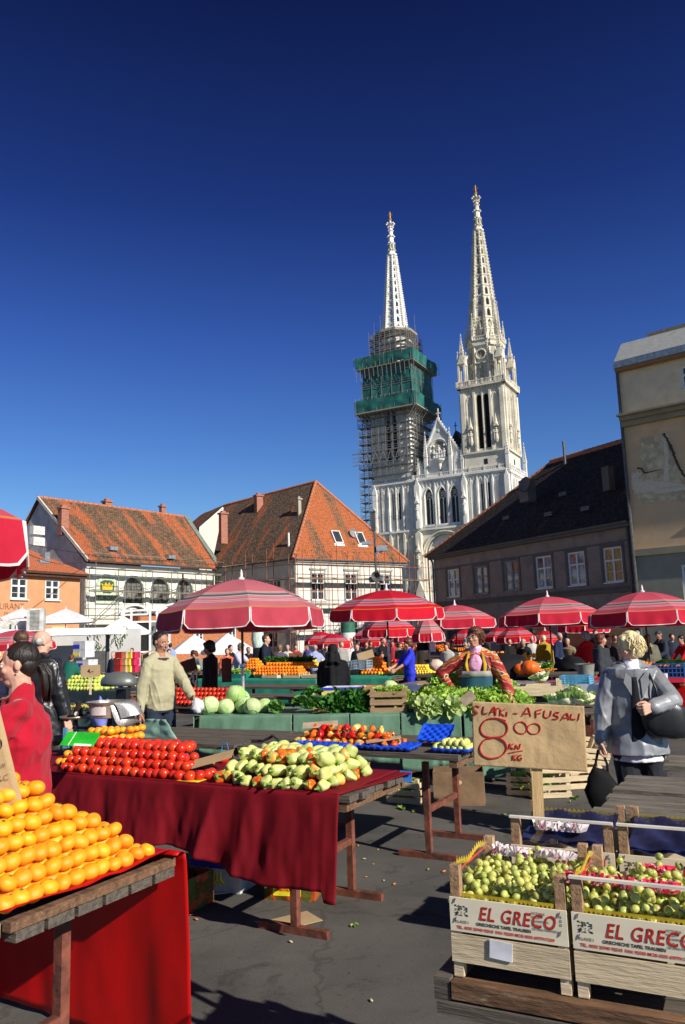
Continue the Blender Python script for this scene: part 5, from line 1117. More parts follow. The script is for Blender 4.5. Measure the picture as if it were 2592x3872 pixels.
# green price card and wooden box edge
def card(name,px,py,Y,w,h,m,label,rot=(R(90),0,0),cat='sign',th=.003,loc=None):
    b=MB(); b.box(-w/2,w/2,-h/2,h/2,-th/2,th/2); return b.build(name,[m],loc=loc or gy(px,py,Y),rot=rot,label=label,cat=cat)
gc=card('price_card',305,2795,5.35,.235,.13,mat('green_card',(.02,.42,.03),rough=.4),'bright green price card lying on the yellow fruit behind the tomatoes',rot=(R(35),R(3),-.15))
b=MB(); b.box(-.06,-.055,-.064,.064,.002,.004); b.box(-.02,.1,-.064,-.045,.002,.0035); b.build('white_print',[M_trim],gc)
c=card('price_card',0,0,0,.22,.09,mat('yellow_card',(.75,.66,.03),rough=.5),'yellow-green paper card lying on the burgundy cloth between tomatoes and peppers',rot=(R(2),0,-.55),loc=gz(715,2948,.812))
card('cardboard_scrap',805,2870,5.6,.30,.10,M_card,'torn cardboard leaning left of the pepper pile',rot=(R(28),R(-14),-.2),cat='cardboard')
# peppers ---------------------------------------------------------
def pepper_mesh(seed,L_=.10,r=.036,mt=None):
    b=MB(); rs=random.Random(seed); lob=3+seed%2; ph=rs.random()*6; tap=rs.uniform(.5,.75)
    def fn(u,v):
        a=2*PI*u; t=v; prof=math.sin(PI*min(1,t*1.0))**.45 if t<.5 else (math.sin(PI*t))**.6
        rr=r*(1-(1-tap)*t)*prof*(1+.13*math.cos(lob*a+ph)*(.4+.6*(1-abs(t-.4))))
        z=L_*(.5-t)+ (-.010*math.exp(-((t-.0)*18)**2)); x=rr*math.cos(a);y=rr*math.sin(a)
        w=noise.noise(Vector((x*30,y*30,t*3+seed)))*.004; return Vector((x+w+.012*math.sin(t*2.2+ph),y+w,z))
    b.grid(fn,20,16,uv=False); me=b.mesh('pepper',[mt],smooth=True)
    s=MB(); s.tube([(0,0,L_*.5-.012),(.002,.001,L_*.5+.004),(.006,.003,L_*.5+.018)],[.011,.0045,.0055],7); s.ell((0,0,L_*.5-.008),(.014,.014,.006),8,4); return me,s.mesh('stem',[mat('pepper_stem',(.22,.34,.06),rough=.5)],smooth=True)
M_pep=mat('pale_pepper_skin',(.60,.64,.21),rough=.22,var=.10,scale=8,spec=.5,coat=.3,objvar=.16,huevar=.02)
M_pep2=mat('turning_pepper_skin',(.66,.62,.16),rough=.22,var=.1,scale=8,coat=.3,c3=(.82,.17,.015),c3s=14,c3t=(.42,.6))
M_pep3=mat('orange_pepper_skin',(.80,.12,.012),rough=.2,var=.25,scale=9,coat=.3,c3=(.85,.35,.03),c3s=16,c3t=(.52,.65),objvar=.15,huevar=.01)
M_pep4=mat('red_pepper_skin',(.62,.012,.008),rough=.2,var=.2,scale=9,coat=.3,objvar=.15)
PP=[pepper_mesh(i,mt=M_pep,L_=.095+.012*(i%3)) for i in range(5)]; PT=[pepper_mesh(i+7,mt=M_pep2) for i in range(2)]; PO=[pepper_mesh(i+11,mt=M_pep3,L_=.085) for i in range(3)]; PR=[pepper_mesh(i+21,mt=M_pep4,L_=.09) for i in range(2)]
def pep(P,me,label,group,rot,sc=1.): return place(me[0],P,'pepper',label,'pepper',group,rot=rot,sc=sc,kids=(('stem',me[1]),))
GP='pale peppers heaped on the burgundy cloth'
pa=F1.px(800,2985,.84);pb_=F1.px(1330,2990,.84); print('pep',pa,pb_)
x0,x1_=pa.x,-.04
for k in range(3):
    nx=int((x1_-x0+.27-k*.11)/.078)
    for i in range(nx):
        for r in range(6-k):
            x=x0-.22+k*.06+i*.078+rnd.uniform(-.014,.014); y=.04+k*.06+r*.105+rnd.uniform(-.012,.012)+ (0 if i>2 else .05)
            if r in(1,2) and k<2 and r<4-k and i<nx-1: continue
            q=rnd.random(); me,l=(rnd.choice(PP),'pale green pepper in the heap on the burgundy cloth') if q<.80 else ((rnd.choice(PT),'pale pepper turning orange in the heap') if q<.9 else (rnd.choice(PO),'orange pepper among the pale ones in the heap'))
            pep(F1(x,y,.838+k*.062),me,l,GP,(R(rnd.uniform(60,115)),rnd.uniform(-.5,.5),AL+rnd.uniform(-.6,.6)),rnd.uniform(1.12,1.42))
pep(gz(800,2880,.84),PP[1],'small pale pepper standing left of a lone tomato',None,(R(20),.3,1.),.8)
# card reading PAPRIKA
c=empty('price_card',F1(-.24,.66,.84),(R(72),0,AL),label='small card lettered PAPRIKA stuck behind the pale peppers',cat='sign'); b=MB(); b.box(-.09,.09,-.04,.035,-.002,.002); b.build('card',[mat('pink_card',(.62,.36,.25))],c); text('lettering','PAPRIKA',M_redink,c,(0,-.008,.0025),(0,0,0),.040,align='CENTER',off=.0012)
c=empty('price_card',F1(.07,.74,.785),(R(78),0,AL),label='blue label clipped to the plank corner of the pepper table',cat='sign'); b=MB(); b.box(-.042,.042,-.035,.035,-.002,.002); b.build('card',[mat('blue_label',(.05,.18,.65))],c)
text('lettering','1,49',M_ink,c,(0,-.008,.0025),(0,0,0),.024,align='CENTER')
# boxes beneath the burgundy table ---------------------------------------------------------
M_bbox=mat('fruit_box_print',(.16,.02,.01),rough=.5,var=.3,scale=10,c2=(.05,.14,.02),c3=(.55,.06,.02),c3s=14,c3t=(.5,.55))
M_yel=mat('yellow_print',(.78,.66,.02),rough=.5)
p=gz(1125,3405,0); bx=carton('fruit_box',.34,.26,.15,M_bbox,'red and green printed fruit box with yellow labels under the burgundy table',(p.x-.02,p.y+.12,0),AL+.25)
b=MB(); b.box(-.11,.08,-.133,-.131,.03,.12); b.box(.171,.173,-.09,.09,.05,.14); b.box(-.17,.17,-.135,-.131,.13,.149); b.build('yellow_label',[M_yel],bx); text('lettering','Bambino',M_redink,bx,(-.015,-.1335,.06),(R(90),0,0),.045,align='CENTER',off=.001)
p=gz(830,3400,0); bx=carton('banana_box',.40,.30,.20,mat('white_printed_card',(.55,.56,.58)),'white and blue banana box in the shade under the burgundy table',(p.x,p.y+.3,0),AL+.1)
b=MB(); b.box(-.2,.2,-.152,-.1505,.15,.2); b.build('blue_band',[mat('blue_print',(.02,.04,.45))],bx)
b=MB()
for i in range(5): b.tube([(-.05+i*.025,-.154,.13),(-.07+i*.03,-.155,.08),(-.05+i*.035,-.154,.04)],[.004,.011,.003],6)
b.build('banana_print',[M_yel],bx)
p=gz(700,3430,0); carton('fruit_box',.34,.30,.20,M_bbox,'dark printed fruit box with yellow corner beside the red sheet',(p.x-.05,p.y+.05,0),AL); 
p=gz(820,3375,0); card('paper_sheet',0,0,0,.16,.11,mat('white_paper',(.75,.75,.72)),'white and yellow paper lying in front of the banana box',rot=(0,0,.2),cat='paper',loc=(p.x,p.y,.006))
p=gz(1120,3485,0); c=card('cardboard_sheet',0,0,0,.26,.20,M_card,'flat piece of cardboard on the asphalt behind the near table leg',rot=(0,0,.55),cat='cardboard',loc=(p.x,p.y,.008))
# ================================================================ dark plank stall
C3=gz(1740,2858,.8); F3=FR(C3); C3b=C3
T3=trestle(C3,2.0,1.0,'dark weathered plank table carrying red peppers and blue trays',py=(.22,.85),px=(.37,),plank=8)
# continuation to the left: second table of the row
l2=F3(-2.02,.0,0); trestle((l2.x,l2.y),2.3,1.0,'bare weathered plank table left of the blue trays, strings hanging from its edge',py=(.2,.85),px=(.25,),plank=8,ang=AL)
GR='red and orange peppers on the dark plank table'
ra=F3.px(1010,2825,.83); rb=F3.px(1435,2830,.83); print('redpep',ra,rb)
for k in range(3):
    nx=int((rb.x-ra.x+.04-k*.14)/.072)
    for i in range(nx):
        for r in range(3-k):
            x=ra.x+.04+k*.07+i*.075; y=.19+k*.05+r*.09
            q=rnd.random(); me,l=(rnd.choice(PO),'orange pepper on the dark plank table') if q<.6 else ((rnd.choice(PR),'deep red pepper on the dark plank table') if q<.82 else (rnd.choice(PT),'yellow pepper flushed with orange on the dark plank table'))
            pep(F3(x+rnd.uniform(-.01,.01),y,.835+k*.05),me,l,GR,(R(rnd.uniform(60,115)),rnd.uniform(-.5,.5),rnd.uniform(0,6)),rnd.uniform(.8,1.))
M_tray=mat('blue_tray_plastic',(.012,.075,.62),rough=.22,var=.15,coat=.4)
def tray(name,px,py,w,d,label,rot=0,tilt=0,z=.8,loc=None):
    nx=max(2,int(w/.055)); ny=max(2,int(d/.055)); b=MB()
    def fn(u,v):
        x=(u-.5)*w;y=(v-.5)*d; c=math.cos(u*nx*2*PI)*math.cos(v*ny*2*PI); e=1 if (0<u<1 and 0<v<1) else 0
        return Vector((x,y,.02+(.014*c if e else .022)+noise.noise(Vector((x*6,y*6,w)))*.006))
    b.grid(fn,nx*8,ny*8,uv=False); p=loc or gz(px,py,z); o=b.build(name,[M_tray],smooth=True,loc=(p.x,p.y,p.z),rot=(tilt,0,AL+rot),label=label,cat='tray'); solid(o,.0015); return o
tray('fruit_tray',0,0,.46,.15,'crumpled blue fruit tray under the red peppers',loc=F3(-1.22,.075,.80))
tray('fruit_tray',0,0,.50,.26,'flat blue fruit tray between red peppers and small pears',rot=.04,loc=F3(-.66,.15,.80))
tray('fruit_tray',1640,2800,.27,.20,'blue fruit tray propped up against the tray of pears',tilt=R(32),loc=F3(-.36,.46,.87))
tray('fruit_tray',1745,2835,.30,.22,'blue fruit tray holding small green pears beside the cardboard sign',loc=F3(-.10,.16,.80))
ME_pear=fruit('pear',.026,mat('pear_skin',(.55,.58,.16),rough=.4,var=.15,scale=10,objvar=.1),lambda d,q:Vector((q.x*(1-.25*max(0,d.z)),q.y*(1-.25*max(0,d.z)),q.z*1.15)),14,10)
for i in range(6):
    for j in range(4):
        for k in range(2):
            if k and (i in(0,5) or j==3): continue
            place(ME_pear,F3(-.23+i*.05+k*.02,.10+j*.045,.84+k*.035),'pear','small green pear in the blue tray beside the cardboard sign','pear','small green pears in the blue tray')
card('price_card',1265,2790,6.55,.30,.075,mat('grey_cardboard',(.38,.31,.22)),'long grizzled cardboard strip lying on the red peppers',rot=(R(35),R(-3),-.1),loc=F3(-1.35,.30,.955))
card('price_card',1560,2805,6.2,.28,.09,mat('pinkish_cardboard',(.45,.30,.20)),'tan cardboard strip across the flat blue tray',rot=(R(8),R(-6),AL+.5),loc=F3(-.72,.22,.865))
b=MB(); b.tube([(0,0,0),(.06,.03,.0),(.12,.0,.004),(.18,.02,.03),(.22,.01,.05),(.25,.02,.03),(.28,.03,0)],.012,6); b.build('cloth_strap',[mat('black_cloth',(.015,.015,.015))],loc=F3(-1.98,.18,.815),rot=AL,label='black rolled strap lying at the left end of the red peppers',cat='strap')
for i,x in enumerate((-2.55,-2.12)):
    b=MB(); b.tube([(-.03,-.012,-.0),(-.01,-.02,.03),(.03,-.015,.03),(.045,-.018,-.04),(.0,-.02,-.09),(-.03,-.02,-.04),(-.02,-.016,.0)],.004,5); b.tube([(.03,-.02,-.05),(.04,-.025,-.12),(.02,-.02,-.16)],.003,5)
    b.build('string_loop',[mat('blue_string',(.05,.2,.5))],loc=F3(x,0,.79),rot=AL,label=('left' if i==0 else 'right')+' blue string loop tied to the edge of the bare plank table',cat='string')
# ================================================================ greens stall
C4=gz(2268,2688,.8); F4=FR(C4); q0=F4.px(740,2708); LEN4=-q0.x
print('T3 len',LEN4,q0)
la=F4(-LEN4/2,0,0)
A4=math.atan2((C4-gz(740,2708)).y,(C4-gz(740,2708)).x); F4=FR(C4,A4); LEN4=(C4-gz(740,2708)).length
def T(x): return F4(x,0,0)
trestle(C4,LEN4/2-.01,1.0,'green draped table under the lettuces and cauliflowers',py=(.2,.8),ang=A4); trestle(T(-LEN4/2),LEN4/2,1.0,'green draped table under the round cabbages',py=(.2,.8),ang=A4)
def X4(px,py=2712,Z=.8): return F4.inv(gz(px,py,Z)).x
s=MB(); sheet_top(s,-LEN4-.02,-.3,-.02,1.0,.803,90,12,amp=.004)
def seg(a,b,drop,seed,fl=.03): 
    drape(s,X4(a),X4(b),-.022,.805,drop,fold=.05,freq=6,seed=seed,flare=fl,nx=60,nz=14)
seg(742,1085,lambda u:.40+.04*math.sin(u*8),1); seg(1090,1300,lambda u:.52,2); seg(1305,1495,lambda u:.50+.05*u,7); seg(1500,1735,lambda u:.60+.03*math.sin(u*7),3); seg(1745,2010,lambda u:.70-.03*u,5,.05); seg(2015,2190,.35,8)
o=s.build('tarpaulin',[M_green],smooth=True,loc=(C4.x,C4.y,0),rot=A4,label='green tarpaulin draped over the long table of cabbages and lettuces',cat='tarpaulin'); solid(o,.002)
s=MB(); 
def tri(u,v): 
    x=-LEN4-.02-.18*u*v-.02; return Vector((-LEN4-.02-.25*v*u,-.02+.9*u,.80-.42*v))
s.grid(tri,12,10,uv=False); o=s.build('tarpaulin',[M_green],smooth=True,loc=(C4.x,C4.y,0),rot=A4,label='green tarpaulin end flap hanging left of the round cabbages',cat='tarpaulin'); solid(o,.002)
# cabbages
M_cab=mat('cabbage_leaf',(.36,.60,.15),rough=.45,var=.15,scale=5,c2=(.60,.72,.38),bump=.5,bscale=16,objvar=.08,c3=(.70,.78,.52),c3s=7,c3t=(.55,.7))
def cabbage_me(seed,r=.12):
    b=MB(); 
    def fn(d,q):
        ridge=abs(noise.noise(Vector((d.x*2.2,d.y*2.2,d.z*2.2+seed))))*.06; return Vector((q.x,q.y,q.z*.9))*(1+ridge-.02)
    b.ell((0,0,0),(r,r,r),28,20,fn=fn)
    rs=random.Random(seed)
    for k in range(4):    # wrapping outer leaves
        a=2*PI*k/4+rs.random(); cz=rs.uniform(-.2,.2)
        def lf(u,v):
            w=(u-.5)*2.0; p=(v-.5)*1.9; d=Vector((math.cos(a+w*.8)*math.cos(p),math.sin(a+w*.8)*math.cos(p),math.sin(p)*.92)); e=max(abs(w),abs(v-.5)*2)
            return d*r*(1.025+.05*max(0,e-.75)+.03*noise.noise(Vector((w*3,p*3,k+seed))))
        b.grid(lf,10,10,uv=False)
    return b.mesh('cabbage',[M_cab],smooth=True)
CB=[cabbage_me(i) for i in range(3)]
i=0
for px,py,hpx in ((792,2665,62),(855,2664,52),(893,2625,60),(885,2675,42),(925,2667,56),(955,2670,54),(1000,2660,48),(915,2640,50)):
    q=F4.px(px,2708,.8); yy={0:.10,1:.16,2:.30,3:.42,4:.24,5:.08,6:.30,7:.45}[i]; x=F4.inv(gy(px,py,F4(q.x,yy,0).y)); rr=hpx/FPX*F4(x.x,yy,0).y/2*1.0*1.2; z=gy(px,py,F4(x.x,yy,0).y).z
    P=gy(px,py,F4(x.x,yy,0).y); 
    if i not in(2,7): P.z=.8+rr*.9
    place(CB[i%3],P,'cabbage',['pale round cabbage at the far left end of the green table','pale round cabbage second from the left end of the green table','topmost pale cabbage resting on the others','pale cabbage half hidden beneath the topmost one','pale cabbage in the middle of the round cabbages','pale cabbage at the front right of the round cabbages','rearmost right pale cabbage beside the dark savoys','pale cabbage behind the topmost one'][i],'cabbage','round pale cabbages on the green table',sc=rr/.12); i+=1
# leafy heads
def leaf(b,base,dirv,L_,W,curl=.5,ruf=.25,m=0,nu=6,nv=7,seed=0,fr=9.):
    base=Vector(base); d=Vector(dirv).normalized(); s=d.cross(Vector((0,0,1))); s=s.normalized() if s.length>.1 else Vector((1,0,0)); up=s.cross(d)
    def fn(u,v):
        x=(u-.5)*2; w=W*math.sin(PI*min(1,.12+.80*v))**.6; e=abs(x)
        th=curl*v*1.6; p=base+d*(L_*math.sin(th)/max(.01,curl*1.6) if curl>.05 else L_*v)-up*0+Vector((0,0,0))
        p=base+d*L_*v*(1-.25*curl*v)+up*(L_*.35*curl*v*v*-1.)+s*x*w*.5+up*(e*e*w*.28)
        r=noise.noise(Vector((x*3.1+seed,v*fr,seed)))*ruf*W*(e**1.5*.9+v*.35); r2=math.sin(v*fr*3+seed*5+x*4)*ruf*W*.25*e**2
        return p+up*(r+r2)+d*(noise.noise(Vector((x*4,seed,v*2)))*ruf*W*.4*v)
    b.grid(fn,nu,nv,m,uv=False)
def leafmat(n,c,c2,c3,tr=.25,rough=.45,**k):
    m=mat(n,c,rough=rough,var=.2,scale=14,c2=c2,c3=c3,c3s=9,c3t=(.55,.72),bump=.5,bscale=40,objvar=.18,huevar=.012,spec=.35)
    nt=m.node_tree; L=nt.links.new; p=nt.nodes['Principled BSDF']; t=_n(nt,'ShaderNodeBsdfTranslucent',Color=(*[min(1,x*1.3) for x in c2],1)); mx=_n(nt,'ShaderNodeMixShader'); mx.inputs[0].default_value=tr; out=[q for q in nt.nodes if q.type=='OUTPUT_MATERIAL'][0]; L(p.outputs[0],mx.inputs[1]); L(t.outputs[0],mx.inputs[2]); L(mx.outputs[0],out.inputs[0]); return m
M_let=leafmat('lettuce_leaf',(.30,.54,.06),(.56,.76,.15),(.70,.84,.36)); M_chard=leafmat('chard_leaf',(.03,.12,.02),(.08,.25,.035),(.14,.34,.06)); M_rib=mat('leaf_rib',(.62,.72,.42),rough=.5); M_sav=leafmat('savoy_leaf',(.04,.16,.03),(.12,.32,.06),(.26,.46,.12),tr=.15)
def head_me(seed,R_=.15,n=46,mt=None,core=None,ruf=.32,W=.10,up=.3):
    b=MB(); rs=random.Random(seed)
    for k in range(n):
        t=k/n; a=k*2.399+rs.uniform(-.2,.2); el=(.05+1.35*t**1.2)+rs.uniform(-.15,.15)+up*0; d=Vector((math.cos(a)*math.cos(el),math.sin(a)*math.cos(el),math.sin(el)))
        leaf(b,(d.x*.02,d.y*.02,.02+.02*t),d,R_*(1-.25*t)*rs.uniform(.85,1.15),W*rs.uniform(.8,1.25)*(1-.3*t),curl=rs.uniform(.2,.8),ruf=ruf,seed=rs.random()*50)
    if core: b.ell((0,0,R_*.32),(R_*.42,R_*.42,R_*.4),14,10,1,fn=lambda d,q:q*(1+.07*noise.noise(d*3)))
    return b.mesh('head',[mt,core] if core else [mt],smooth=True)
HL=[head_me(i,.155,48,M_let,ruf=.42,W=.095) for i in range(4)]; HS=[head_me(i+10,.15,26,M_sav,core=mat('savoy_heart',(.22,.42,.10),rough=.5,var=.3,scale=12,bump=1.,bscale=35,c3=(.42,.58,.22),c3s=10,c3t=(.5,.6)),ruf=.22,W=.16) for i in range(3)]
HC=[head_me(i+20,.20,26,M_chard,ruf=.3,W=.11) for i in range(3)]
def heap(me,name,x0,x1,y0,y1,h,n,label,group,cat,sc=(.8,1.1),z=.8,FF=None,seed=3,lean=.6):
    rs=random.Random(seed); FF=FF or F4
    for i in range(n):
        u=rs.random(); v=rs.random(); x=x0+(x1-x0)*(i+.5)/n if n<6 else x0+(x1-x0)*u; y=y0+(y1-y0)*v
        ed=min((x-x0)/(x1-x0)*5,(x1-x)/(x1-x0)*5,(y-y0)/(y1-y0)*2.6+.15,1); zz=z+max(0,h(x) if callable(h) else h)*max(0,ed)*rs.uniform(.75,1)
        place(me[i%len(me)],FF(x,y,zz),name,label,cat,group,rot=(rs.uniform(-lean,lean)+.35,rs.uniform(-lean,lean),rs.uniform(0,6.3)),sc=rs.uniform(*sc))
xl0,xl1=X4(1560),X4(1990); print('lettuce',xl0,xl1)
heap(HL,'lettuce',X4(1530),X4(2010),.03,.98,.17,84,'ruffled green lettuce in the big heap behind the price sign','lettuces heaped on the green table','lettuce',(.8,1.15))
heap(HL,'lettuce',X4(1600),X4(1850),.30,.95,.28,28,'ruffled green lettuce high on the heap below the woman in the apron','lettuces on the crest of the heap','lettuce',(.85,1.2),seed=9)
M_let2=leafmat('pale_lettuce_heart',(.36,.50,.12),(.60,.72,.30),(.75,.82,.5))
HP=[head_me(i+33,.13,22,M_let2,ruf=.25,W=.09) for i in range(2)]
for k,px in enumerate((1560,1610,1690)): place(HP[k%2],F4(X4(px,2740),.0,.86),'lettuce',['leftmost','middle','rightmost'][k]+' pale lettuce heart at the front foot of the green heap','lettuce','pale lettuce hearts at the foot of the heap',rot=(1.,.2,-.4),sc=1.05)
for k,(px,y,z) in enumerate(((1010,.14,.86),(1125,.10,.87),(1175,.22,.87),(1135,.36,.98),(1095,.32,.90),(1195,.12,.84))): place(HS[k%3],F4(X4(px),y,z),'savoy_cabbage',['dark savoy cabbage right beside the round ones','crinkled savoy cabbage in front of the banana box','savoy cabbage leaning against the banana box','topmost savoy cabbage of its small pile','rear savoy cabbage left of the topmost one','small savoy cabbage beside the loose leaves'][k],'cabbage','savoy cabbages on the green table',rot=(.4,.1,k*1.3),sc=(.75,.95,.85,.9,.8,.7)[k])
heap(HC,'leaf_bunch',X4(1210),X4(1370),.08,.5,.12,11,'dark leafy chard bunch between the savoys and the slatted crate','dark leafy bunches on the green table','greens',(.75,1.0),seed=5)
b=MB()
for k in range(16): leaf(b,(rnd.uniform(-.05,.05),rnd.uniform(-.03,.03),0),(-1+rnd.uniform(-.3,.6),rnd.uniform(-.6,.2),.3),.16,.05,curl=.6,ruf=.2,seed=k)
b.build('leaf_bunch',[mat('dry_leaf',(.32,.24,.10),var=.4,scale=14)],smooth=True,loc=F4(X4(1215),.05,.82),rot=A4,label='dry brown and green leaf bundle lying at the table front left of the chard',cat='greens')
# crate of greens on the table
cr=crate('crate',.42,.30,.27,'slatted brown wooden crate full of greens on the green table',rows=3,mat_=M_cratebrown,loc=F4(X4(1448),.20,.79),rot=A4+.02,posts=.04)
for k in range(9): place(HL[k%4],F4(X4(1448)+rnd.uniform(-.14,.14),.20+rnd.uniform(-.08,.08),1.0 if k<6 else .9),'lettuce','lettuce packed in the slatted brown crate','lettuce','lettuces packed in the slatted brown crate',rot=(rnd.uniform(-.4,.4),.2,k),sc=.72)
# boxes behind
p=F4(X4(1232),.78,.80); bx=carton('banana_box',.50,.34,.26,mat('white_printed_box',(.62,.62,.66)),'white banana box with blue and yellow rim standing behind the savoy cabbages',p,A4+.02)
b=MB(); b.box(-.252,.252,-.173,-.1705,.225,.262); b.build('blue_rim',[mat('royal_blue_print',(.03,.05,.55))],bx); b=MB(); b.box(-.252,.252,-.1725,-.1705,.175,.224); b.build('yellow_rim',[mat('pale_yellow_print',(.80,.72,.16))],bx)
b=MB(); [b.prism([(x+.03*math.cos(a),.13+.022*math.sin(a)) for a in [2*PI*i/12 for i in range(12)]],-.1725,-.1705) for x in(-.16,.12)]; b.box(-.08,.04,-.172,-.1705,.06,.09); b.build('printed_marks',[mat('orange_print',(.62,.25,.06))],bx)
carton('carton',.46,.34,.20,mat('tan_cardboard',(.42,.24,.095),rough=.85),'open tan cardboard box behind the slatted crate',F4(X4(1372),.80,.86),A4)
place(CB[0],F4(X4(1425),.80,1.03),'cabbage','pale cabbage top showing over the rim of the tan cardboard box','cabbage',None,sc=.85)
card('price_card',1770,2640,8.0,.15,.12,mat('beige_card',(.55,.42,.28)),'small tilted beige card stuck on top of the lettuce heap',rot=(R(55),R(-35),-.3))
# cauliflower end
cr=crate('crate',.60,.40,.16,'pale shallow crate with a cauliflower on it, right of the apron woman hand',rows=1,loc=F4(X4(2040,2700),.55,.93),rot=A4,posts=.04)
M_cf=mat('cauliflower_curd',(.78,.74,.52),rough=.8,var=.12,scale=30,bump=1.,bscale=70); M_cfl=leafmat('cauliflower_leaf',(.25,.45,.12),(.45,.62,.22),(.62,.74,.42))
def cauli(seed):
    b=MB(); rs=random.Random(seed)
    b.ell((0,0,.06),(.085,.085,.06),18,12,0,fn=lambda d,q:q*(1+.13*abs(noise.noise(d*5+Vector((seed,0,0))))))
    for k in range(26):
        a=rs.random()*6.28;r=.075*math.sqrt(rs.random()); b.ell((r*math.cos(a),r*math.sin(a),.06+.055*math.sqrt(max(0,1-(r/.085)**2))),(.02,.02,.016),8,5,0)
    o=MB()
    for k in range(11): a=2*PI*k/11; leaf(o,(.03*math.cos(a),.03*math.sin(a),0),(math.cos(a),math.sin(a),.85),.14,.10,curl=-.2,ruf=.2,seed=k+seed)
    return b.mesh('cauliflower',[M_cf],smooth=True),o.mesh('leaves',[M_cfl],smooth=True)
CF=[cauli(i) for i in range(3)]
def cf(P,l,g,k,sc=1.): return place(CF[k%3][0],P,'cauliflower',l,'cauliflower',g,rot=(rnd.uniform(-.5,.5),rnd.uniform(-.4,.4),rnd.random()*6),sc=sc,kids=(('leaves',CF[k%3][1]),))
cf(F4(X4(2075,2700),.50,1.08),'single cauliflower perched on the pale shallow crate',None,0)
k=0
for px,y in((2105,.2),(2130,.35),(2150,.12),(2175,.30),(2195,.10),(2215,.28),(2235,.14),(2240,.34),(2160,.5),(2210,.48),(2120,.5),(2185,.22)): cf(F4(X4(px,2690),y,.85+(.06 if k in(3,11) else 0)),'white cauliflower in the row at the right end of the greens table','cauliflowers at the right end of the greens table',k); k+=1
# crates below
g0=lambda px,py: gz(px,py,0)
def floorcrate(px,py,w,d,h,label,rows=3,rot=0,m=None,stack=0,tilt=(0,0),fill=3,zz=0):
    p=g0(px,py); P=Vector((p.x,p.y,zz)); crate('crate',w,d,h,label,rows=rows,mat_=m,loc=P,rot=AL+rot,posts=.04,tilt=tilt)
    for k in range(fill): place(HL[k%4],P+Vector((rnd.uniform(-w*.25,w*.25),rnd.uniform(-.06,.06),h*.55)),'lettuce','lettuce inside a crate on the ground below the greens table','lettuce','lettuces in the crates on the ground',sc=.75)
floorcrate(1545,3030,.36,.28,.22,'pale crate on the asphalt left of the brown carton, behind the trestle leg')
p=g0(1745,3040); cb=carton('carton',.50,.36,.32,mat('dark_carton',(.20,.125,.07)),'brown carton with hand hole under the greens table',(p.x,p.y+.1,0),AL+.35)
b=MB(); b.prism([(.0+.035*math.cos(a),.22+.022*math.sin(a)) for a in [2*PI*i/14 for i in range(14)]],-.183,-.1805); b.build('hand_hole',[mat('hole_light',(.6,.45,.25))],cb); b=MB(); b.box(.2505,.252,-.16,.16,.02,.30); b.build('pale_side',[mat('pale_carton_side',(.5,.36,.2))],cb)
floorcrate(2075,3010,.40,.30,.22,'lower pale crate of greens on the asphalt right behind the sign post',rot=.5); floorcrate(2075,3010,.40,.30,.22,'upper pale crate of greens stacked behind the sign post',rot=.5,zz=.24)
floorcrate(2190,2975,.42,.32,.24,'empty pale crate with open slats between the stacked crates and the woman bag',rot=.6,fill=0); floorcrate(2215,2960,.42,.32,.2,'pale crate lying skewed on the empty slatted one',rot=.9,fill=0,zz=.26,tilt=(.35,.15))
floorcrate(2000,3000,.40,.3,.2,'dim crate of leaves in the shade just left of the sign post',rot=.1)
# ================================================================ grape stall, front right
CG=gz(1672,3705,.78); FG=FR(CG)   # near left corner of the bench
angG=math.atan2((gz(2592,3868,.78)-CG).y,(gz(2592,3868,.78)-CG).x); FG=FR(CG,angG)
t=empty('trestle_table',(CG.x,CG.y,0),angG,label='battered dark wooden bench carrying the grape crates, lower right corner',cat='table'); b=MB()
for i in range(5): b.box(-.01,1.8,.045+i*.15,.045+i*.15+.14,.72,.748)
b.build('tabletop',[M_wood],t); b=MB(); b.box(.03,1.8,-.012,.03,.742,.785); b.build('front_batten',[M_woodb],t); b=MB(); b.box(-.02,.025,-.008,.75,.735,.79); b.build('end_batten',[M_wood],t); b=MB(); b.box(-.01,1.8,-.02,.043,.70,.735); b.build('lower_batten',[M_wood],t)
b=MB(); b.box(.32,.40,.0,.1,.66,.699); b.box(.30,.50,.02,.7,.655,.698); b.build('bearer',[M_woodb],t)
for y in(.15,.65): b=MB(); b.box(.38,.42,y-.02,y+.02,0,.654); b.build('leg',[M_rusty],t)
s=MB(); drape(s,.42,1.8,.0,.70,.65,fold=.03,freq=5,seed=3,flare=.03,nx=50,nz=14); o=s.build('tarpaulin',[clothmat('dark_green_tarp',(.03,.12,.08))],smooth=True,loc=(CG.x,CG.y+.12,0),rot=angG,label='dark green sheet hanging under the bench of the grape crates',cat='tarpaulin'); solid(o,.002)
bpy.context.view_layer.update()
M_panel=mat('printed_crate_panel',(.78,.70,.52),rough=.6,var=.06,scale=5,stretch=(1,6,6)); M_ptxt=mat('print_red',(.60,.03,.015),rough=.6); M_pblk=mat('print_black',(.03,.03,.03),rough=.6); M_pgry=mat('print_grey',(.12,.12,.11),rough=.6)
M_film=mat('cellophane',(.9,.9,.9),rough=.06,trans=1.,alpha=.28,spec=.6,ior=1.1); M_zig=mat('film_yellow_print',(.50,.36,.02),rough=.3,alpha=.9); M_fred=mat('film_red_print',(.62,.04,.03),rough=.3)
M_grape=mat('grape_skin',(.62,.66,.16),trans=.25,rough=.2,var=.18,scale=30,spec=.5,coat=.4,objvar=.18,huevar=.022,sss=.25,c3=(.70,.68,.34),c3s=40,c3t=(.55,.75))
ME_gr=[]
for i in range(3):
    b=MB(); b.ell((0,0,0),(.0102,.0102,.0126),14,10); b.ell((0,0,.0125),(.0016,.0016,.0012),5,3,1); ME_gr.append(b.mesh('grape',[M_grape,mat('stem_scar',(.18,.12,.05))],smooth=True))
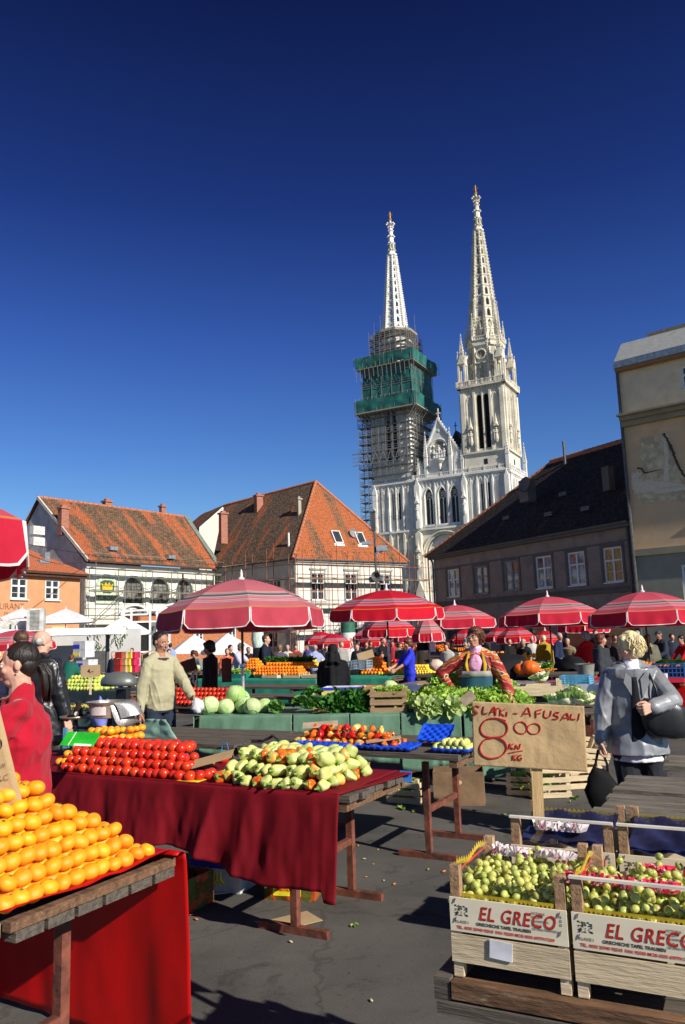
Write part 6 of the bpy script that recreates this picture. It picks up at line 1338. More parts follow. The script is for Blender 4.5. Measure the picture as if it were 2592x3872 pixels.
def grape_bunch(P,n,spread,label,group,rs,ymin=-9):
    a0=rs.uniform(0,6.3); e=empty('grape_bunch',P,a0,label=label,cat='grapes',group=group); pts=[]; tries=0
    while len(pts)<n and tries<900:
        tries+=1; q=Vector((rs.gauss(0,.5)*spread[0],rs.gauss(0,.5)*spread[1],abs(rs.gauss(0,.55))*spread[2]))
        if FG.inv(Vector(P)+Matrix.Rotation(a0,3,'Z')@q).y<ymin: continue
        if all((q-o).length>.0172 for o in pts): pts.append(q)
    s=MB(); s.tube([(-spread[0],0,.0),(-.02,.005,.012),(.02,-.004,.02),(spread[0]*.9,.0,.03)],.0018,5)
    for q in pts[::3]: s.tube([(q.x*.3,0,.015),q],.0011,4)
    s.build('stem',[mat('grape_stem',(.22,.26,.07))],e)
    for q in pts:
        o=bpy.data.objects.new('grape',rs.choice(ME_gr)); col.objects.link(o); o.parent=e; o.location=q; o.rotation_euler=(rs.uniform(-1.3,1.3),rs.uniform(-1.3,1.3),0); o.scale=(rs.uniform(.88,1.12),)*3
    return e
def grape_crate(x0,y0,z0,wd,dp,label,tag_=False,seed=1,upper=True,film=True,fill=True):
    """x0,y0 near-left corner in the bench frame"""
    t=empty('grape_crate' if upper else 'crate',FG(x0,y0,z0),angG,label=label,cat='crate'); h=.085 if upper else .070; ph=.165 if upper else .112; pw=.026
    for ix,(a,bb) in enumerate(((.002,.0),(wd-pw-.002,.0),(.002,dp-pw),(wd-pw-.002,dp-pw))):
        b=MB(); yy=bb+(.006 if bb==0 else -.006); b.box(a,a+pw,yy,yy+pw,0,ph); b.build('corner_post',[M_post if upper else M_pale],t)
    zb=0 if upper else ph-h-.003
    for nm,bx in (('front_board',(0,wd,0,.005)),('back_board',(0,wd,dp-.005,dp))): b=MB(); b.box(bx[0],bx[1],bx[2],bx[3],zb,zb+h); b.build(nm,[M_panel if upper else M_pale],t)
    for bx in ((0,.005),(wd-.005,wd)): b=MB(); b.box(bx[0],bx[1],.0055,dp-.0055,zb,zb+h*.9); b.build('side_board',[M_pale],t)
    b=MB()
    for i in range(6): b.box(.006,wd-.006,.008+i*dp/6.2,.008+i*dp/6.2+dp/7.5,zb+.001,zb+.005)
    b.build('base_slats',[M_pale],t)
    if upper:
        b=MB(); b.box(0,wd,-.002,.001 if False else .012,ph+.0005,ph+.007); 
        if tag_: b.build('top_batten',[mat('white_batten',(.72,.68,.58),rough=.7)],t)
        b=MB()
        for x,z in((.014,.03),(.014,.078),(wd-.02,.03),(wd-.02,.075)): b.bar((x,-.002,z-.006),(x+.004,-.002,z+.006),.0018)
        b.build('staples',[M_gut],t)
        s=wd/.285
        text('printed_title','EL GRECO',M_pblk,t,(.0735*s,-.0006,.0355),(R(90),0,0),.036*s,shear=.18,off=.0003,ext=.0001,sp=1.14,sy=1.2); text('printed_title','EL GRECO',M_ptxt,t,(.072*s,-.0011,.037),(R(90),0,0),.036*s,shear=.34,off=.0003,ext=.0001,sp=1.14,sy=1.2)
        text('printed_line','GRIECHECHE TAFEL TRAUBEN',M_pblk,t,(.066*s,-.0008,.0215),(R(90),0,0),.0098*s,off=.00028,ext=.0001)
        text('printed_line','TEL. 0030 25940 92518  FAX 92580 MOB 0030 6977917299',M_ptxt,t,(.016*s,-.0008,.0075),(R(90),0,0),.0098*s,off=.0002,ext=.0001,sp=.98)
        text('printed_line','KLASSE I',M_pgry,t,(.014*s,-.0008,.022),(R(90),0,0),.0090*s,ext=.0001)
        for i,w_ in enumerate(('VICTORIA','ITALIA','THOMPSON','RIDIE','GR 00061940495201')): text('printed_line',w_,M_pgry,t,(.203*s,-.0008,.068-i*.0095),(R(90),0,0),.0072*s,ext=.0001)
        b=MB()
        for i in range(3): z=.066-.0095*i; x=wd-.018; b.box(x,x+.005,-.0007,-.0003,z,z+.0006); b.box(x,x+.005,-.0007,-.0003,z+.005,z+.0056); b.box(x,x+.0006,-.0008,-.0003,z,z+.005); b.box(x+.0044,x+.005,-.0008,-.0003,z,z+.005)
        b.build('tick_boxes',[M_pgry],t)
        b=MB(); rs=random.Random(4)
        for i in range(60): x=.014+rs.random()*.034;z=.038+rs.random()*.028; b.box(x,x+rs.uniform(.001,.005),-.0007-.0001*rs.random(),-.0003,z,z+rs.uniform(.0008,.003))
        b.build('printed_crest',[M_pblk],t)
    if film and upper:
        f=MB(); y1=dp*.97
        def fl(u,v): return Vector((.004+.02*math.sin(PI*u)*0+u*.010*math.sin(v*8),.02+v*(dp-.04),h*.8+u*.085+.006*math.sin(v*11)))
        f.grid(fl,3,10,uv=False); 
        f.grid(lambda u,v:Vector((.03+v*(wd-.06),.008+u*.004,h*.6+u*.05+.003*math.sin(v*14))),3,12,uv=False)
        ff=f.build('cellophane_film',[M_film],t,smooth=True)
        z=MB(); n=16
        for i in range(n):
            y=.02+(dp-.04)*i/n; y2=.02+(dp-.04)*(i+1)/n; Z=h*.8+.085+.006*math.sin(i/n*11); z.quad((.003,y,Z-.012),(.003,y2,Z-.012),(.003,y2,Z-.003),(.003,y,Z-.003)); z.tri((.003,y,Z-.003),(.003,y2,Z-.003),(.003,(y+y2)/2,Z+.008))
        n=22
        for i in range(n):
            x=.032+(wd-.064)*i/n; x2=.032+(wd-.064)*(i+1)/n; Z=h*.6+.046; z.quad((x,.0075,Z-.006),(x2,.0075,Z-.006),(x2,.0075,Z),(x,.0075,Z)); z.tri((x,.0075,Z-.006),((x+x2)/2,.0075,Z-.014),(x2,.0075,Z-.006))
        z.build('zigzag_print',[M_zig],ff); z=MB(); z.quad((.0025,.03,h*.8+.062),(.0025,dp-.03,h*.8+.062),(.0025,dp-.03,h*.8+.068),(.0025,.03,h*.8+.068)); z.build('red_print',[M_fred],ff)
        text('printed_film_text','GRIECHISCE TAFELTRAUBEN',M_fred,ff,(wd-.035,.006,h*.6+.012),(R(90),0,0),.0125,off=.0003,ext=.0001,mirror=True)
        g=MB(); cx=.085
        for r_ in range(4):
            for c_ in range(4-r_): g.ell((cx-.0075+c_*.005+r_*.0025,.005,h*.6+.02-r_*.005),(.0028,.001,.0028),6,4)
        g.build('grape_emblem',[mat('emblem_orange',(.72,.35,.03))],ff)
    if upper and fill:
        rs=random.Random(seed); k=0
        for i in range(3):
            for j in range(4):
                x=.048+(wd-.095)*i/2; y=.05+(dp-.10)*j/3
                grape_bunch(FG(x0+x,y0+y,z0+h*.52+(.034 if (i==1 or j in(1,2)) else .017)),32,(.040,.036,.038),'bunch of green grapes in '+label.split(' with')[0].replace('printed ',''),'green grape bunches in '+label.split(' with')[0].replace('printed ',''),rs,y0+.020); k+=1
    return t
zb=.788; wd=.312; dp=.36
grape_crate(.028,.012,zb,wd,dp,'plain lower crate under the left grape crate, white slip on its front',upper=False)
grape_crate(.028,.012,zb+.116,wd,dp,'left printed crate of green grapes with the price sign behind it',seed=1)
grape_crate(.028+wd+.012,.012,zb,wd,dp,'plain lower crate under the right grape crate',upper=False)
grape_crate(.028+wd+.012,.012,zb+.116,wd,dp,'right printed crate of green grapes with white batten across its posts',seed=2,tag_=True)
card('paper_slip',0,0,0,.06,.045,mat('white_slip',(.72,.72,.76)),'white printed slip stapled to the lower left crate',rot=(R(90),R(4),angG),cat='paper',loc=FG(.165,.008,zb+.085))
# back crates
for i,x in enumerate((.09,.09+wd+.012)):
    grape_crate(x,.012+dp+.05,zb,wd,.3,['plain crate at the back left of the grape bench','plain crate at the back right of the grape bench'][i],upper=False)
    t=grape_crate(x,.012+dp+.05,zb+.158,wd,.3,['rear printed grape crate with the sign post fixed to its board','rear printed grape crate with dark film behind the right one'][i],tag_=True,film=False,fill=False)
    b=MB(); b.grid(lambda u,v:Vector((.02+u*(wd-.04),.03+.24*v,.088+.05*v+.006*math.sin(u*17+v*9))),16,8,uv=False); fo=b.build('film_cover',[mat('dark_blue_film',(.025,.025,.06),rough=.12,spec=.7,var=.4,scale=9)],t,smooth=True)
    b=MB(); [b.tri((.02+(wd-.04)*q/18,.27,.138),(.02+(wd-.04)*(q+1)/18,.27,.138),(.02+(wd-.04)*(q+.5)/18,.268,.149)) for q in range(18)]; b.build('zigzag_print',[M_zig],fo)
# red and white tissue in the crates
def tissue(P,label,m,n=14,sc=1.):
    b=MB(); rs=random.Random(int(P.x*999))
    for i in range(n):
        a=rs.uniform(-.9,.9); x=rs.uniform(-.05,.05)*sc; L_=rs.uniform(.012,.028)*sc; b.quad((x,0,0),(x+.006,0,0),(x+.008+a*.02,rs.uniform(-.01,.01),L_),(x+a*.02,rs.uniform(-.01,.01),L_))
        b.quad((x,0,0),(x+.02,.01,.004),(x+.02,.05*sc,.012),(x,.04*sc,.014))
    o=b.build('tissue_paper',[m],loc=P,rot=angG,label=label,cat='paper'); return o
M_tw=mat('white_tissue',(.82,.74,.76),rough=.35,c3=(.6,.08,.12),c3s=60,c3t=(.55,.6)); M_tr=mat('red_tissue',(.72,.03,.08),rough=.3,c3=(.85,.6,.65),c3s=50,c3t=(.55,.6))
tissue(FG(.12,.30,zb+.24),'white frilled tissue in the left grape crate',M_tw,26,1.4); tissue(FG(.24,.30,zb+.245),'second white frilled tissue in the left grape crate, nearer the right post',M_tw,20,1.1); tissue(FG(.37,.13,zb+.235),'red frilled tissue at the left side of the right grape crate',M_tr,26,1.3); tissue(FG(.52,.13,zb+.235),'red frilled tissue in the middle of the right grape crate',M_tr,24,1.3); tissue(FG(.52,.30,zb+.235),'red frilled tissue at the back of the right grape crate',M_tr,14,.8)
tissue(FG(.22,.50,zb+.275),'white frilled tissue standing up in the rear grape crate',M_tw,26,1.4)
# price sign on its post
ps=gy(1996,2780,2.72); S=empty('price_sign',(ps.x-.034,ps.y,0),(0,R(1.5),angG*.35),label='large brown paper sign on a wooden stick with red hand written price',cat='sign')
M_kraft=mat('kraft_paper',(.43,.30,.155),rough=.8,var=.09,scale=3,bump=.5,bscale=22,c3=(.36,.24,.12),c3s=2,c3t=(.5,.65))
sw=420/FPX*2.72*.955; sh=240/FPX*2.72*.955; zc=ps.z; b=MB()
def pf(u,v):
    x=(u-.5)*sw;z=(v-.5)*sh; e=.003*math.sin(u*70)*(1 if u in(0,1) else 0)
    if u==0: x+=.004*noise.noise(Vector((v*30,0,0)))
    cz=.006*noise.noise(Vector((x*9,z*9,0)))+.003*abs(noise.noise(Vector((x*25,z*18,4))))
    return Vector((x,-.01+cz,zc+z+.012*(.5-u)))
b.grid(pf,60,36,uv=False); o=b.build('paper',[M_kraft],S,smooth=True); solid(o,.002)
b=MB(); zt=zc-sh/2; p2=gy(2010,3130,2.72); 
b.box(.005-.0,.041,-.003,.015,.93,zt+.12); b.build('stick',[mat('stick_wood',(.52,.36,.17),rough=.7,var=.2,scale=5,stretch=(9,9,.7),bump=.4)],S)
# hand lettering by strokes; coordinates in photo pixels on the sign
def S2(x,y): return Vector(((x-1996)/411*sw, -.0165, zc-(y-2783)/248*sh))
def stroke(b,pts,w=.0042,closed=False):
    P=[S2(*p) for p in pts]; 
    if len(P)>2:
        Q=[]
        for i in range(len(P)-1):
            p0=P[max(i-1,0)];p1=P[i];p2=P[i+1];p3=P[min(i+2,len(P)-1)]
            for k in range(5):
                t=k/5; Q.append(.5*((2*p1)+(p2-p0)*t+(2*p0-5*p1+4*p2-p3)*t*t+(3*p1-p0-3*p2+p3)*t**3))
        Q.append(P[-1]); P=Q
    for p in P: p.y=-.0115+.006*noise.noise(Vector((p.x*9,(p.z-zc)*9,0)))+.003*abs(noise.noise(Vector((p.x*25,(p.z-zc)*18,4))))-.0022
    b.tube(P,w/2,6)
b=MB()
L_=lambda pts,w=.0036:stroke(b,pts,w)
L_([(1821,2673),(1808,2668),(1797,2678),(1806,2689),(1812,2697),(1800,2703),(1790,2700)]); L_([(1836,2670),(1833,2698),(1850,2696)]); L_([(1858,2700),(1868,2680),(1876,2673),(1878,2702)]);L_([(1860,2690),(1880,2690)])
L_([(1868,2682),(1895,2676)]); L_([(1882,2679),(1880,2705)]); L_([(1898,2680),(1896,2706)]); L_([(1914,2681),(1898,2694),(1912,2707)]); L_([(1922,2690),(1920,2708)])
L_([(1946,2696),(1960,2697)]); L_([(1976,2706),(1990,2684),(2000,2674),(2008,2708)]); L_([(1980,2697),(2006,2696)]); L_([(2027,2688),(2028,2712)]); L_([(2027,2686),(2050,2680)]); L_([(2028,2698),(2046,2694)])
L_([(2060,2684),(2056,2706),(2068,2712),(2080,2702),(2084,2684)]); L_([(2112,2692),(2100,2690),(2094,2700),(2106,2706),(2104,2716),(2088,2716)]); L_([(2118,2720),(2130,2700),(2140,2694),(2146,2718)]); L_([(2122,2712),(2146,2710)])
L_([(2156,2696),(2152,2714),(2168,2716)]); L_([(2184,2694),(2178,2720)])
w8=.0050
L_([(1916,2725),(1880,2716),(1845,2722),(1824,2745),(1822,2768),(1838,2786),(1870,2790),(1905,2782),(1920,2760),(1916,2735),(1890,2718)],w8); L_([(1870,2790),(1835,2800),(1816,2830),(1826,2858),(1855,2870),(1890,2862),(1914,2835),(1908,2805),(1880,2790),(1850,2792)],w8)
L_([(1978,2727),(1955,2733),(1946,2752),(1958,2770),(1980,2773),(1992,2756),(1986,2735),(1970,2727)]); L_([(2020,2734),(2000,2742),(1994,2760),(2008,2774),(2030,2772),(2040,2755),(2034,2738),(2015,2734)])
L_([(1928,2812),(1924,2832)]); L_([(1942,2812),(1928,2822),(1940,2832)]); L_([(1948,2832),(1950,2816),(1960,2832),(1966,2812)]); L_([(1922,2848),(1974,2838)],.003)
L_([(1938,2856),(1936,2874)]); L_([(1950,2856),(1938,2866),(1950,2874)]); L_([(1968,2856),(1958,2858),(1956,2870),(1966,2874),(1968,2864)])
b.build('lettering',[M_redink],S)
# dark plank tables on the right
for k,(a,nm) in enumerate((((2330,2985),'upper bare plank table at the right edge behind the grape crates'),((2240,3068),'lower bare plank table at the right edge behind the grape crates'),((2500,2895),'farther bare plank table at the right edge beside the woman in silver'))):
    c=gz(a[0],a[1],.79); Ln=2.2; t=empty('trestle_table',(c.x,c.y,0),AL,label=nm,cat='table',group=None); b=MB()
    for i in range(4): b.box(0+rnd.uniform(-.02,.03),Ln,i*.12+.0,i*.12+.112,.755,.79)
    b.build('tabletop',[mat('silvered_plank',(.19,.165,.13),rough=.85,var=.3,scale=4,stretch=(1,9,9),bump=1.,bscale=10,c3=(.10,.085,.07),c3s=5,c3t=(.5,.62))],t)
    for x in(.35,1.8):
        for y in(.06,.40): b=MB(); b.box(x-.022,x+.022,y-.022,y+.022,0,.754); b.build('leg',[M_rusty],t)
# litter
M_lit=[mat('carrot_scrap',(.7,.2,.03)),mat('pale_scrap',(.6,.52,.35)),mat('leaf_scrap',(.25,.42,.06)),mat('dry_scrap',(.5,.33,.08))]
for k,(px,py,c) in enumerate(((1225,3085,3),(1430,3215,3),(1355,3200,0),(1412,3270,0),(1385,3318,0),(1452,3332,1),(1492,3346,0),(1340,3502,2),(1620,3290,3),(1680,3298,0),(1378,3250,1),(725,3462,0),(742,3480,0),(805,3415,3),(1100,3565,1),(1350,3035,2),(1800,3070,2),(1905,3085,2),(2178,3020,2),(2262,2990,1),(2245,2978,2),(1960,3120,3),(1405,3788,1),(1520,3060,2),(1570,3070,2),(2160,3035,2))):
    p=g0(px,py); s=rnd.uniform(.01,.022) if c!=2 else rnd.uniform(.03,.07); b=MB(); 
    if c==2:
        for j in range(3): leaf(b,(0,0,.004),(rnd.uniform(-1,1),rnd.uniform(-1,1),.1),s,s*.7,curl=.2,ruf=.4,seed=k*3+j)
    else: b.ell((0,0,s*.25),(s,s*.45,s*.25),8,5,fn=lambda d,q:q*(1+.3*noise.noise(d*2+Vector((k,0,0)))))
    b.build('litter',[M_lit[c]],smooth=True,loc=(p.x,p.y,.003),rot=rnd.uniform(0,6),label=('scrap of leaf' if c==2 else 'small vegetable scrap')+' lying on the dark asphalt',cat='litter',group='leaf scraps on the asphalt' if c==2 else 'small scraps on the asphalt')
# ================================================================ people
def skinmat(n,c): return mat(n,c,rough=.5,var=.08,scale=20,sss=.15,spec=.35,c3=tuple(min(1,x*y) for x,y in zip(c,(1.15,.8,.75))),c3s=18,c3t=(.5,.75))
SK=[skinmat('skin_warm',(.55,.29,.19)),skinmat('skin_fair',(.62,.36,.26)),skinmat('skin_tan',(.42,.21,.13))]
HAIR={k:mat('hair_'+k,c,rough=.42,var=.45,scale=26,stretch=(1,1,.18),bump=.9,bscale=60,spec=.5) for k,c in {'black':(.018,.013,.011),'brown':(.075,.038,.02),'auburn':(.12,.035,.018),'grey':(.34,.32,.29),'blonde':(.74,.58,.32),'lightbrown':(.20,.12,.06)}.items()}
M_eye=mat('eye_white',(.75,.72,.68),rough=.2); M_iris=mat('iris_dark',(.03,.02,.015),rough=.2); M_shoe=mat('dark_shoe',(.02,.018,.016),rough=.4)
def remesh(mb,name,mats,vox,smooth=4,disp=None,sub=None):
    me=mb.mesh(name+'_raw',mats,True); o=bpy.data.objects.new(name+'_tmp',me)
    r=o.modifiers.new('r','REMESH'); r.mode='VOXEL'; r.voxel_size=vox; r.use_smooth_shade=True
    if smooth: s=o.modifiers.new('s','SMOOTH'); s.iterations=smooth; s.factor=.5
    out=evald(o); bpy.data.objects.remove(o); bpy.data.meshes.remove(me)
    out.name=name; out.materials.clear()
    for m in mats: out.materials.append(m)
    if disp:
        ns=[v.normal.copy() for v in out.vertices]
        for v,nn in zip(out.vertices,ns): v.co=v.co+nn*disp(v.co)
    out.polygons.foreach_set('use_smooth',[True]*len(out.polygons)); out.polygons.foreach_set('material_index',[0]*len(out.polygons)); out.update(); return out
def cap(b,pts,rs,n=10):
    """sphere-ended limb"""
    pts=[Vector(p) for p in pts]
    for p,r in zip(pts,rs): b.ell(p,(r,r,r),n,max(6,n//2+2))
    for i in range(len(pts)-1): b.tube([pts[i],pts[i+1]],[rs[i],rs[i+1]],n)
def ik(a,c,l1,l2,pole):
    a=Vector(a);c=Vector(c); d=c-a; L_=min(d.length,(l1+l2)*.998); d.normalize(); c=a+d*L_
    x=(l1*l1-l2*l2+L_*L_)/(2*L_); h=math.sqrt(max(1e-6,l1*l1-x*x)); p=Vector(pole); p=(p-d*p.dot(d)).normalized(); return a+d*x+p*h,c
def hand(b,wr,d,nrm,side,s,curl=.5,n=8,spread=.12):
    """wr wrist, d direction, nrm palm normal (palm side), side: thumb side vector, s: hand length"""
    d=Vector(d).normalized(); nrm=Vector(nrm); nrm=(nrm-d*nrm.dot(d)).normalized(); sd=d.cross(nrm).normalized(); sd=sd if sd.dot(Vector(side))>0 else -sd
    r=s*.052
    for k in range(4):
        o=(k-1.5)*s*.115; base=wr+sd*(-o*.7)*1.0; kn=wr+d*s*.50-sd*o*1.05
        cap(b,[base+d*s*.04,kn],[s*.085,s*.075],n)
        L_=s*(.44,.50,.46,.36)[k] if True else 0
        a=0;p=kn; seg=(.45,.32,.23); c=curl*(.85+.12*k)
        prev=p;pts=[p]
        for j in range(3): a+=c*(.9,1.0,.7)[j]; dd=(d*math.cos(a)+nrm*math.sin(a)-sd*(k-1.5)*spread*.5).normalized(); prev=prev+dd*L_*seg[j]; pts.append(prev)
        cap(b,pts,[s*.058,s*.052,s*.047,s*.040],n)
    tb=wr+sd*s*.13+d*s*.10; t1=tb+(d*.6+sd*.62+nrm*.35).normalized()*s*.22; t2=t1+(d*.85+sd*.1+nrm*.45).normalized()*s*.17; t3=t2+(d*.8-sd*.15+nrm*.5).normalized()*s*.12
    cap(b,[tb,t1,t2,t3],[s*.085,s*.068,s*.056,s*.046],n)
def headparts(H,c,Rm,detail=True,fat=1.):
    """adds head shapes to mesh builder at c with rotation Rm, returns scale"""
    return .132*H
def person(px,py,Y,label,face=0,H=None,build=1.,lean=0.,headyaw=0.,headpitch=0.,skin=0,hair=('short','brown'),top=None,legs=None,lh=None,rh=None,lpole=None,rpole=None,det=1,group=None,loc=None,stride=0.,curl=.5,lcurl=None,rcurl=None,shoes=M_shoe,extra=None,glasses=False,belly=0.,topfold=1.,lpalm=None,rpalm=None,headup=0):
    """px,py: pixel of the top of the head. det 0 far, 1 mid, 2 near"""
    p=gy(px,py,Y); 
    build*=.86
    if H is None or lean>=.2: H=max(1.42,min(1.92,p.z/1.01 if lean<.2 else p.z/(.62+.37*math.cos(lean))))
    foot=loc if loc else Vector((p.x,p.y,0))
    W=build; vox=(.016,.010,.006)[det]; n=(7,9,12)[det]
    Z=Vector((0,0,1)); hip=Vector((0,0,.52)); sp=Vector((0,-math.sin(lean),math.cos(lean)))
    fw=Vector((0,-math.cos(lean),-math.sin(lean)))
    if lean>.2: hip=Vector((0,.10*math.sin(lean),.51))
    neck=hip+sp*.322; WS=(1.2+W)/2.2; sh=[neck-sp*.038+Vector((s*.092*WS,0,0)) for s in(1,-1)]
    hy=Matrix.Rotation(headyaw,3,'Z')@Matrix.Rotation(headpitch+lean*.6,3,'X')
    hc=neck+sp*.035+(Z*.6+sp*.4).normalized()*.062+Vector((0,-.012,0))
    hh=.136
    # ---------------- body
    b=MB(); U=lambda v:Vector(v)*H
    def ring(bb,sec,grow=0.,scale=1.):
        o=len(bb.v); N=16; vs=[]
        for (cc,rx,ry) in sec:
            for j in range(N):
                w=2*PI*j/N; x=math.cos(w);y=math.sin(w); vs.append(U(cc)+U((x*(rx+grow),0,0))+fw*(-y*(ry+grow))*H)
        k=len(sec); fs=[(i*N+j,i*N+(j+1)%N,(i+1)*N+(j+1)%N,(i+1)*N+j) for i in range(k-1) for j in range(N)]+[tuple(range(N))[::-1],tuple((k-1)*N+j for j in range(N))]
        bb._add(vs,fs)
    def torso(g=0.,lo=0.,hi=9):
        S=[(hip-sp*.03,.088*W,.064*W),(hip+sp*.02,.100*W,.070*W),(hip+sp*.07+fw*belly*.5,.092*W,.066*W+belly),(hip+sp*.12+fw*belly*.5,.088*W,.062*W+belly),(hip+sp*.18,.097*W,.066*W+belly*.4),(hip+sp*.24,.102*WS,.066*W),(hip+sp*.275,.094*WS,.054),(hip+sp*.300,.070*WS,.042),(hip+sp*.320,.044,.038)]
        return S
    ring(b,torso()); cap(b,[U(neck-sp*.02),U(neck+sp*.03),U(hc-Z*.02)],[.040*H,.034*H,.036*H],n)
    for s in(1,-1): cap(b,[U(neck+Vector((s*.016,.008,.012))),U(sh[(1-s)//2]-Vector((s*.012,0,-.004)))],[.030*H,.026*H],n)
    hands=[]; elb=[]; 
    for i,s in enumerate((1,-1)):
        tgt=(lh,rh)[i] or (s*.155*W,-.03,.425); tgt=Vector(tgt); pole=(lpole,rpole)[i] or (s*.5,.8,-.1)
        e,w_=ik(sh[i],tgt,.172,.150,pole); elb.append(e)
        cap(b,[U(sh[i]),U(e),U(w_)],[.031*H*W**.5,.025*H*W**.5,.0165*H],n)
        fd=(w_-e).normalized(); pal=(lpalm,rpalm)[i] or (-s,0,0) ; cu=(lcurl,rcurl)[i]; cu=curl if cu is None else cu
        hand(b,U(w_)+fd*.005*H,fd,pal,(0,-1,.3),.108*H,cu,6 if det<2 else 8); hands.append((w_,fd))
    knees=[];ank=[]
    for i,s in enumerate((1,-1)):
        a=Vector((s*.050*W,(-1 if i==0 else 1)*stride,.045)); h0=Vector((s*.048*W,hip.y*.8,.49)); k,a=ik(h0,a,.235,.215,(s*.06,-1,0)); knees.append(k);ank.append(a)
        cap(b,[U(h0),U(k),U(a)],[.052*H*W,.034*H*W,.022*H],n); cap(b,[U(a),U(a+Vector((0,-.07,-.025)))],[.022*H,.018*H],n)
    # head
    def hp(v): return U(hc+hy@Vector(v)*hh)
    Mh=hy.to_4x4(); q=hh*H
    def E(c,r): b.ell(hp(c),(r[0]*q,r[1]*q,r[2]*q),n+4,n,M=Mh)
    E((0,.07,.12),(.335,.405,.38)); E((0,-.09,-.10),(.27,.29,.34)); E((0,-.16,-.36),(.17,.17,.13)); E((.0,.02,-.22),(.27,.25,.2))
    for s in(1,-1): E((s*.335,.04,-.02),(.035,.075,.12)); E((s*.15,-.26,-.10),(.11,.09,.09)); E((s*.12,-.33,.075),(.10,.045,.035))
    E((0,-.385,-.06),(.042,.06,.12)); E((0,-.42,-.125),(.065,.065,.045)); E((0,-.352,-.255),(.10,.03,.022)); E((0,-.346,-.30),(.085,.03,.024))
    body=bpy.data.objects.new('person',remesh(b,'person',[SK[skin]],vox*(.8 if det==2 else 1),3 if det==2 else 2)); col.objects.link(body); body.location=foot; body.rotation_euler=(0,0,face); tag(body,label,'person',group)
    def part(nm,mb,m,sm=True,vox_=None,dsp=None,it=4):
        if vox_: me=remesh(mb,nm,[m],vox_,it,dsp); o=bpy.data.objects.new(nm,me); col.objects.link(o); o.parent=body; return o
        return mb.build(nm,[m],body,smooth=sm)
    # eyes, brows, mouth
    if det>=1:
        for s in(1,-1):
            e=MB(); e.ell(hp((s*.125,-.325,.02)),(.048*q,)*3,8,6); e.ell(hp((s*.125,-.357,.018)),(.022*q,)*3,6,5,1); e.build('eye',[M_eye,M_iris],body,smooth=True)
            if det==2: e=MB(); e.tube([hp((s*.05,-.372,.095)),hp((s*.13,-.372,.12)),hp((s*.21,-.32,.095))],[.012*q,.018*q,.008*q],6); e.build('eyebrow',[HAIR[hair[1] if hair[1] in HAIR else 'brown']],body)
        m=MB(); m.ell(hp((0,-.377,-.262)),(.095*q,.018*q,.020*q),10,6,M=Mh); m.ell(hp((0,-.370,-.298)),(.08*q,.020*q,.022*q),10,6,M=Mh); m.build('lips',[mat('lip_rose',(.42,.12,.10),rough=.4)],body,smooth=True)
    if glasses:
        g=MB()
        for s in(1,-1): g.tube([hp((s*.125+.085*math.cos(2*PI*i/12),-.40,.02+.065*math.sin(2*PI*i/12))) for i in range(13)],.008*q,5); g.tube([hp((s*.21,-.39,.03)),hp((s*.34,.0,.03))],.007*q,4)
        g.tube([hp((-.04,-.41,.04)),hp((.04,-.41,.04))],.008*q,5); g.build('glasses',[mat('spectacle_frame',(.05,.045,.04),rough=.3)],body)
    # ---------------- clothes
    g=.011; fs=topfold
    seed=rnd.random()*50
    def fold(a,f=9.):
        def D(c):
            r=1-abs(noise.noise(Vector((c.x*f+seed+c.z*2,c.y*f,c.z*f*.32))))*2.2
            return a*(.8*r*r*(1 if r>0 else -1)-.4+.6*noise.noise(Vector((c.x*f*1.3,c.y*f*1.3,c.z*f*1.9+seed))))
        return D
    if top:
        kind,m=top[0],top[1]; c=MB(); S=torso()
        if kind in('sweater','shirt','tshirt'): sec=[(q0,rx,ry) for q0,rx,ry in S]; ring(c,sec[0:1]+sec[1:],g)
        elif kind in('jacket','coat','habit','dress'):
            ln={'jacket':.09,'coat':.20,'habit':.46,'dress':.26}[kind]; fl={'jacket':.018,'coat':.026,'habit':.075,'dress':.03}[kind]
            low=[(Vector((0,hip.y,hip.z-ln)),.100*W+fl,.076*W+fl),(Vector((0,hip.y,hip.z-ln*.5)),.100*W+fl*.6,.074*W+fl*.6)]
            ring(c,low+[(a_,max(rx,.093*W),max(ry,.066*W)) for a_,rx,ry in S[1:]],g*1.25)
        gs=g*(1.25 if kind in('sweater','shirt','tshirt') else 1.7)
        for s in(1,-1): cap(c,[U(neck+Vector((s*.022,.010,.004))),U(sh[(1-s)//2]-Vector((s*.010,0,-.002)))],[(.030+gs*.6)*H,(.029+gs*.7)*H],n)
        for i in range(2):
            w_=hands[i][0]; e=elb[i]; short=kind in('tshirt',)
            end=e.lerp(w_,.15) if short else e.lerp(w_,.93)
            pts=[sh[i]-Vector(((1,-1)[i]*.018,0,0)),sh[i],sh[i].lerp(e,.5),e] + ([] if short else [end])
            r0=.031*W**.5
            rs=[(r0+gs*.5-.004)*H,(r0+gs*.7-.002)*H,(.029*W**.5+gs)*H,(.0255*W**.5+gs)*H]+([] if short else [(.019+gs*.8)*H])
            cap(c,[U(v) for v in pts],rs,n)
        part('sweater' if kind=='sweater' else {'shirt':'shirt','tshirt':'shirt','jacket':'jacket','coat':'coat','habit':'habit','dress':'dress'}[kind],c,m,vox_=vox*1.25,dsp=fold(.0075*fs*H/1.7*(1 if det else .6)),it=3)
        if len(top)>2 and top[2]:   # collar
            k=MB(); k.tube([U(neck-sp*.012)+U(Vector((.047*math.cos(2*PI*i/14),.043*math.sin(2*PI*i/14)-.004,.006*math.sin(2*PI*i/14)))) for i in range(15)],.012*H,7); k.build('collar',[top[2]],body,smooth=True)
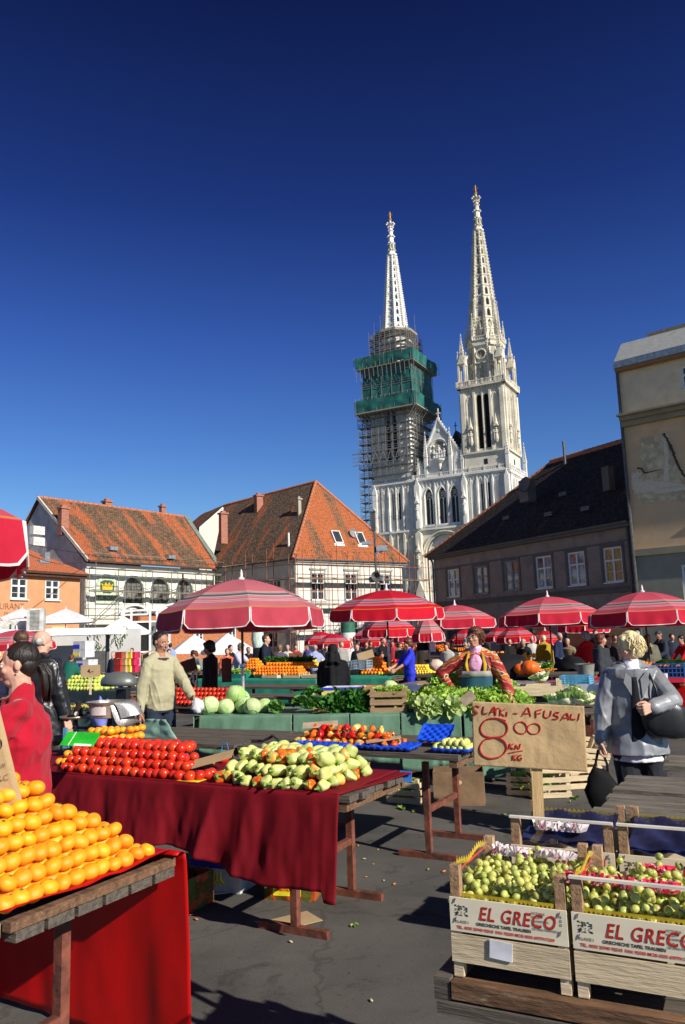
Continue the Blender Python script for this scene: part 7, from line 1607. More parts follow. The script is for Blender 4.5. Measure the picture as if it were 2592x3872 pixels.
    if legs:
        kind,m=legs; c=MB()
        if kind=='trousers':
            ring(c,[(hip-sp*.045,.086*W,.062*W),(hip-sp*.0,.097*W,.069*W),(hip+sp*.05,.096*W,.068*W)],.004)
            for i,s in enumerate((1,-1)):
                h0=Vector((s*.050*W,hip.y*.8,.49)); cap(c,[U(h0),U(knees[i]),U(ank[i].lerp(knees[i],.04))],[.058*H*W,.044*H*W,.036*H],n)
        else:
            ring(c,[(Vector((0,hip.y,.20)),.115*W,.095*W),(Vector((0,hip.y,.36)),.105*W,.085*W),(hip,.099*W,.072*W),(hip+sp*.06,.094*W,.068*W)],.003)
        part(kind if kind=='trousers' else 'skirt',c,m,vox_=vox*1.4,dsp=fold(.006*H/1.7),it=3)
    for i in range(2):
        s_=MB(); cap(s_,[U(ank[i]+Vector((0,.018,-.018))),U(ank[i]+Vector((0,-.035,-.022))),U(ank[i]+Vector((0,-.085,-.028)))],[.025*H,.026*H,.017*H],8); part('shoe',s_,shoes,vox_=.012,it=2)
    # ---------------- hair
    hk,hcol=hair; hm=HAIR.get(hcol) 
    if hk!='bald' and hk!='veil' or hk=='fringe':
        c=MB(); 
        def HE(cc,r,amp=.05,f=3.): c.ell(hp(cc),(r[0]*q,r[1]*q,r[2]*q),22,16,M=Mh,fn=lambda d,v:v*(1+amp*noise.noise(d*f+Vector((seed,0,0)))+.02*noise.noise(Vector((d.x*14,d.y*14,seed)))))
        if hk in('short','bun','pony'):
            HE((0,.115,.165),(.355,.400,.375),.04)
            if hk=='short': HE((0,.22,-.06),(.29,.24,.24),.04)
            if hk!='short': HE((0,.21,-.03),(.325,.27,.29),.04)
        if hk=='balding':
            for s in(1,-1): HE((s*.17,.17,.0),(.19,.27,.20),.05)
            HE((0,.28,-.02),(.25,.20,.22),.05)
        if hk in('bob','curly'):
            A=.16 if hk=='curly' else .07; F=4.5 if hk=='curly' else 3
            HE((0,.115,.18),(.41,.44,.41),A,F); HE((.20,.12,-.08),(.20,.27,.30),A,F); HE((-.20,.12,-.08),(.20,.27,.30),A,F); HE((0,.27,-.10),(.33,.22,.33),A,F); HE((0,-.16,.36),(.28,.18,.16),A,F)
        if hk=='bun': HE((0,.52,.18),(.15,.15,.15))
        if hk=='pony':
            for k in range(26):
                o=Vector((rnd.uniform(-.10,.10),rnd.uniform(-.07,.07),rnd.uniform(-.05,.05))); pts=[hp(Vector((0,.38,-.06))+o*.6),hp(Vector((0,.54,-.12))+o),hp(Vector((.0,.62,-.34))+o*1.5),hp(Vector((.0,.62,-.62))+o*1.5),hp(Vector((.0,.58,-.92))+o*1.2)]; c.tube(pts,[.04*q,.055*q,.055*q,.045*q,.010*q],6)
        if det==2 and hk in('curly','bob'):
            for k in range(420):
                a=rnd.uniform(0,2*PI); el=rnd.uniform(-.5,1.5); 
                if math.cos(a-PI*1.5)>.4 and el<.5: continue
                d=Vector((math.cos(a)*math.cos(el)*.43,.10+math.sin(a)*math.cos(el)*.45,.15+math.sin(el)*.42)); t=Vector((-math.sin(a),math.cos(a),0))*rnd.choice((-1,1)); L_=rnd.uniform(.16,.34)
                pts=[hp(d*(1+.0)+t*.0),hp(d*1.04+t*L_*.35-Vector((0,0,L_*.3))),hp(d*1.05+t*L_*.55-Vector((0,0,L_*.75))),hp(d*1.0+t*L_*.35-Vector((0,0,L_*1.05)))]
                c.tube(pts,[.010*q,.022*q,.020*q,.005*q],5,flat=.6)
        if hk=='short' and det==2:
            for k in range(90):
                a=rnd.uniform(.15,PI-.15) if hk=='short' else rnd.uniform(-.25,PI+.25); el=rnd.uniform(.25,1.5)
                d=Vector((math.cos(a)*math.cos(el)*.36,.11+math.sin(a)*math.cos(el)*.41,.16+math.sin(el)*.38)); e2=Vector((d.x*.85,d.y+.16,d.z-.04)) if hk=='pony' else Vector((d.x*1.02,d.y+.04,d.z-.12))
                c.tube([hp(d),hp(d.lerp(e2,.5)*1.03),hp(e2)],[.012*q,.022*q,.008*q],5)
        c.build('hair',[hm],body,smooth=True)
    if hk=='cap':
        c=MB(); c.ell(hp((0,.06,.22)),(.36*q,.42*q,.30*q),16,10,M=Mh); c.box(-.25*q,.25*q,-.2*q,0,-.02*q,.02*q,M=Matrix.Translation(hp((0,-.36,.17)))@Mh); c.build('cap',[mat('cap_cloth',(.05,.05,.07))],body,smooth=True)
    if extra: extra(dict(body=body,U=U,hp=hp,neck=neck,sp=sp,hip=hip,hands=hands,elb=elb,sh=sh,H=H,part=part,W=W,q=q,Mh=Mh,fw=fw,ring=ring,torso=torso,vox=vox,n=n,fold=fold,hc=hc))
    return body
FCE=lambda px,d=0: d   # facing 0 = towards the camera, pi = away, + turns to the viewer's right
C_=clothmat
W_den=C_('denim_dark',(.02,.028,.05)); W_blk=C_('black_wool',(.012,.012,.014)); W_brn=C_('dark_brown_cloth',(.035,.025,.02)); W_gry=C_('grey_wool',(.06,.065,.07))
# --- woman in the red top (near left, back three quarters, looking left)
def x_red(d):
    b=d['body']; U=d['U'];hp=d['hp'];q=d['q']
    e=MB(); e.ell(hp((.352,.03,-.16)),(.022*q,)*3,8,6); e.build('earring',[mat('silver_stud',(.7,.7,.72),rough=.15,metal=.9)],b,smooth=True)
    e=MB(); N=d['neck']
    for i in range(26):
        a=PI+PI*i/25+.0; p=U(N+Vector((.060*math.cos(a),.050*math.sin(a)-.006,.012-.020*(-math.sin(a)))))
        e.ell(p,(.0035*d['H'],)*3,6,4)
    e.build('necklace',[mat('necklace_gold',(.75,.6,.35),rough=.25,metal=.8)],b)
M_redtop=C_('crimson_jersey',(.42,.006,.024),sheen=.1,bump=.5)
person(84,2450,4.32,'woman in a crimson top with dark ponytail and pearl earring at the left edge',face=-1.2,H=1.70,build=1.52,headyaw=-.10,headpitch=.10,skin=1,hair=('pony','black'),top=('sweater',M_redtop),legs=('trousers',W_den),det=2,lh=(.10,-.26,.66),lpole=(.6,.4,-.8),rh=(-.05,-.24,.62),curl=.9,extra=x_red,topfold=2.6)
# price paper leaning at the left edge
c=empty('price_sign',gy(-18,2870,3.15),(R(4),R(-14),.15),label='creased brown paper price sign half cut off by the left edge',cat='sign'); b=MB(); b.grid(lambda u,v:Vector(((u-.5)*.34,.006*noise.noise(Vector((u*5,v*5,2))),(v-.5)*.44)),12,14,uv=False); b.xf(Matrix.Translation((-.11,0,.0))); o=b.build('paper',[M_kraft],c,smooth=True); solid(o,.002)
text('lettering','00',M_ink,c,(-.02,-.008,.03),(R(90),0,0),.06,shear=.2,off=-.001); text('lettering','kn',M_ink,c,(-.0,-.008,-.04),(R(90),0,0),.035,shear=.2,off=-.0008); text('lettering','AKC',M_ink,c,(-.03,-.008,-.09),(R(90),0,0),.032,shear=.1,off=-.0008)
b=MB(); b.bar((-.10,.01,-.21),(-.10,.01,-.45),.03,.012); b.build('stick',[M_woodb],c)
# --- leather jacket man & companion
M_leather=mat('black_leather',(.014,.015,.018),rough=.38,var=.2,scale=4,spec=.55,bump=.3,bscale=12,stretch=(1.6,1.6,.4),coat=.15)
person(158,2384,8.7,'balding grey man in a long black leather jacket seen from behind',face=PI-.5,build=1.66,headyaw=-.35,headpitch=.2,skin=1,hair=('balding','grey'),top=('coat',M_leather,M_leather),legs=('trousers',W_blk),det=2,topfold=1.5)
person(80,2386,9.8,'dark-haired man in navy jacket with blue collar facing the leather jacket man',face=PI+.6,build=1.1,headpitch=.2,headyaw=.3,hair=('short','brown'),top=('jacket',C_('navy_cloth',(.015,.018,.045)),C_('blue_collar',(.08,.16,.4))),legs=('trousers',W_blk),det=1)
# --- beige sweater man
def x_bag(d):
    b=MB(); w_,fd=d['hands'][0]; p=d['U'](w_+fd*.05); b.ell(p+Vector((.0,-.06,-.05)),(.075,.06,.085),16,12,fn=lambda dd,v:v*(1+.35*noise.noise(dd*2.6)+.12*noise.noise(dd*7))); b.build('crumpled_bag',[mat('white_plastic_bag',(.78,.78,.80),rough=.3)],d['body'],smooth=True)
person(607,2388,9.6,'stocky dark-haired man in a beige sweater holding a crumpled white bag',face=.75,build=1.20,headyaw=.25,headpitch=.25,skin=2,hair=('short','black'),top=('sweater',C_('beige_knit',(.40,.37,.24),bump=.5),C_('dark_neckband',(.05,.04,.04))),legs=('trousers',W_den),det=2,lh=(.10,-.24,.575),lpole=(.6,.6,-.5),rh=(-.17,-.02,.44),belly=.014,extra=x_bag,topfold=1.2)
# --- man in shade
person(795,2424,13.4,'man in dark clothes standing in umbrella shade behind the tomato table',face=-1.1,build=1.05,headyaw=-.3,headpitch=.3,skin=2,hair=('bob','black'),top=('jacket',C_('dark_maroon_cloth',(.03,.012,.01))),legs=('trousers',W_blk),det=1)
person(893,2436,21.5,'blonde person in a striped grey shirt bending right beside the umbrella pole',face=1.15,build=1.1,lean=.35,H=1.75,skin=1,hair=('curly','lightbrown'),top=('shirt',C_('lilac_shirt',(.50,.48,.58)),),legs=('trousers',W_brn),det=1,lh=(.10,-.33,.52),rh=(-.1,-.30,.50))
person(872,2438,24,'person with black hair half hidden behind the bending striped shirt',face=.9,skin=1,hair=('short','black'),top=('jacket',W_blk),legs=('trousers',W_blk),det=0)
def x_pol(d):
    b=MB(); U=d['U']; b.box(-.17,.17,.11,.30,1.02,1.45); part=d['part']('backpack',b,C_('backpack_black',(.012,.012,.014)),vox_=.03,it=6)
    b=MB(); b.box(-.12,.12,-.19,-.155,.98,1.10); b.build('yellow_lettering',[mat('hi_vis_yellow',(.65,.75,.05))],d['body'])
    b=MB(); b.ell(U((-.10,-.02,.56)),(.07,.16,.06),10,8); b.build('hi_vis_band',[MATS['hi_vis_yellow']],d['body'],smooth=True)
person(1005,2400,20,'short-haired uniformed officer with black backpack standing side-on',face=1.35,build=1.1,skin=1,hair=('short','brown'),top=('jacket',C_('dark_navy_uniform',(.012,.017,.035))),legs=('trousers',C_('uniform_trousers',(.012,.014,.03))),det=1,extra=x_pol,lh=(.12,-.15,.55),rh=(-.13,-.12,.52))
# --- nun
def x_nun(d):
    b=MB(); U=d['U']; hp=d['hp']; q=d['q']; b.ell(hp((0,.06,.14)),(.40*q,.46*q,.44*q),16,12,M=d['Mh'])
    S=[(.93,.068,.072),(.86,.078,.075),(.79,.085,.078),(.70,.080,.05),(.60,.083,.045),(.56,.086,.045)]
    for (z,rx,ry),(z2,rx2,ry2) in zip(S,S[1:]):
        b.tube([U((0,.03+(.07 if z<.8 else 0)*1,z)),U((0,.03+(.07 if z2<.8 else 0),z2))],[rx*d['H'],rx2*d['H']],14)
    d['part']('veil',b,C_('black_veil',(.010,.010,.012)),vox_=.014,dsp=lambda c:.010*math.sin(math.atan2(c.x,c.y+.2)*22)*(1 if c.z<1.45 else .1),it=5)
person(1258,2436,12.4,'nun in a black habit and long veil seen from behind',face=PI,build=1.5,hair=('veil','black'),top=('habit',C_('black_habit',(.009,.009,.011))),legs=None,det=1,lh=(.14,-.16,.5),rh=(-.14,-.16,.5),extra=x_nun)
person(1192,2448,23,'grey-haired person in a pale blue shirt sitting with back turned left of the nun',face=PI+.3,build=1.35,hair=('short','grey'),top=('shirt',C_('pale_blue_shirt',(.30,.36,.62))),legs=('trousers',W_gry),det=1,lh=(.15,-.1,.6),rh=(-.15,-.1,.6))
person(1236,2448,24,'dark-haired woman facing the camera between the pale blue shirt and the nun',skin=1,hair=('bob','brown'),top=('jacket',W_gry),legs=('trousers',W_blk),det=0)
person(1545,2414,17,'brown-haired woman in a vivid blue dress facing left over the lemons',face=-1.2,build=1.1,skin=0,headpitch=.3,hair=('bob','auburn'),top=('tshirt',C_('vivid_blue_cotton',(.03,.045,.62))),legs=('skirt',MATS['vivid_blue_cotton']),det=1,lh=(.07,-.24,.60),rh=(-.07,-.24,.62))
person(1448,2410,24,'tall man in a dark suit behind the aluminium umbrella pole',face=.8,skin=0,hair=('short','brown'),top=('jacket',W_blk,C_('white_collar',(.7,.7,.7))),legs=('trousers',W_blk),det=1)
person(1420,2462,20,'person in dark blue bending forward behind the oranges',face=.4,H=1.6,lean=.9,build=1.2,hair=('short','black'),top=('jacket',C_('ink_blue_cloth',(.012,.014,.06))),legs=('trousers',W_blk),det=0)
# --- apron woman
def striped(name):
    m=bpy.data.materials.new(name); m.use_nodes=True; nt=m.node_tree; L=nt.links.new; p=nt.nodes['Principled BSDF']; p.inputs['Roughness'].default_value=.9; tc=_n(nt,'ShaderNodeTexCoord'); s=_n(nt,'ShaderNodeSeparateXYZ'); L(tc.outputs['Object'],s.inputs[0])
    nz=_n(nt,'ShaderNodeTexNoise',Scale=14.); L(tc.outputs['Object'],nz.inputs['Vector'])
    ab=_n(nt,'ShaderNodeMath'); ab.operation='ABSOLUTE'; L(s.outputs['X'],ab.inputs[0])
    a=_n(nt,'ShaderNodeMath'); a.operation='MULTIPLY_ADD'; a.inputs[1].default_value=.45; L(ab.outputs[0],a.inputs[0]); L(s.outputs['Z'],a.inputs[2])
    b=_n(nt,'ShaderNodeMath'); b.operation='MULTIPLY_ADD'; b.inputs[1].default_value=.10; L(nz.outputs['Fac'],b.inputs[0]); L(a.outputs[0],b.inputs[2])
    c=_n(nt,'ShaderNodeMath'); c.operation='MULTIPLY'; c.inputs[1].default_value=5.5; L(b.outputs[0],c.inputs[0]); f=_n(nt,'ShaderNodeMath'); f.operation='FRACT'; L(c.outputs[0],f.inputs[0])
    r=_n(nt,'ShaderNodeValToRGB'); r.color_ramp.interpolation='CONSTANT'; L(f.outputs[0],r.inputs[0]); e=r.color_ramp.elements; e[0].color=(.32,.012,.02,1); e[1].position=.22; e[1].color=(.46,.36,.20,1)
    for pz,cc in((.28,(.42,.015,.025)),(.40,(.40,.20,.03)),(.47,(.50,.03,.03)),(.56,(.60,.48,.10)),(.62,(.10,.03,.04)),(.66,(.62,.55,.40)),(.72,(.45,.03,.03)),(.86,(.35,.16,.03)),(.92,(.42,.015,.025))): q=e.new(pz); q.color=(*cc,1)
    L(r.outputs[0],p.inputs['Base Color']); MATS[name]=m; return m
def x_apron(d):
    U=d['U']; b=d['body']; H=d['H']; ring=d['ring']; S=d['torso']()
    # turtleneck and yellow inner front
    t=MB(); cap(t,[U(d['neck']-d['sp']*.015),U(d['neck']+d['sp']*.028)],[.046*H,.042*H],12); t.ell(U((0,-.068*d['W'],.765)),(.046*H,.020*H,.066*H),14,10); d['part']('turtleneck',t,mat('pink_satin',(.72,.36,.55),rough=.35),vox_=.009,dsp=d['fold'](.006,16),it=3)
    for s in(1,-1):
        y=MB(); y.tube([U((s*.045,-.03,.835)),U((s*.062,-.075*d['W'],.76)),U((s*.05,-.082*d['W'],.68))],[.014*H,.016*H,.010*H],7,flat=.5); y.build('cardigan_trim',[mat('mustard_knit',(.45,.27,.02),rough=.9)],b,smooth=True)
    a=MB()
    def fn(u,v):
        x=(u-.5)*2; w=(.050+.036*min(1,v*1.6))*d['W']; ang=x*w/.085; z=.715-.30*v; r=(.094+.012*v)*d['W']; return U((math.sin(ang)*r*1.15,-math.cos(ang)*r*.98-.006+.004*math.sin(x*7+v*3),z))
    a.grid(fn,20,14,uv=False); o=a.build('apron',[C_('teal_apron',(.02,.085,.12),rough=.6)],b,smooth=True); solid(o,.004)
    k=MB(); k.grid(lambda u,v:fn(u,v*.13-.015)+Vector((0,-.006,0)),20,2,uv=False); o=k.build('apron_hem',[mat('grey_hem',(.28,.28,.25))],b,smooth=True); solid(o,.003)
    for s in(1,-1): k=MB(); k.tube([fn((s+1)/2*.96+.02,0),U((s*.07,-.06,.79)),U((s*.046,-.01,.848))],.004*H,5); k.build('apron_strap',[MATS['teal_apron']],b)
person(1795,2376,9.35,'elderly woman in a patterned red cardigan, pink turtleneck and teal apron',face=-.22,build=1.5,H=1.72,headyaw=-.45,headpitch=-.05,skin=0,hair=('bob','auburn'),top=('sweater',striped('patterned_red_knit')),legs=('skirt',C_('slate_skirt',(.03,.04,.06))),det=2,lh=(.25,-.22,.49),lpole=(.9,.3,-.3),rh=(-.17,-.06,.60),rpole=(-1,.3,-.4),glasses=True,extra=x_apron,belly=.012)
person(1768,2412,16,'grey-haired woman in a pale jacket looking left behind the apron woman',face=-1.1,skin=1,hair=('bob','grey'),top=('jacket',C_('cream_print',(.5,.47,.4),c3=(.1,.1,.12),c3s=14,c3t=(.5,.55))),legs=('trousers',W_blk),det=1)
def x_yel(d):
    b=MB(); w_,fd=d['hands'][0]; b.ell(d['U'](w_)+Vector((0,0,-.16)),(.10,.07,.17),14,10,fn=lambda dd,v:v*(1+.25*noise.noise(dd*2.6))); b.build('white_bag',[mat('white_plastic_bag',(.78,.78,.80),rough=.3)],d['body'],smooth=True)
person(2055,2402,22.5,'woman in a mustard yellow coat with a white bag seen from behind',face=PI-.2,build=1.25,hair=('short','blonde'),top=('coat',C_('mustard_coat',(.42,.29,.02))),legs=('trousers',W_blk),det=1,extra=x_yel)
person(2115,2392,22,'grey-haired man in a navy jacket right of the yellow coat',face=.4,skin=0,hair=('short','grey'),top=('jacket',C_('navy_blue_cloth',(.02,.03,.08))),legs=('trousers',W_blk),det=0)
person(2215,2387,18,'grey-haired woman in a bright red cardigan',face=PI+.5,build=1.3,hair=('curly','grey'),top=('sweater',C_('bright_red_knit',(.50,.008,.012))),legs=('skirt',C_('grey_skirt',(.09,.09,.085))),det=1,lh=(.10,-.2,.56),rh=(-.1,-.2,.56))
def x_dk(d):
    b=MB(); b.ell(d['U']((.10,-.20,.56)),(.08,.07,.15),14,10,fn=lambda dd,v:v*(1+.25*noise.noise(dd*2.6))); b.build('white_bag',[MATS['white_plastic_bag']],d['body'],smooth=True)
person(2268,2396,14.5,'red-haired woman in a charcoal coat looking right with a white bag',face=1.1,build=1.5,skin=0,hair=('bob','auburn'),top=('coat',C_('charcoal_wool',(.035,.04,.048)),),legs=('trousers',W_blk),det=1,lh=(.13,-.15,.5),extra=x_dk)
person(2298,2402,16.5,'smiling dark-haired woman in a black top beside the red-haired woman',face=.2,skin=0,hair=('bun','black'),top=('sweater',W_blk),legs=('trousers',W_blk),det=1)
person(2252,2380,21,'man whose face shows above the red-haired woman',face=-.3,skin=1,hair=('short','brown'),top=('jacket',W_blk),legs=('trousers',W_blk),det=0)
person(2408,2384,22,'white-haired person in a grey hooded jacket behind the blonde woman',face=PI+.3,hair=('short','grey'),top=('jacket',C_('grey_hoodie',(.20,.21,.20))),legs=('trousers',W_gry),det=0)
person(2448,2398,18,'woman in an olive grey sweater standing beside the umbrella pole',face=.2,build=1.75,skin=2,hair=('bun','black'),top=('sweater',C_('olive_grey_knit',(.12,.12,.085)),C_('yellow_scarf',(.55,.5,.12))),legs=('skirt',C_('blue_skirt',(.03,.04,.12))),det=1,lh=(.17,-.05,.42),rh=(-.17,-.05,.44),belly=.02)
person(2503,2386,20,'man in a dark cap and navy jacket leaning left over a stall',face=-1.1,H=1.75,lean=.25,skin=2,hair=('cap','black'),top=('jacket',C_('slate_navy',(.025,.03,.05))),legs=('trousers',W_blk),det=1,lh=(.1,-.25,.58),rh=(-.1,-.25,.6))
person(2592,2404,19,'person in a red sweater leaning left at the right edge',face=-1.2,H=1.65,lean=.35,hair=('short','black'),top=('sweater',MATS['bright_red_knit']),legs=('trousers',W_blk),det=0,lh=(.1,-.3,.5),rh=(-.1,-.3,.5))
# --- blonde woman with silver jacket
M_silver=mat('silver_grey_leather',(.24,.25,.265),rough=.36,var=.2,scale=3,metal=.15,spec=.8,bump=.3,bscale=12)
def x_blonde(d):
    U=d['U']; b=d['body']; H=d['H']
    s=MB(); d['ring'](s,[(d['hip']-Vector((0,0,.125)),.128,.103),(d['hip']-Vector((0,0,.05)),.106,.080),(d['hip']+Vector((0,0,.1)),.098,.074)],.004); s.v=s.v; o=d['part']('white_shirt',s,C_('white_cotton',(.82,.82,.84)),vox_=.012,dsp=d['fold'](.006),it=3)
    t=MB(); cap(t,[U(d['neck']-d['sp']*.02),U(d['neck']+d['sp']*.018)],[.050*H,.044*H],12); t.ell(U((.0,-.07,.77)),(.036*H,.022*H,.07*H),12,8); t.ell(U((.0,-.062,.83)),(.045*H,.028*H,.02*H),12,8); d['part']('scarf',t,MATS['white_cotton'],vox_=.009,dsp=d['fold'](.006,20),it=2)
    f=MB(); f.grid(lambda u,v:U((-.012+.05*(u-.5)*(.5+v),-.098-.005*math.sin(u*3),.80-.36*v)),8,16,uv=False); o=f.build('jacket_opening',[W_blk],b,smooth=True); solid(o,.004)
    for sgn in(1,-1):
        l=MB(); l.prism([(sgn*.018*H,.79*H),(sgn*.048*H,.825*H),(sgn*.062*H,.775*H),(sgn*.022*H,.70*H)],-.100*H,-.094*H); l.build('lapel',[M_silver],b)
    w_,fd=d['hands'][1]   # right hand: shopping bag, viewer left
    g=MB(); p=U(w_+fd*.05); 
    g.ell(p+Vector((.02,-.02,-.34)),(.14,.06,.22),18,14,fn=lambda dd,v:Vector((v.x*(1.1 if dd.z<.3 else .9)+.10*dd.z*-.6,v.y,v.z))*(1+.12*noise.noise(dd*2)))
    for o_ in(-.045,.045): g.tube([p+Vector((o_*.3,0,.01)),p+Vector((o_,-.01,-.10)),p+Vector((o_*1.6-.03,-.01,-.24))],.010,6)
    g.build('shopping_bag',[C_('black_nylon',(.008,.008,.009))],b,smooth=True)
    h=MB(); h.ell(U((.105,-.115,.605)),(.17,.075,.155),20,14,fn=lambda dd,v:Vector((math.copysign(abs(dd.x)**.6,dd.x)*.17,math.copysign(abs(dd.y)**.8,dd.y)*.075,math.copysign(abs(dd.z)**.55,dd.z)*.150-.03*dd.x))*(1+.07*noise.noise(dd*3))); hb=h.build('handbag',[M_leather],b,smooth=True)
    h=MB(); h.tube([U((.09,-.11,.66)),U((.085,-.105,.74)),U((.06,-.065,.84)),U((.07,.04,.80)),U((.16,.05,.70)),U((.22,-.03,.66))],.009,6); h.build('handbag_strap',[M_leather],b,smooth=True)
person(2375,2402,6.45,'blonde woman in a shiny silver-grey jacket with black handbag and shopping bag',face=-.12,H=1.62,build=1.4,headyaw=-1.45,headpitch=.25,skin=1,hair=('curly','blonde'),top=('jacket',M_silver,M_silver),legs=('trousers',C_('charcoal_trousers',(.022,.024,.032))),det=2,lh=(.035,-.20,.665),lpole=(1,.15,-.35),rh=(-.205,-.05,.40),rpole=(-1,.5,0),lcurl=1.2,rcurl=1.1,lpalm=(-.3,1,0),extra=x_blonde,topfold=1.3,belly=.0)
# --- farther people
far=[(262,2478,22,PI,'person in a dark green jacket bending at the far stall on the left',('jacket',C_('bottle_green',(.01,.10,.07))),.5,('short','auburn')),
(430,2474,24,-.5,'person in navy with a pale badge by the stacked red boxes',('jacket',W_den),0,('short','grey')),
(500,2450,30,-.3,'dark-dressed person standing at the glass kiosk steps',('jacket',W_blk),0,('short','brown')),
(645,2432,32,PI,'person in a light blue shirt seen right behind the beige sweater man',('shirt',C_('sky_blue_shirt',(.28,.36,.62))),0,('short','black')),
(640,2464,25,.3,'person in grey seated between the parasols and the vegetable stall',('jacket',W_gry),0,('short','brown')),
(720,2462,24,.8,'woman in a dusty pink top bending beneath the white parasols',('tshirt',C_('dusty_pink',(.36,.24,.20))),.4,('bob','black')),
(757,2464,23,-.8,'woman in grey-blue reaching left beside the shaded man',('tshirt',C_('grey_blue',(.16,.2,.22))),.4,('bob','auburn')),
(860,2464,22,.2,'person in coral red between the shaded man and the striped shirt',('tshirt',C_('coral',(.6,.12,.06))),0,('short','lightbrown')),
(940,2462,24,.5,'person in dark clothes right of the big umbrella pole',('jacket',W_blk),0,('short','lightbrown')),
(975,2455,26,-.6,'person in khaki left of the officer',('jacket',C_('khaki',(.2,.16,.1))),0,('short','brown')),
(1058,2436,20,PI,'grey-haired person in dusty purple walking right of the officer',('jacket',C_('dusty_purple',(.09,.08,.12))),0,('short','lightbrown')),
(1088,2440,26,.1,'pale-haired person behind the brown cardboard sign',('shirt',C_('pale_shirt',(.5,.48,.44))),0,('short','grey')),
(1118,2438,27,.3,'person in a deep red shirt in the crowd',('shirt',C_('deep_red_shirt',(.35,.02,.03))),0,('short','black')),
(1164,2446,27,-.8,'dark-haired person in violet blue left of the pale blue shirt',('jacket',C_('violet_blue',(.09,.08,.25))),0,('short','black')),
(1290,2424,24,.7,'grey-haired person in front of the advertising column foot',('jacket',C_('light_grey_top',(.3,.3,.28))),0,('short','lightbrown')),
(1352,2440,24,-.4,'man in a blue jacket and white collar right of the advertising column',('jacket',W_den,C_('white_collar',(.7,.7,.7))),0,('short','brown')),
(1385,2432,28,.2,'dark-dressed shopper in the crowd right of the column',('jacket',W_blk),0,('short','black')),
(1402,2446,31,.5,'farther dark-dressed shopper next to the crowd gap',('jacket',W_brn),0,('bob','brown')),
(1486,2440,28,-.3,'shopper in a red patterned top behind the aluminium pole',('jacket',C_('red_print',(.4,.03,.06))),0,('short','black')),
(1510,2436,24,.9,'shopper in grey green beside the woman in blue',('jacket',C_('grey_green_cloth',(.1,.12,.09))),0,('bob','brown')),
(1592,2430,25,.1,'woman with white blouse hanging goods at the clothes rail',('jacket',W_brn),0,('short','black')),
(1690,2428,20,-.6,'woman in a pale grey jacket left of the far striped umbrella pole',('jacket',C_('pale_grey_jacket',(.4,.4,.38))),0,('bob','auburn')),
(1708,2432,22,.6,'auburn-haired shopper beside the woman in pale grey',('jacket',W_gry),0,('bob','auburn')),
(1925,2424,24,.4,'shopper in dark clothes behind the apron woman shoulder',('jacket',W_blk),0,('short','black')),
(1985,2426,22,-.6,'shopper in black and white by the heaped lemons',('jacket',W_blk,C_('white_collar',(.7,.7,.7))),.2,('short','grey')),
(2012,2430,26,0,'shopper in pale top under the far red umbrella',('shirt',MATS['pale_shirt']),0,('short','grey')),
(2150,2428,22,-.5,'shopper in beige beyond the greens tubs',('jacket',MATS['khaki']),.3,('short','grey')),
(2325,2420,24,.3,'distant shopper behind the blonde hair',('jacket',W_brn),0,('short','black')),
(2540,2410,22,.2,'distant shopper in blue at the right edge',('jacket',W_den),0,('short','black'))]
for px,py,Y,fc,lab,tp,ln,hr in far:
    person(px,py,Y,lab,face=fc,build=rnd.uniform(1.1,1.35),lean=ln,skin=rnd.randrange(3),hair=hr,top=tp,legs=('trousers',rnd.choice((W_blk,W_den,W_brn,W_gry))),det=0,lh=(.11,-.2,.55) if ln else None,rh=(-.11,-.2,.56) if ln else None)
# ================================================================ weighing scale on the tomato table
P=gz(500,2800,.8); zt=.80; q=F1.inv(gz(505,2840,.8)); SP=F1(F1.px(640,2812).x,.70,.80)
t=empty('crate',(SP.x,SP.y,.80),AL+.25,label='red-brown wooden box under the weighing scale behind the tomatoes',cat='crate'); b=MB(); b.box(-.17,.2,-.14,.14,0,.075); b.build('box_body',[mat('red_brown_box',(.24,.055,.03),rough=.7,var=.3)],t)
S=empty('weighing_scale',(SP.x-.02,SP.y,.877),AL+.25,label='old blue-framed market scale with dented aluminium pan behind the tomatoes',cat='scale')
M_bl=mat('blue_enamel',(.10,.25,.38),rough=.5,var=.2); b=MB()
b.box(-.30,.14,-.06,.06,.03,.06); 
for x in(-.28,.12):
    for y in(-.075,.075): b.box(x-.016,x+.016,y-.012,y+.012,0,.16)
    b.box(x-.016,x+.016,-.085,.085,.001,.03)
b.box(-.005,.13,-.088,-.076,.10,.125); b.build('frame',[M_bl],S)
b=MB(); b.bar((-.26,0,.15),(.12,0,.15),.03,.02); b.lathe([(.02,0),(.02,.07)],8,(.07,0,.16)); b.lathe([(.02,0),(.02,.06)],8,(-.24,0,.16)); b.build('beam',[mat('dark_iron',(.03,.03,.033),rough=.5,metal=.5)],S)
M_al=mat('dented_aluminium',(.50,.49,.45),rough=.36,metal=.75,var=.2,scale=8,bump=.5,bscale=20); b=MB()
b.lathe([(.115,0),(.135,.005),(.150,.10),(.168,.118),(.170,.128),(.160,.128),(.142,.10),(.128,.012),(.02,.010)],28,(.05,0,.23),fn if False else 0)
def spout(u,v):
    a=-.95+1.9*u; r=.150+.16*v; z=.335+.03*math.sin(v*2.4)-.115*v*v-.07*(1-math.cos(a*1.0))*v; return Vector((.05+math.cos(a)*r,math.sin(a)*(.150-.02*v),z+.02))
b.grid(spout,14,8,uv=False); b.grid(lambda u,v:spout(u,0)*(1-v)+(spout(u,1)*Vector((1,1,1)) if False else spout(u,1)-Vector((0,0,.06)))*v-Vector((0,0,.05*math.sin(PI*v))),14,6,uv=False)
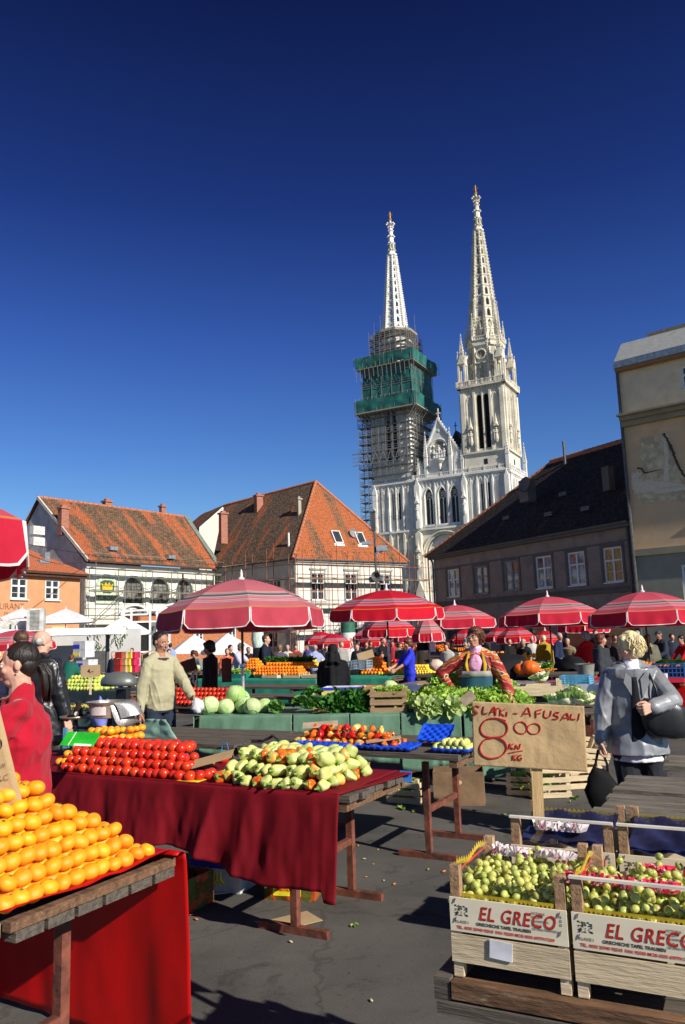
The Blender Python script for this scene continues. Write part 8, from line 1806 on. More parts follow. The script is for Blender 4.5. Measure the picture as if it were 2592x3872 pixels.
b.build('pan',[M_al],S,smooth=35); b=MB(); b.grid(lambda u,v:Vector((.05+.1485*math.sin((u-.5)*.9),-.1485*math.cos((u-.5)*.9),.26+.065*v)),8,2,uv=False); b.build('white_label',[M_trim],S)
b=MB(); b.lathe([(.02,.0),(.11,.012),(.118,.03),(.112,.03),(.10,.018),(.02,.008)],20,(-.25,0,.215)); b.build('weight_plate',[mat('brass_rim',(.35,.27,.18),rough=.35,metal=.6)],S,smooth=True)
w_=empty('jar',Vector((SP.x,SP.y,0))+Matrix.Rotation(AL+.25,3,'Z')@Vector((-.24,0,1.105)),0,label='dark brown jar with a round white sticker standing on the scale plate',cat='jar'); b=MB(); b.lathe([(.034,0),(.038,.01),(.038,.075),(.022,.095),(.022,.115)],16); b.build('glass',[mat('brown_glass',(.035,.02,.015),rough=.2)],w_,smooth=30); b=MB(); b.lathe([(.026,.1155),(.026,.13)],14); b.build('lid',[mat('dark_iron',(.03,.03,.033))],w_); b=MB(); b.prism([(.018*math.cos(2*PI*i/12),.035+.018*math.sin(2*PI*i/12)) for i in range(12)],-.0405,-.037); b.build('sticker',[M_trim],w_)
# second scale behind and bags
S=empty('weighing_scale',gy(455,2640,7.3)-Vector((0,0,.12)),AL,label='farther dark scale with oval metal pan behind the first one',cat='scale'); b=MB(); b.box(-.12,.2,-.06,.06,0,.05); b.box(-.02,.1,-.03,.03,.05,.2); b.build('frame',[MATS['dark_iron']],S); b=MB(); b.ell((-.02,0,.26),(.19,.13,.10),20,12,fn=lambda d,v:Vector((v.x,v.y,max(v.z,-.03)*(1 if d.z>0 else 1)))); b.build('pan',[mat('old_zinc_pan',(.22,.24,.22),rough=.45,metal=.5)],S,smooth=True)
b=MB(); b.ell((0,0,.1),(.09,.05,.12),16,12,fn=lambda d,v:v*(1+.4*noise.noise(d*2.2)+.2*noise.noise(d*6))); b.build('plastic_bag',[mat('lilac_blue_bag',(.22,.26,.72),rough=.4)],smooth=True,loc=gy(385,2690,7.0)-Vector((0,0,.12)),label='crumpled lilac-blue plastic bag left of the big scale pan',cat='bag')
p=gy(590,2752,7.6); b=MB(); b.grid(lambda u,v:Vector(((u-.5)*.6*(1-.6*v),0,.22*v-.14))+Vector((0,.03*noise.noise(Vector((u*4,v*3,3))),0)),20,12,uv=False); o=b.build('tarpaulin',[mat('pale_green_sheet',(.22,.36,.30),rough=.3,bump=.6,bscale=12)],smooth=True,loc=p,rot=AL,label='pale green plastic sheet bunched beside the big scale pan',cat='tarpaulin'); solid(o,.003)
# ================================================================ background stalls
def stall(px,py,length,depth,label,top_=.8,cover=None,drop=.5,px_right=True,plank=5,legs=True,**k):
    c=gz(px,py,top_); t=trestle(c,length,depth,label,top=top_,plank=plank,py=(.12,depth-.12),px=(.3,),legs=legs,**k); f=FR(c)
    if cover:
        s=MB(); sheet_top(s,-length-.01,.01,-.02,depth,top_+.005,30,6,amp=.003); drape(s,-length-.01,.01,-.022,top_+.007,drop,fold=.03,freq=5,seed=px*.1,flare=.04,nx=60,nz=10); o=s.build('tablecloth',[cover[0]],smooth=True,loc=(c.x,c.y,0),rot=AL,label=cover[1],cat='tablecloth'); solid(o,.003)
    return f,c
def pile(f,x0,x1,y0,y1,z,me,n_layers,r,name,label,group,cat,jit=.004,scl=(.92,1.08),shell=True,inset=1.):
    c=0; sp=r*1.94
    for k in range(n_layers):
        nx=int((x1-x0-k*sp*inset*1.2)/sp)+1; ny=max(1,int((y1-y0-k*sp*inset)/sp)+1)
        for i in range(nx):
            for j in range(ny):
                if shell and k<n_layers-1 and 0<i<nx-1 and j>0: continue
                place(me[(i+j+k)%len(me)],f(x0+k*sp*inset*.6+i*sp+rnd.uniform(-jit,jit),y0+k*sp*.5*inset+j*sp+rnd.uniform(-jit,jit),z+r+k*r*1.5),name,label,cat,group,sc=rnd.uniform(*scl)); c+=1
    return c
ME_or=[fruit('orange',.042,M_orange,None,12,8)]; ME_le=[fruit('lemon',.030,M_lemon,lambda d,q:Vector((q.x,q.y,q.z*1.2)),10,8)]; ME_tf=[fruit('tomato',.037,M_tom,None,12,8)]; 
# tomato table behind the beige sweater man
f,c=stall(918,2672,2.3,.9,'wooden table with the second tomato stack behind the cabbages')
xa=f.px(640,2640,.83).x; xb=-.06
pile(f,xa,xb,.02,.06,.80,ME_tf,1,.037,'tomato','red tomato on the farther table behind the cabbages','tomatoes on the farther table','tomato')
pile(f,xa+.15,xb,.07,.11,.855,ME_tf,1,.037,'tomato','red tomato on the farther table behind the cabbages','tomatoes on the farther table','tomato')
pile(f,xa+.35,xb-.05,.12,.16,.91,ME_tf,1,.037,'tomato','red tomato on the farther table behind the cabbages','tomatoes on the farther table','tomato')
pile(f,xa+.6,xb-.1,.17,.21,.965,ME_tf,1,.037,'tomato','red tomato on the farther table behind the cabbages','tomatoes on the farther table','tomato')
bx=f(-2.2,.5,.80)
# dark plank tables in mid distance
stall(1400,2598,3.2,.8,'long dark plank table between the nun and the green cloth stall'); stall(1385,2640,2.8,.75,'lower dark plank table directly behind the banana box',top_=.72)
# green cloth stall with oranges (left of nun)
f,c=stall(1200,2566,3.2,1.0,'table of the orange heaps left of the nun',cover=(M_teal,'teal cloth under the orange heaps left of the nun'),drop=.55)
f2_,c2_=stall(1480,2562,1.6,.9,'table under the teal cloth right of the nun',cover=(M_teal,'teal cloth hanging right of the nun'),drop=.30)
for i,(a,w_) in enumerate(((1010,.40),(1090,.42),(1160,.42))):
    x=f.px(a,2568).x; crate('crate',w_,.3,.09,['first','second','third'][i]+' shallow pale fruit crate from the left on the teal cloth',rows=1,loc=f(x,.12,.805),rot=AL)
cnt=0
x0=f.px(1010,2560).x; x1=f.px(1195,2558).x
cnt+=pile(f,x0,x1,.14,.5,.86,ME_or,3,.040,'orange','orange in the long heap left of the nun','oranges heaped left of the nun','orange')
cnt+=pile(f,f.px(1045,2550).x,f.px(1090,2550).x+.1,.3,.62,.98,ME_or,4,.040,'orange','orange in the tall pyramid left of the nun','oranges heaped left of the nun','orange')
cnt+=pile(f,f.px(1100,2550).x,x1,.55,.85,.98,ME_or,2,.044,'orange','orange in the long heap left of the nun','oranges heaped left of the nun','orange')
for k in range(8): place(HC[k%3],f(x1-.2-k*.16,.85,1.12),'leaf_bunch','green leafy vegetables behind the orange heap left of the nun','greens','leafy bunches behind the orange heap',sc=.8)
for k in range(5): place(HL[k%4],f(f.px(950,2560).x+rnd.uniform(-.25,.2),.2,.90),'lettuce','green lettuce in the teal box left of the oranges','lettuce','lettuces in the teal box',sc=.8)
p=f(f.px(950,2560).x,.2,.81); carton('box',.6,.3,.10,mat('teal_plastic',(.01,.18,.16),rough=.4),'teal plastic box of lettuce beside the striped shirt person',p,AL)
# lemons and oranges right of nun
f,c=stall(1640,2552,1.9,1.0,'table of oranges and lemons in front of the woman in blue'); s=MB(); drape(s,-.40,.03,-.03,.80,.42,fold=.02,freq=6,seed=3,flare=.05,nx=14,nz=8); s.grid(lambda u,v:Vector((.03+.10*v*u,-.03+u*.9,.805-.42*v)),8,8,uv=False); o=s.build('tablecloth',[mat('deep_green_cloth',(.008,.16,.10))],smooth=True,loc=(c.x,c.y,0),rot=AL,label='deep green cloth corner hanging below the lemons',cat='tablecloth'); solid(o,.003)
xo0=f.px(1378,2552).x; xo1=f.px(1450,2552).x
cnt+=pile(f,xo0,xo1,.05,.5,.805,ME_or,6,.042,'orange','bright orange in the stepped pile left of the lemons','oranges stacked left of the lemons','orange',inset=.55)
cl=pile(f,f.px(1415,2556).x,f.px(1640,2552).x,.0,.20,.805,ME_le,1,.031,'lemon','yellow lemon on the table before the woman in blue','lemons laid out before the woman in blue','lemon')
cl+=pile(f,f.px(1440,2556).x,f.px(1620,2552).x,.06,.5,.84,ME_le,3,.033,'lemon','yellow lemon on the table before the woman in blue','lemons laid out before the woman in blue','lemon',inset=.6)
print('oranges',cnt,'lemons',cl)
b=carton('carton',.22,.2,.14,M_cratebrown,'brown wooden box left of the orange pile behind the nun',f(xo0-.22,.2,.80),AL)
w_=empty('wicker_basket',f(f.px(1500,2545).x,.78,.80),0,label='wicker basket of red fruit left of the woman in blue',cat='basket'); b=MB(); b.lathe([(.16,0),(.2,.05),(.2,.24),(.215,.25),(.19,.25),(.19,.2),(.02,.2)],18); b.build('basket',[mat('wicker',(.26,.11,.03),bump=1.,bscale=60,var=.4,scale=30)],w_,smooth=40)
for k in range(8): place(ME_tf[0],f(f.px(1500,2545).x+.1*math.cos(k),.78+.1*math.sin(k),1.07),'tomato','red fruit in the wicker basket','tomato','red fruits in the wicker basket',sc=1.2)
# cardboard signs
def psign(px,py,Y,w,h,label,m=None,tilt=0,post=True,yaw=0,txt=None):
    p=gy(px,py,Y); e=empty('price_sign',(p.x,p.y,0),(0,0,yaw),label=label,cat='sign'); b=MB(); M_=Matrix.Translation((0,0,p.z))@Matrix.Rotation(tilt,4,'Y'); b.box(-w/2,w/2,-.004,.004,-h/2,h/2,M=M_); b.build('card',[m or M_card],e)
    if post: b=MB(); b.box(-.015,.015,.005,.02,-h/2-.25,0,M=M_); b.build('stick',[M_pale],e)
    if txt: text('lettering',txt,M_ink,e,(0,-.006,p.z-.03),(R(90),0,0),h*.5,align='CENTER',off=.002)
    return e
psign(343,2537,11.5,.28,.17,'small cardboard price card on a stick over the pale fruit at left',txt='4.-'); psign(714,2517,13.3,.26,.20,'dark brown cardboard piece tilted in the umbrella shade',mat('dark_card',(.12,.035,.02)),tilt=-.3,post=False); psign(858,2535,13.0,.16,.38,'tall dark cardboard propped beside the shaded man',MATS['dark_card'],post=False)
psign(1118,2484,20,.34,.20,'brown cardboard sign above the orange heap',mat('mid_card',(.16,.07,.035)),tilt=.0); psign(1383,2478,16.3,.34,.16,'tilted tan cardboard sign over the orange pile right of the nun',tilt=-.25); 
# left far stalls
f,c=stall(470,2616,3.2,.9,'table of pale apples behind the leather jacket man',cover=(mat('dark_cloth_sheet',(.02,.03,.035),rough=.6),'dark cloth under the pale apples'),drop=.2)
ME_ap=[fruit('apple',.045,mat('yellow_green_apple',(.55,.60,.12),rough=.35,var=.15,objvar=.2,huevar=.03),None,12,8)]
pile(f,f.px(255,2612).x,f.px(395,2612).x,.02,.5,.805,ME_ap,4,.045,'apple','pale yellow-green apple in the heap right of the leather jacket','pale apples heaped right of the leather jacket','apple',jit=.012)
f,c=stall(450,2698,2.6,.8,'table with muslin-green cloth below the pale apples',top_=.78,cover=(mat('grey_green_sheet',(.06,.10,.09),rough=.5),'grey-green sheet hanging below the grapes at left'),drop=.6)
ME_ys=[fruit('grape_far',.014,mat('amber_grape',(.42,.36,.08),rough=.3,objvar=.2),None,8,6)]
b=MB()
for k in range(260): x=f.px(255+rnd.random()*180,2680).x; b.ell(f(x,.05+rnd.random()*.12,.81+rnd.random()*.05),(.016,.016,.018),7,5)
b.build('grapes_heap',[mat('amber_grape',(.42,.36,.08))],smooth=True,label='low heap of amber grapes on the grey-green sheet behind the scale',cat='grapes',kind='stuff')
for k,(px,py,ln) in enumerate(((480,2575,3.),(640,2570,2.2),(520,2548,4.))): stall(px,py,ln,.8,['dark plank table behind the beige sweater man','dark plank table right of the beige sweater man','far dark plank table at left'][k])
f,c=stall(760,2540,2.6,.9,'vegetable table in front of the women beneath the parasols')
for k in range(26): place((HL+HC)[k%7],f(-rnd.random()*2.4,rnd.random()*.8,.88),'leaf_vegetable','leafy vegetable on the stall beneath the white parasols','greens','leafy vegetables beneath the white parasols',sc=rnd.uniform(.7,1.1))
for k in range(20): place(CB[k%3],f(-rnd.random()*2.4,rnd.random()*.8,.92),'cabbage','cabbage on the stall beneath the white parasols','cabbage','cabbages beneath the white parasols',sc=rnd.uniform(.4,.7))
# stacked boxes at left far
for k,(px,py,m_,l) in enumerate(((318,2440,'white_printed_box','upper white and yellow box in the far stack at left'),(318,2470,'white_printed_box','lower white and blue box in the far stack at left'),(330,2510,'white_printed_box','pale box low in the far stack at left'))):
    p=gy(px,py,26); bb=carton('box',.55,.4,.26,MATS[m_],l,(p.x,p.y,p.z-.13),AL,open_=False); b=MB(); b.box(-.28,.02,-.206,-.2015,.03,.16); b.build('print',[MATS['royal_blue_print' if k!=1 else 'pale_yellow_print']],bb)
for k in range(12):
    px=455+(k%4)*18+rnd.uniform(-4,4); py=2478+(k//4)*26; p=gy(px,py,22); carton('box',.24,.22,.17,mat(['stall_box_red','stall_box_tan','stall_box_yellow','stall_box_crimson'][k%4],[(.42,.03,.02),(.45,.32,.16),(.7,.55,.06),(.5,.02,.08)][k%4]),'small %s carton stacked left of the beige sweater man'%(['red','tan','yellow','crimson'][k%4]),(p.x,p.y,p.z-.08),AL,open_=False,group=['red','tan','yellow','crimson'][k%4]+' cartons stacked left of the beige sweater man')
# cafe structures at the left: flat white canopy, counters, kiosk
a=gy(-60,2395,24); b_=gy(478,2396,27); d=(b_-a); ang=math.atan2(d.y,d.x); cp=empty('canopy',(a.x,a.y,0),ang,label='long flat white canopy roof above the far left stalls',cat='canopy'); L_=math.hypot(d.x,d.y)
b=MB(); b.box(0,L_,0,2.5,a.z-.12,a.z+.10); b.build('roof_slab',[mat('white_sheet_metal',(.80,.80,.76),rough=.4)],cp)
for x in (.4,L_*.5,L_-.2): b=MB(); b.box(x-.05,x+.05,1,1.1,0,a.z-.121); b.build('post',[M_gut],cp)
p=gy(138,2343,24.5); b=MB(); b.box(-.25,.25,-.2,.2,-.36,.34); t=empty('air_conditioner',p,.2,label='grey louvred air conditioner standing on the white canopy',cat='air conditioner'); b.build('casing',[mat('aircon_casing',(.52,.54,.50))],t); b=MB(); [b.box(-.15,.13,-.212,-.2005,-.30+i*.04,-.282+i*.04) for i in range(15)]; b.build('louvres',[mat('louvre_dark',(.12,.13,.12))],t)
for px,l in((10,'pale cabinet on the canopy at the left edge'),(80,'pale cabinet on the canopy left of the louvred air conditioner')): p=gy(px,2365,25); b=MB(); b.box(-.24,.24,-.15,.15,-.18,.14); b.build('cabinet',[mat('pale_cabinet',(.55,.58,.52))],loc=p,label=l,cat='cabinet')
b=MB(); b.tube([(-.5,0,-.1),(-.3,0,.12),(.1,0,.16),(.5,0,.14)],.03,6); b.build('duct',[M_trim],loc=gy(75,2355,24.4),label='white curved duct on the canopy',cat='duct')
# concrete kiosk wall
p=gy(385,2470,30); kw=empty('kiosk',(p.x,p.y,0),ang,label='low grey kiosk wall under the canopy with trailing plants',cat='kiosk'); b=MB(); b.box(-1.9,1.6,0,2.,0,2.2); b.build('wall',[plaster('kiosk_grey',(.42,.42,.41))],kw); b=MB(); b.box(-.6,.2,-.02,-.003,.6,1.4); b.build('shutter',[mat('shutter_dark',(.06,.06,.06))],kw)
b=MB()
for k in range(70): leaf(b,(rnd.uniform(-.6,1.),-.1,2.3-rnd.random()**2*.8),(rnd.uniform(-1,1),-.5,-.6),.16,.05,curl=.4,ruf=.2,seed=k)
b.build('trailing_plant',[leafmat('ivy_leaf',(.05,.1,.02),(.14,.2,.05),(.25,.25,.08))],smooth=True,loc=(p.x,p.y,0),rot=ang,label='trailing green plants hanging over the grey kiosk wall',cat='plant')
# glass kiosk with white frames and arched tops
p=gy(545,2440,38); gk=empty('glass_kiosk',(p.x,p.y,0),ang*.5,label='white-framed glass kiosk with arched roof hoods and dark doorway',cat='kiosk'); h0=gy(545,2280,38).z; b=MB()
for x in(-.95,-.6,.28,.62,1.2): b.box(x-.05,x+.05,-.05,.05,0,h0-.25)
for z in(1.2,h0-.9,h0-.35): b.box(-.95,1.2,-.04,.04,z-.04,z+.04)
for cx,r in((-.45,.62),(1.35,.62)):
    pts=[(cx-r,0,h0-.55)]+[(cx-r*math.cos(PI*i/12)**1,0,h0-.55+.45*math.sin(PI*i/12)) for i in range(13)]; b.tube(pts,.06,6); b.tube([(q[0],1.5,q[2]) for q in pts],.06,6); b.bar((cx-r,0,h0-.55),(cx+r,0,h0-.55),.08)
b.build('frame',[M_white_paint],gk); b=MB(); b.box(-.93,-.62,.0,.02,0,h0-.9); b.box(.30,1.18,.0,.02,0,h0-.9); b.build('pane',[mat('kiosk_glass',(.10,.13,.13),rough=.1,var=.8,scale=2,c2=(.35,.38,.36))],gk); b=MB(); b.box(-.55,.23,.05,.5,0,h0-.95); b.build('doorway',[M_dark],gk)
b=MB(); 
for cx,r in((-.45,.6),(1.35,.6)): b.grid(lambda u,v:Vector((cx-r*math.cos(PI*u),1.5*v,h0-.55+.44*math.sin(PI*u))),12,2,uv=False)
b.build('hood',[mat('hood_glass',(.55,.62,.62),rough=.2)],gk,smooth=True); b=MB(); b.bar((-.9,-1.2,.9),(1.1,-1.2,1.5),.06); b.bar((-.2,-1.2,0),(-.2,-1.2,1.1),.05); b.build('handrail',[mat('wooden_rail',(.35,.2,.08))],gk)
# orange-brown brick shop behind the parasols
p=gy(700,2390,54); sh_=empty('brick_shop',(p.x-3.2,p.y,0),.6,label='low brick-coloured shop with white windows behind the parasols',cat='house'); b=MB(); wall(b,0,9,-.5,3.6,[(1.6,2.2,1.4,3.2),(4.2,4.8,1.4,3.2),(6.8,7.4,1.4,3.2)],dep=.1); b.box(0,9,.3,3,-.5,3.6); b.box(0,.15,.0,.3,-.5,3.6); b.build('wall',[mat('brick_render',(.42,.15,.06),bump=.3)],sh_)
for x in(1.6,4.2,6.8): window(sh_,x,x+.6,1.4,3.2,y=.02)
b=MB(); b.box(-.2,9.2,-.3,3.2,3.6,3.75); b.build('roof',[M_gut],sh_)
# advertising column
p=gy(1317,2400,40); ac=empty('advertising_column',(p.x,p.y,0),.3,label='advertising column with green top and torn posters in the crowd',cat='advertising column'); zt=gy(1317,2345,40).z; zg=gy(1317,2392,40).z; r=.38; b=MB(); b.lathe([(r,0),(r,zg)],24); b.build('poster_drum',[mat('torn_posters',(.62,.60,.58),rough=.7,var=.1,scale=2,c2=(.75,.74,.72),c3=(.45,.14,.08),c3s=2.4,c3t=(.52,.58))],ac,smooth=30)
b=MB(); b.lathe([(r*.98,zg+.01),(r*.98,zt-.08),(r*1.15,zt-.06),(r*1.2,zt),(r*.9,zt+.12),(r*.3,zt+.2),(.02,zt+.22)],24); b.build('green_cap',[mat('column_green',(.035,.14,.085),rough=.5)],ac,smooth=30)
# lamp and loudspeaker post
p=gy(1428,2300,33); lp=empty('lamp_post',(p.x,p.y,0),0,label='dark post with loudspeakers and metal boxes rising in front of the pale house',cat='lamp post'); z1=gy(1415,2000,33).z; b=MB(); b.tube([(0,0,0),(0,0,z1)],[.07,.045],10); b.build('post',[M_gut],lp)
zz=gy(1425,2180,33).z; b=MB(); b.lathe([(.05,0),(.09,.1),(.19,.26),(.2,.28),(.17,.27),(.05,.12)],16,M=Matrix.Translation((-.03,-.05,zz))@Matrix.Rotation(R(90),4,'X')); b.build('loudspeaker',[mat('speaker_grey',(.08,.08,.08))],lp,smooth=40)
for x,rz_ in((-.22,.6),(.24,-.6)): b=MB(); b.box(-.12,.12,-.14,.0,-.1,.1,M=Matrix.Translation((x,0,zz-.16))@Matrix.Rotation(rz_,4,'Z')@Matrix.Rotation(R(-25),4,'X')); b.build('floodlight',[mat('floodlight_shell',(.3,.3,.3),metal=.5)],lp)
za=gy(1410,1975,33).z; b=MB(); b.box(-.13,.05,-.08,.08,za-.35,za+.42); b.box(-.16,.08,-.1,.1,za+.42,za+.47); b.build('lantern',[mat('lantern_dark',(.04,.04,.045))],lp)
zb_=gy(1440,2075,33).z; b=MB(); b.box(.05,.5,-.12,.12,zb_-.1,zb_+.12); b.box(-.55,-.15,-.1,.1,zb_+.18,zb_+.32); b.bar((0,0,zb_-.3),(.3,0,zb_-.1),.06); b.build('metal_box',[M_gutl],lp)
# hanging clothes
for k,(px,py,m_,l) in enumerate(((1625,2430,MATS['white_cotton'],'white blouse hanging on the far clothes rail'),(1597,2425,W_blk,'dark garment hanging left of the white blouse'),(1607,2385,mat('teal_white_garment',(.5,.55,.55)),'pale garment hanging high under the far umbrellas'))):
    b=MB(); b.prism([(-.16,-.25),(-.14,.1),(-.26,.0),(-.30,.08),(-.1,.24),(.1,.24),(.3,.08),(.26,0),(.14,.1),(.16,-.25)],-.03,.03); b.build('hanging_garment',[m_],loc=gy(px,py,22),label=l,cat='garment')
f,c=stall(1700,2480,3.0,.9,'far stall of oranges behind the apron woman'); cnt=pile(f,f.px(1575,2490).x,f.px(1690,2490).x,.05,.15,.95,ME_or,2,.042,'orange','orange on the far stall left of the apron woman','oranges on the far stall left of the apron woman','orange')
b=MB()
for k in range(160): b.ell(f(-2.2+rnd.random()*2.0,.5+rnd.random()*.4,1.05+rnd.random()*.15),(.04,.04,.04),7,5)
b.build('orange_heap',[M_orange],smooth=True,label='distant mass of oranges at the back of the far stall left of the apron woman',cat='oranges',kind='stuff')
# right middle stall: patterned cloth, pumpkins, cauliflowers, blue basket
def tilecloth():
    m=bpy.data.materials.new('fruit_pattern_oilcloth'); m.use_nodes=True; nt=m.node_tree; L=nt.links.new; p=nt.nodes['Principled BSDF']; p.inputs['Roughness'].default_value=.4; tc=_n(nt,'ShaderNodeTexCoord'); v=_n(nt,'ShaderNodeTexVoronoi',Scale=7.); v.inputs['Randomness'].default_value=.6; L(tc.outputs['Object'],v.inputs['Vector']); r=_n(nt,'ShaderNodeValToRGB'); r.color_ramp.interpolation='CONSTANT'; s=_n(nt,'ShaderNodeSeparateXYZ'); L(v.outputs['Color'],s.inputs[0]); L(s.outputs['X'],r.inputs[0]); e=r.color_ramp.elements; e[0].color=(.10,.14,.22,1); e[1].position=.35; e[1].color=(.35,.38,.45,1)
    for a,c in((.5,(.55,.30,.05)),(.62,(.12,.16,.25)),(.75,(.50,.10,.04)),(.85,(.4,.42,.46))): q=e.new(a); q.color=(*c,1)
    L(r.outputs[0],p.inputs['Base Color']); return m
f,c=stall(2300,2588,3.6,.8,'table with fruit-patterned oilcloth right of the apron woman',cover=(tilecloth(),'blue-grey oilcloth with orange fruit pattern right of the apron woman'),drop=.16)
f3_,c3_=stall(2300,2625,3.4,.7,'bare plank bench in front of the patterned oilcloth',top_=.66)
f,c=stall(2230,2550,3.2,.9,'dark plank table carrying pumpkins and cauliflowers',top_=.9)
M_pk=mat('pumpkin_skin',(.72,.13,.015),rough=.4,var=.2,objvar=.1); b=MB(); b.ell((0,0,0),(.16,.16,.13),28,14,fn=lambda d,q:q*(1+.05*math.cos(10*math.atan2(d.y,d.x))*(1-abs(d.z)))); mpk=b.mesh('pumpkin',[M_pk],smooth=True); b=MB(); b.tube([(0,0,.11),(.01,0,.15),(.03,0,.18)],[.03,.018,.02],7); mps=b.mesh('stem',[mat('pumpkin_stem',(.3,.28,.12))])
for px,s_,l in((1975,1.0,'larger orange pumpkin right of the apron woman elbow'),(1938,.78,'smaller orange pumpkin half hidden by the apron woman sleeve')): x=f.px(px,2570,.85).x; place(mpk,f(x,.0,.9+.12*s_),'pumpkin',l,'pumpkin',rot=(.1,.1,1),sc=s_,kids=(('stem',mps),))
for k,px in enumerate((1955,1975,1995,2020,2040,2055,1965,2005)): cf(f(f.px(px,2540,.9).x,.30+.12*(k%3),.95+.02*(k%2)),'white cauliflower on the dark table behind the pumpkins','cauliflowers behind the pumpkins',k,.8)
for k in range(7): place(HL[k%4],f(f.px(2015+k*5,2530,.9).x,.5,1.0+.03*(k%3)),'lettuce','green lettuce rising behind the far cauliflowers','lettuce','lettuces behind the far cauliflowers',sc=.8)
b=MB()
for k in range(90): x=f.px(2055+rnd.random()*60,2540,.9).x; a=rnd.random()*6; q=f(x,.2+rnd.random()*.3,.93+rnd.random()*.04); b.tube([q,q+Vector((math.cos(a),math.sin(a),.1))*.09],[.016,.005],6)
b.build('carrots_heap',[mat('carrot',(.75,.2,.03))],smooth=True,label='heap of carrots right of the far cauliflowers',cat='carrots',kind='stuff')
def basket(px,py,Y,w,d_,h,m,label,rot=AL):
    p=gy(px,py,Y); t=empty('plastic_basket',p,rot,label=label,cat='basket'); b=MB()
    for i in range(9): x=-w/2+w*i/8; b.box(x-.008,x+.008,-d_/2,-d_/2+.01,0,h); b.box(x-.008,x+.008,d_/2-.01,d_/2,0,h)
    for i in range(5): y=-d_/2+d_*i/4; b.box(-w/2,-w/2+.01,y-.008,y+.008,0,h); b.box(w/2-.01,w/2,y-.008,y+.008,0,h)
    for z in(0,h*.33,h*.66,h): b.box(-w/2-.004,w/2+.004,-d_/2-.004,-d_/2+.014,z,z+.018); b.box(-w/2-.004,w/2+.004,d_/2-.014,d_/2+.004,z,z+.018); b.box(-w/2-.004,-w/2+.014,-d_/2+.015,d_/2-.015,z,z+.018); b.box(w/2-.014,w/2+.004,-d_/2+.015,d_/2-.015,z,z+.018)
    b.box(-w/2+.015,w/2-.015,-d_/2+.015,d_/2-.015,.001,.008); b.build('lattice',[m],t); return t
basket(2182,2585,11.6,.42,.3,.10,mat('light_blue_plastic',(.12,.38,.55),rough=.4),'low light blue plastic basket left of the blonde woman')
bb=basket(2535,2560,13.6,.5,.35,.22,mat('mid_blue_plastic',(.03,.11,.34),rough=.4),'tall blue plastic crate of greens on the red table at right')
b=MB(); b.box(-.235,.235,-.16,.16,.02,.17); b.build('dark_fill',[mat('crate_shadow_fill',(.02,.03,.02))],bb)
for k in range(5): place(HC[k%3],bb.location+Vector((rnd.uniform(-.2,.2),0,.22)),'leaf_bunch','greens in the tall blue crate at right','greens','greens in the tall blue crate',sc=.5)
p=gy(2215,2540,12.8); b=MB(); b.lathe([(.11,0),(.15,.22),(.16,.225),(.145,.22),(.10,.02)],18); b.build('bucket',[mat('grey_bucket',(.22,.23,.20),rough=.5)],smooth=40,loc=p-Vector((0,0,.10)),label='grey bucket between the red cardigan and the charcoal coat',cat='bucket')
# right stall with red cloth
f,c=stall(2592,2572,2.2,1.,'wooden table under the red cloth behind the silver jacket',cover=(mat('pinkish_red_cloth',(.40,.01,.03)),'short red cloth on the table behind the silver jacket'),drop=.04)
c=f.o; s=MB(); drape(s,-.75,1.6,.75,.78,.62,fold=.04,freq=4,seed=2,nx=40,nz=12); o=s.build('cloth_sheet',[M_redpl],smooth=True,loc=(c.x,c.y,0),rot=AL,label='glossy red sheet hanging beneath the table behind the silver jacket',cat='cloth'); solid(o,.003)
p=gy(2480,2530,14.1)
for k in range(1): b=MB(); b.lathe([(.04,0),(.045,.09)],12); b.build('cup',[M_trim],loc=f(f.px(2508,2575).x,.1,.812),label='white cup on the red cloth at right',cat='cup'); b=MB(); b.lathe([(.09,0),(.13,.03),(.12,.03),(.02,.005)],14); b.build('dish',[mat('cobalt_dish',(.02,.06,.5))],loc=f(f.px(2480,2578).x,.1,.812),label='blue dish on the red cloth at right',cat='dish')
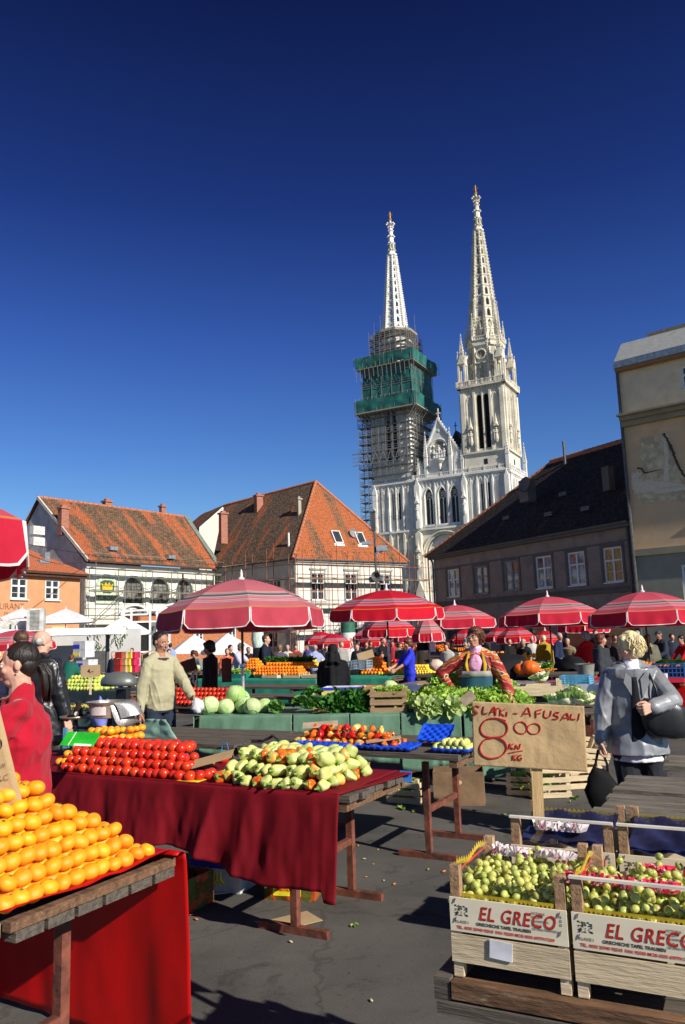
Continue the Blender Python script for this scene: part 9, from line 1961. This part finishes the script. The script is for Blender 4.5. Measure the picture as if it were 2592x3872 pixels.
# more distant stalls as real tables with produce
for k,(px,py,ln,m_,l) in enumerate(((2050,2500,3.,ME_le,'lemon'),(1920,2490,2.5,ME_or,'orange'),(2590,2540,1.2,ME_or,'orange'),(1230,2520,3.,ME_le,'lemon'))):
    f,c=stall(px,py,ln,.9,['far lemon stall by the yellow coat','far orange stall behind the red knit shoulder','far orange stall at the right edge','far stall left of the nun veil'][k],top_=.9)
    b=MB()
    for j in range(120): u=rnd.random(); v=rnd.random(); b.ell(f(-ln*.6*u-.3,.05+.6*v,.93+.14*v*rnd.random()),(.042,)*3,7,5)
    b.build('%s_heap'%l,[M_lemon if l=='lemon' else M_orange],smooth=True,label='distant heap of %ss on the %s'%(l,['far stall by the yellow coat','far stall behind the red knit shoulder','far stall at the right edge','far stall left of the nun veil'][k]),cat=l+'s',kind='stuff')
for k,(px,py,Y) in enumerate(((1905,2540,14.5),(2165,2545,15.5))):
    p=gy(px,py,Y); b=MB(); b.ell((0,0,0),(.6 if k==0 else .35,.4,.32),20,14,fn=lambda d,v:v*(1+.2*noise.noise(d*2.3))); b.build('covered_goods',[C_('black_cover_sheet',(.010,.010,.012))],smooth=True,loc=p,label=['large goods heap under a black cover right of the apron woman shoulder','smaller goods heap under a black cover near the bucket'][k],cat='goods')
# crates, bags and tubs filling the mid-ground rows
p=gy(1650,2515,15.3); b=MB(); b.ell((0,0,0),(.14,.1,.11),16,12,fn=lambda d,v:v*(1+.25*noise.noise(d*3))); b.build('plastic_bag',[mat('clear_bag_pink',(.62,.45,.36),rough=.25)],smooth=True,loc=p,label='clear bag of pinkish produce on the grey table right of the lemons',cat='bag')
stall(1760,2532,2.4,.8,'grey table right of the lemons behind the apron woman')
for k,(px,py,Y) in enumerate(((1370,2515,15.8),(1340,2518,16.2))):
    p=gy(px,py,Y); basket(px,py+15,Y,.34,.25,.16,mat('pale_wire_plastic',(.25,.32,.36)),['right','left'][k]+' pale wire basket behind the nun shoulder')
# overhead cables at left
for k,(a,b2,l) in enumerate((((40,2045,40),(810,2110,62),'upper thin cable crossing above the arched house'),((40,2060,38),(335,2120,54),'lower cable running to the grey gable'))):
    A=gy(*a);B=gy(*b2); b=MB(); b.tube([A.lerp(B,i/12)-Vector((0,0,1.1*math.sin(PI*i/12)*.5)) for i in range(13)],.02,4); b.build('cable',[M_ink],label=l,cat='cable')

f,c=stall(2420,2545,3.2,.9,'dark plank table of greens behind the charcoal coat')
for k in range(16): place((HC+HL)[k%7],f(-.3-rnd.random()*2.4,.1+rnd.random()*.6,.88),'leaf_vegetable','leafy greens on the dark plank table behind the charcoal coat','greens','leafy greens behind the charcoal coat',sc=rnd.uniform(.6,.9))
for k in range(5): crate('crate',.42,.3,.16,'wooden crate on the dark plank table behind the charcoal coat',rows=2,mat_=M_cratebrown,group='wooden crates behind the charcoal coat',loc=f(-.35-k*.55,.6,.80),rot=AL+rnd.uniform(-.1,.1))
bpy.data.scenes.remove(TMP)
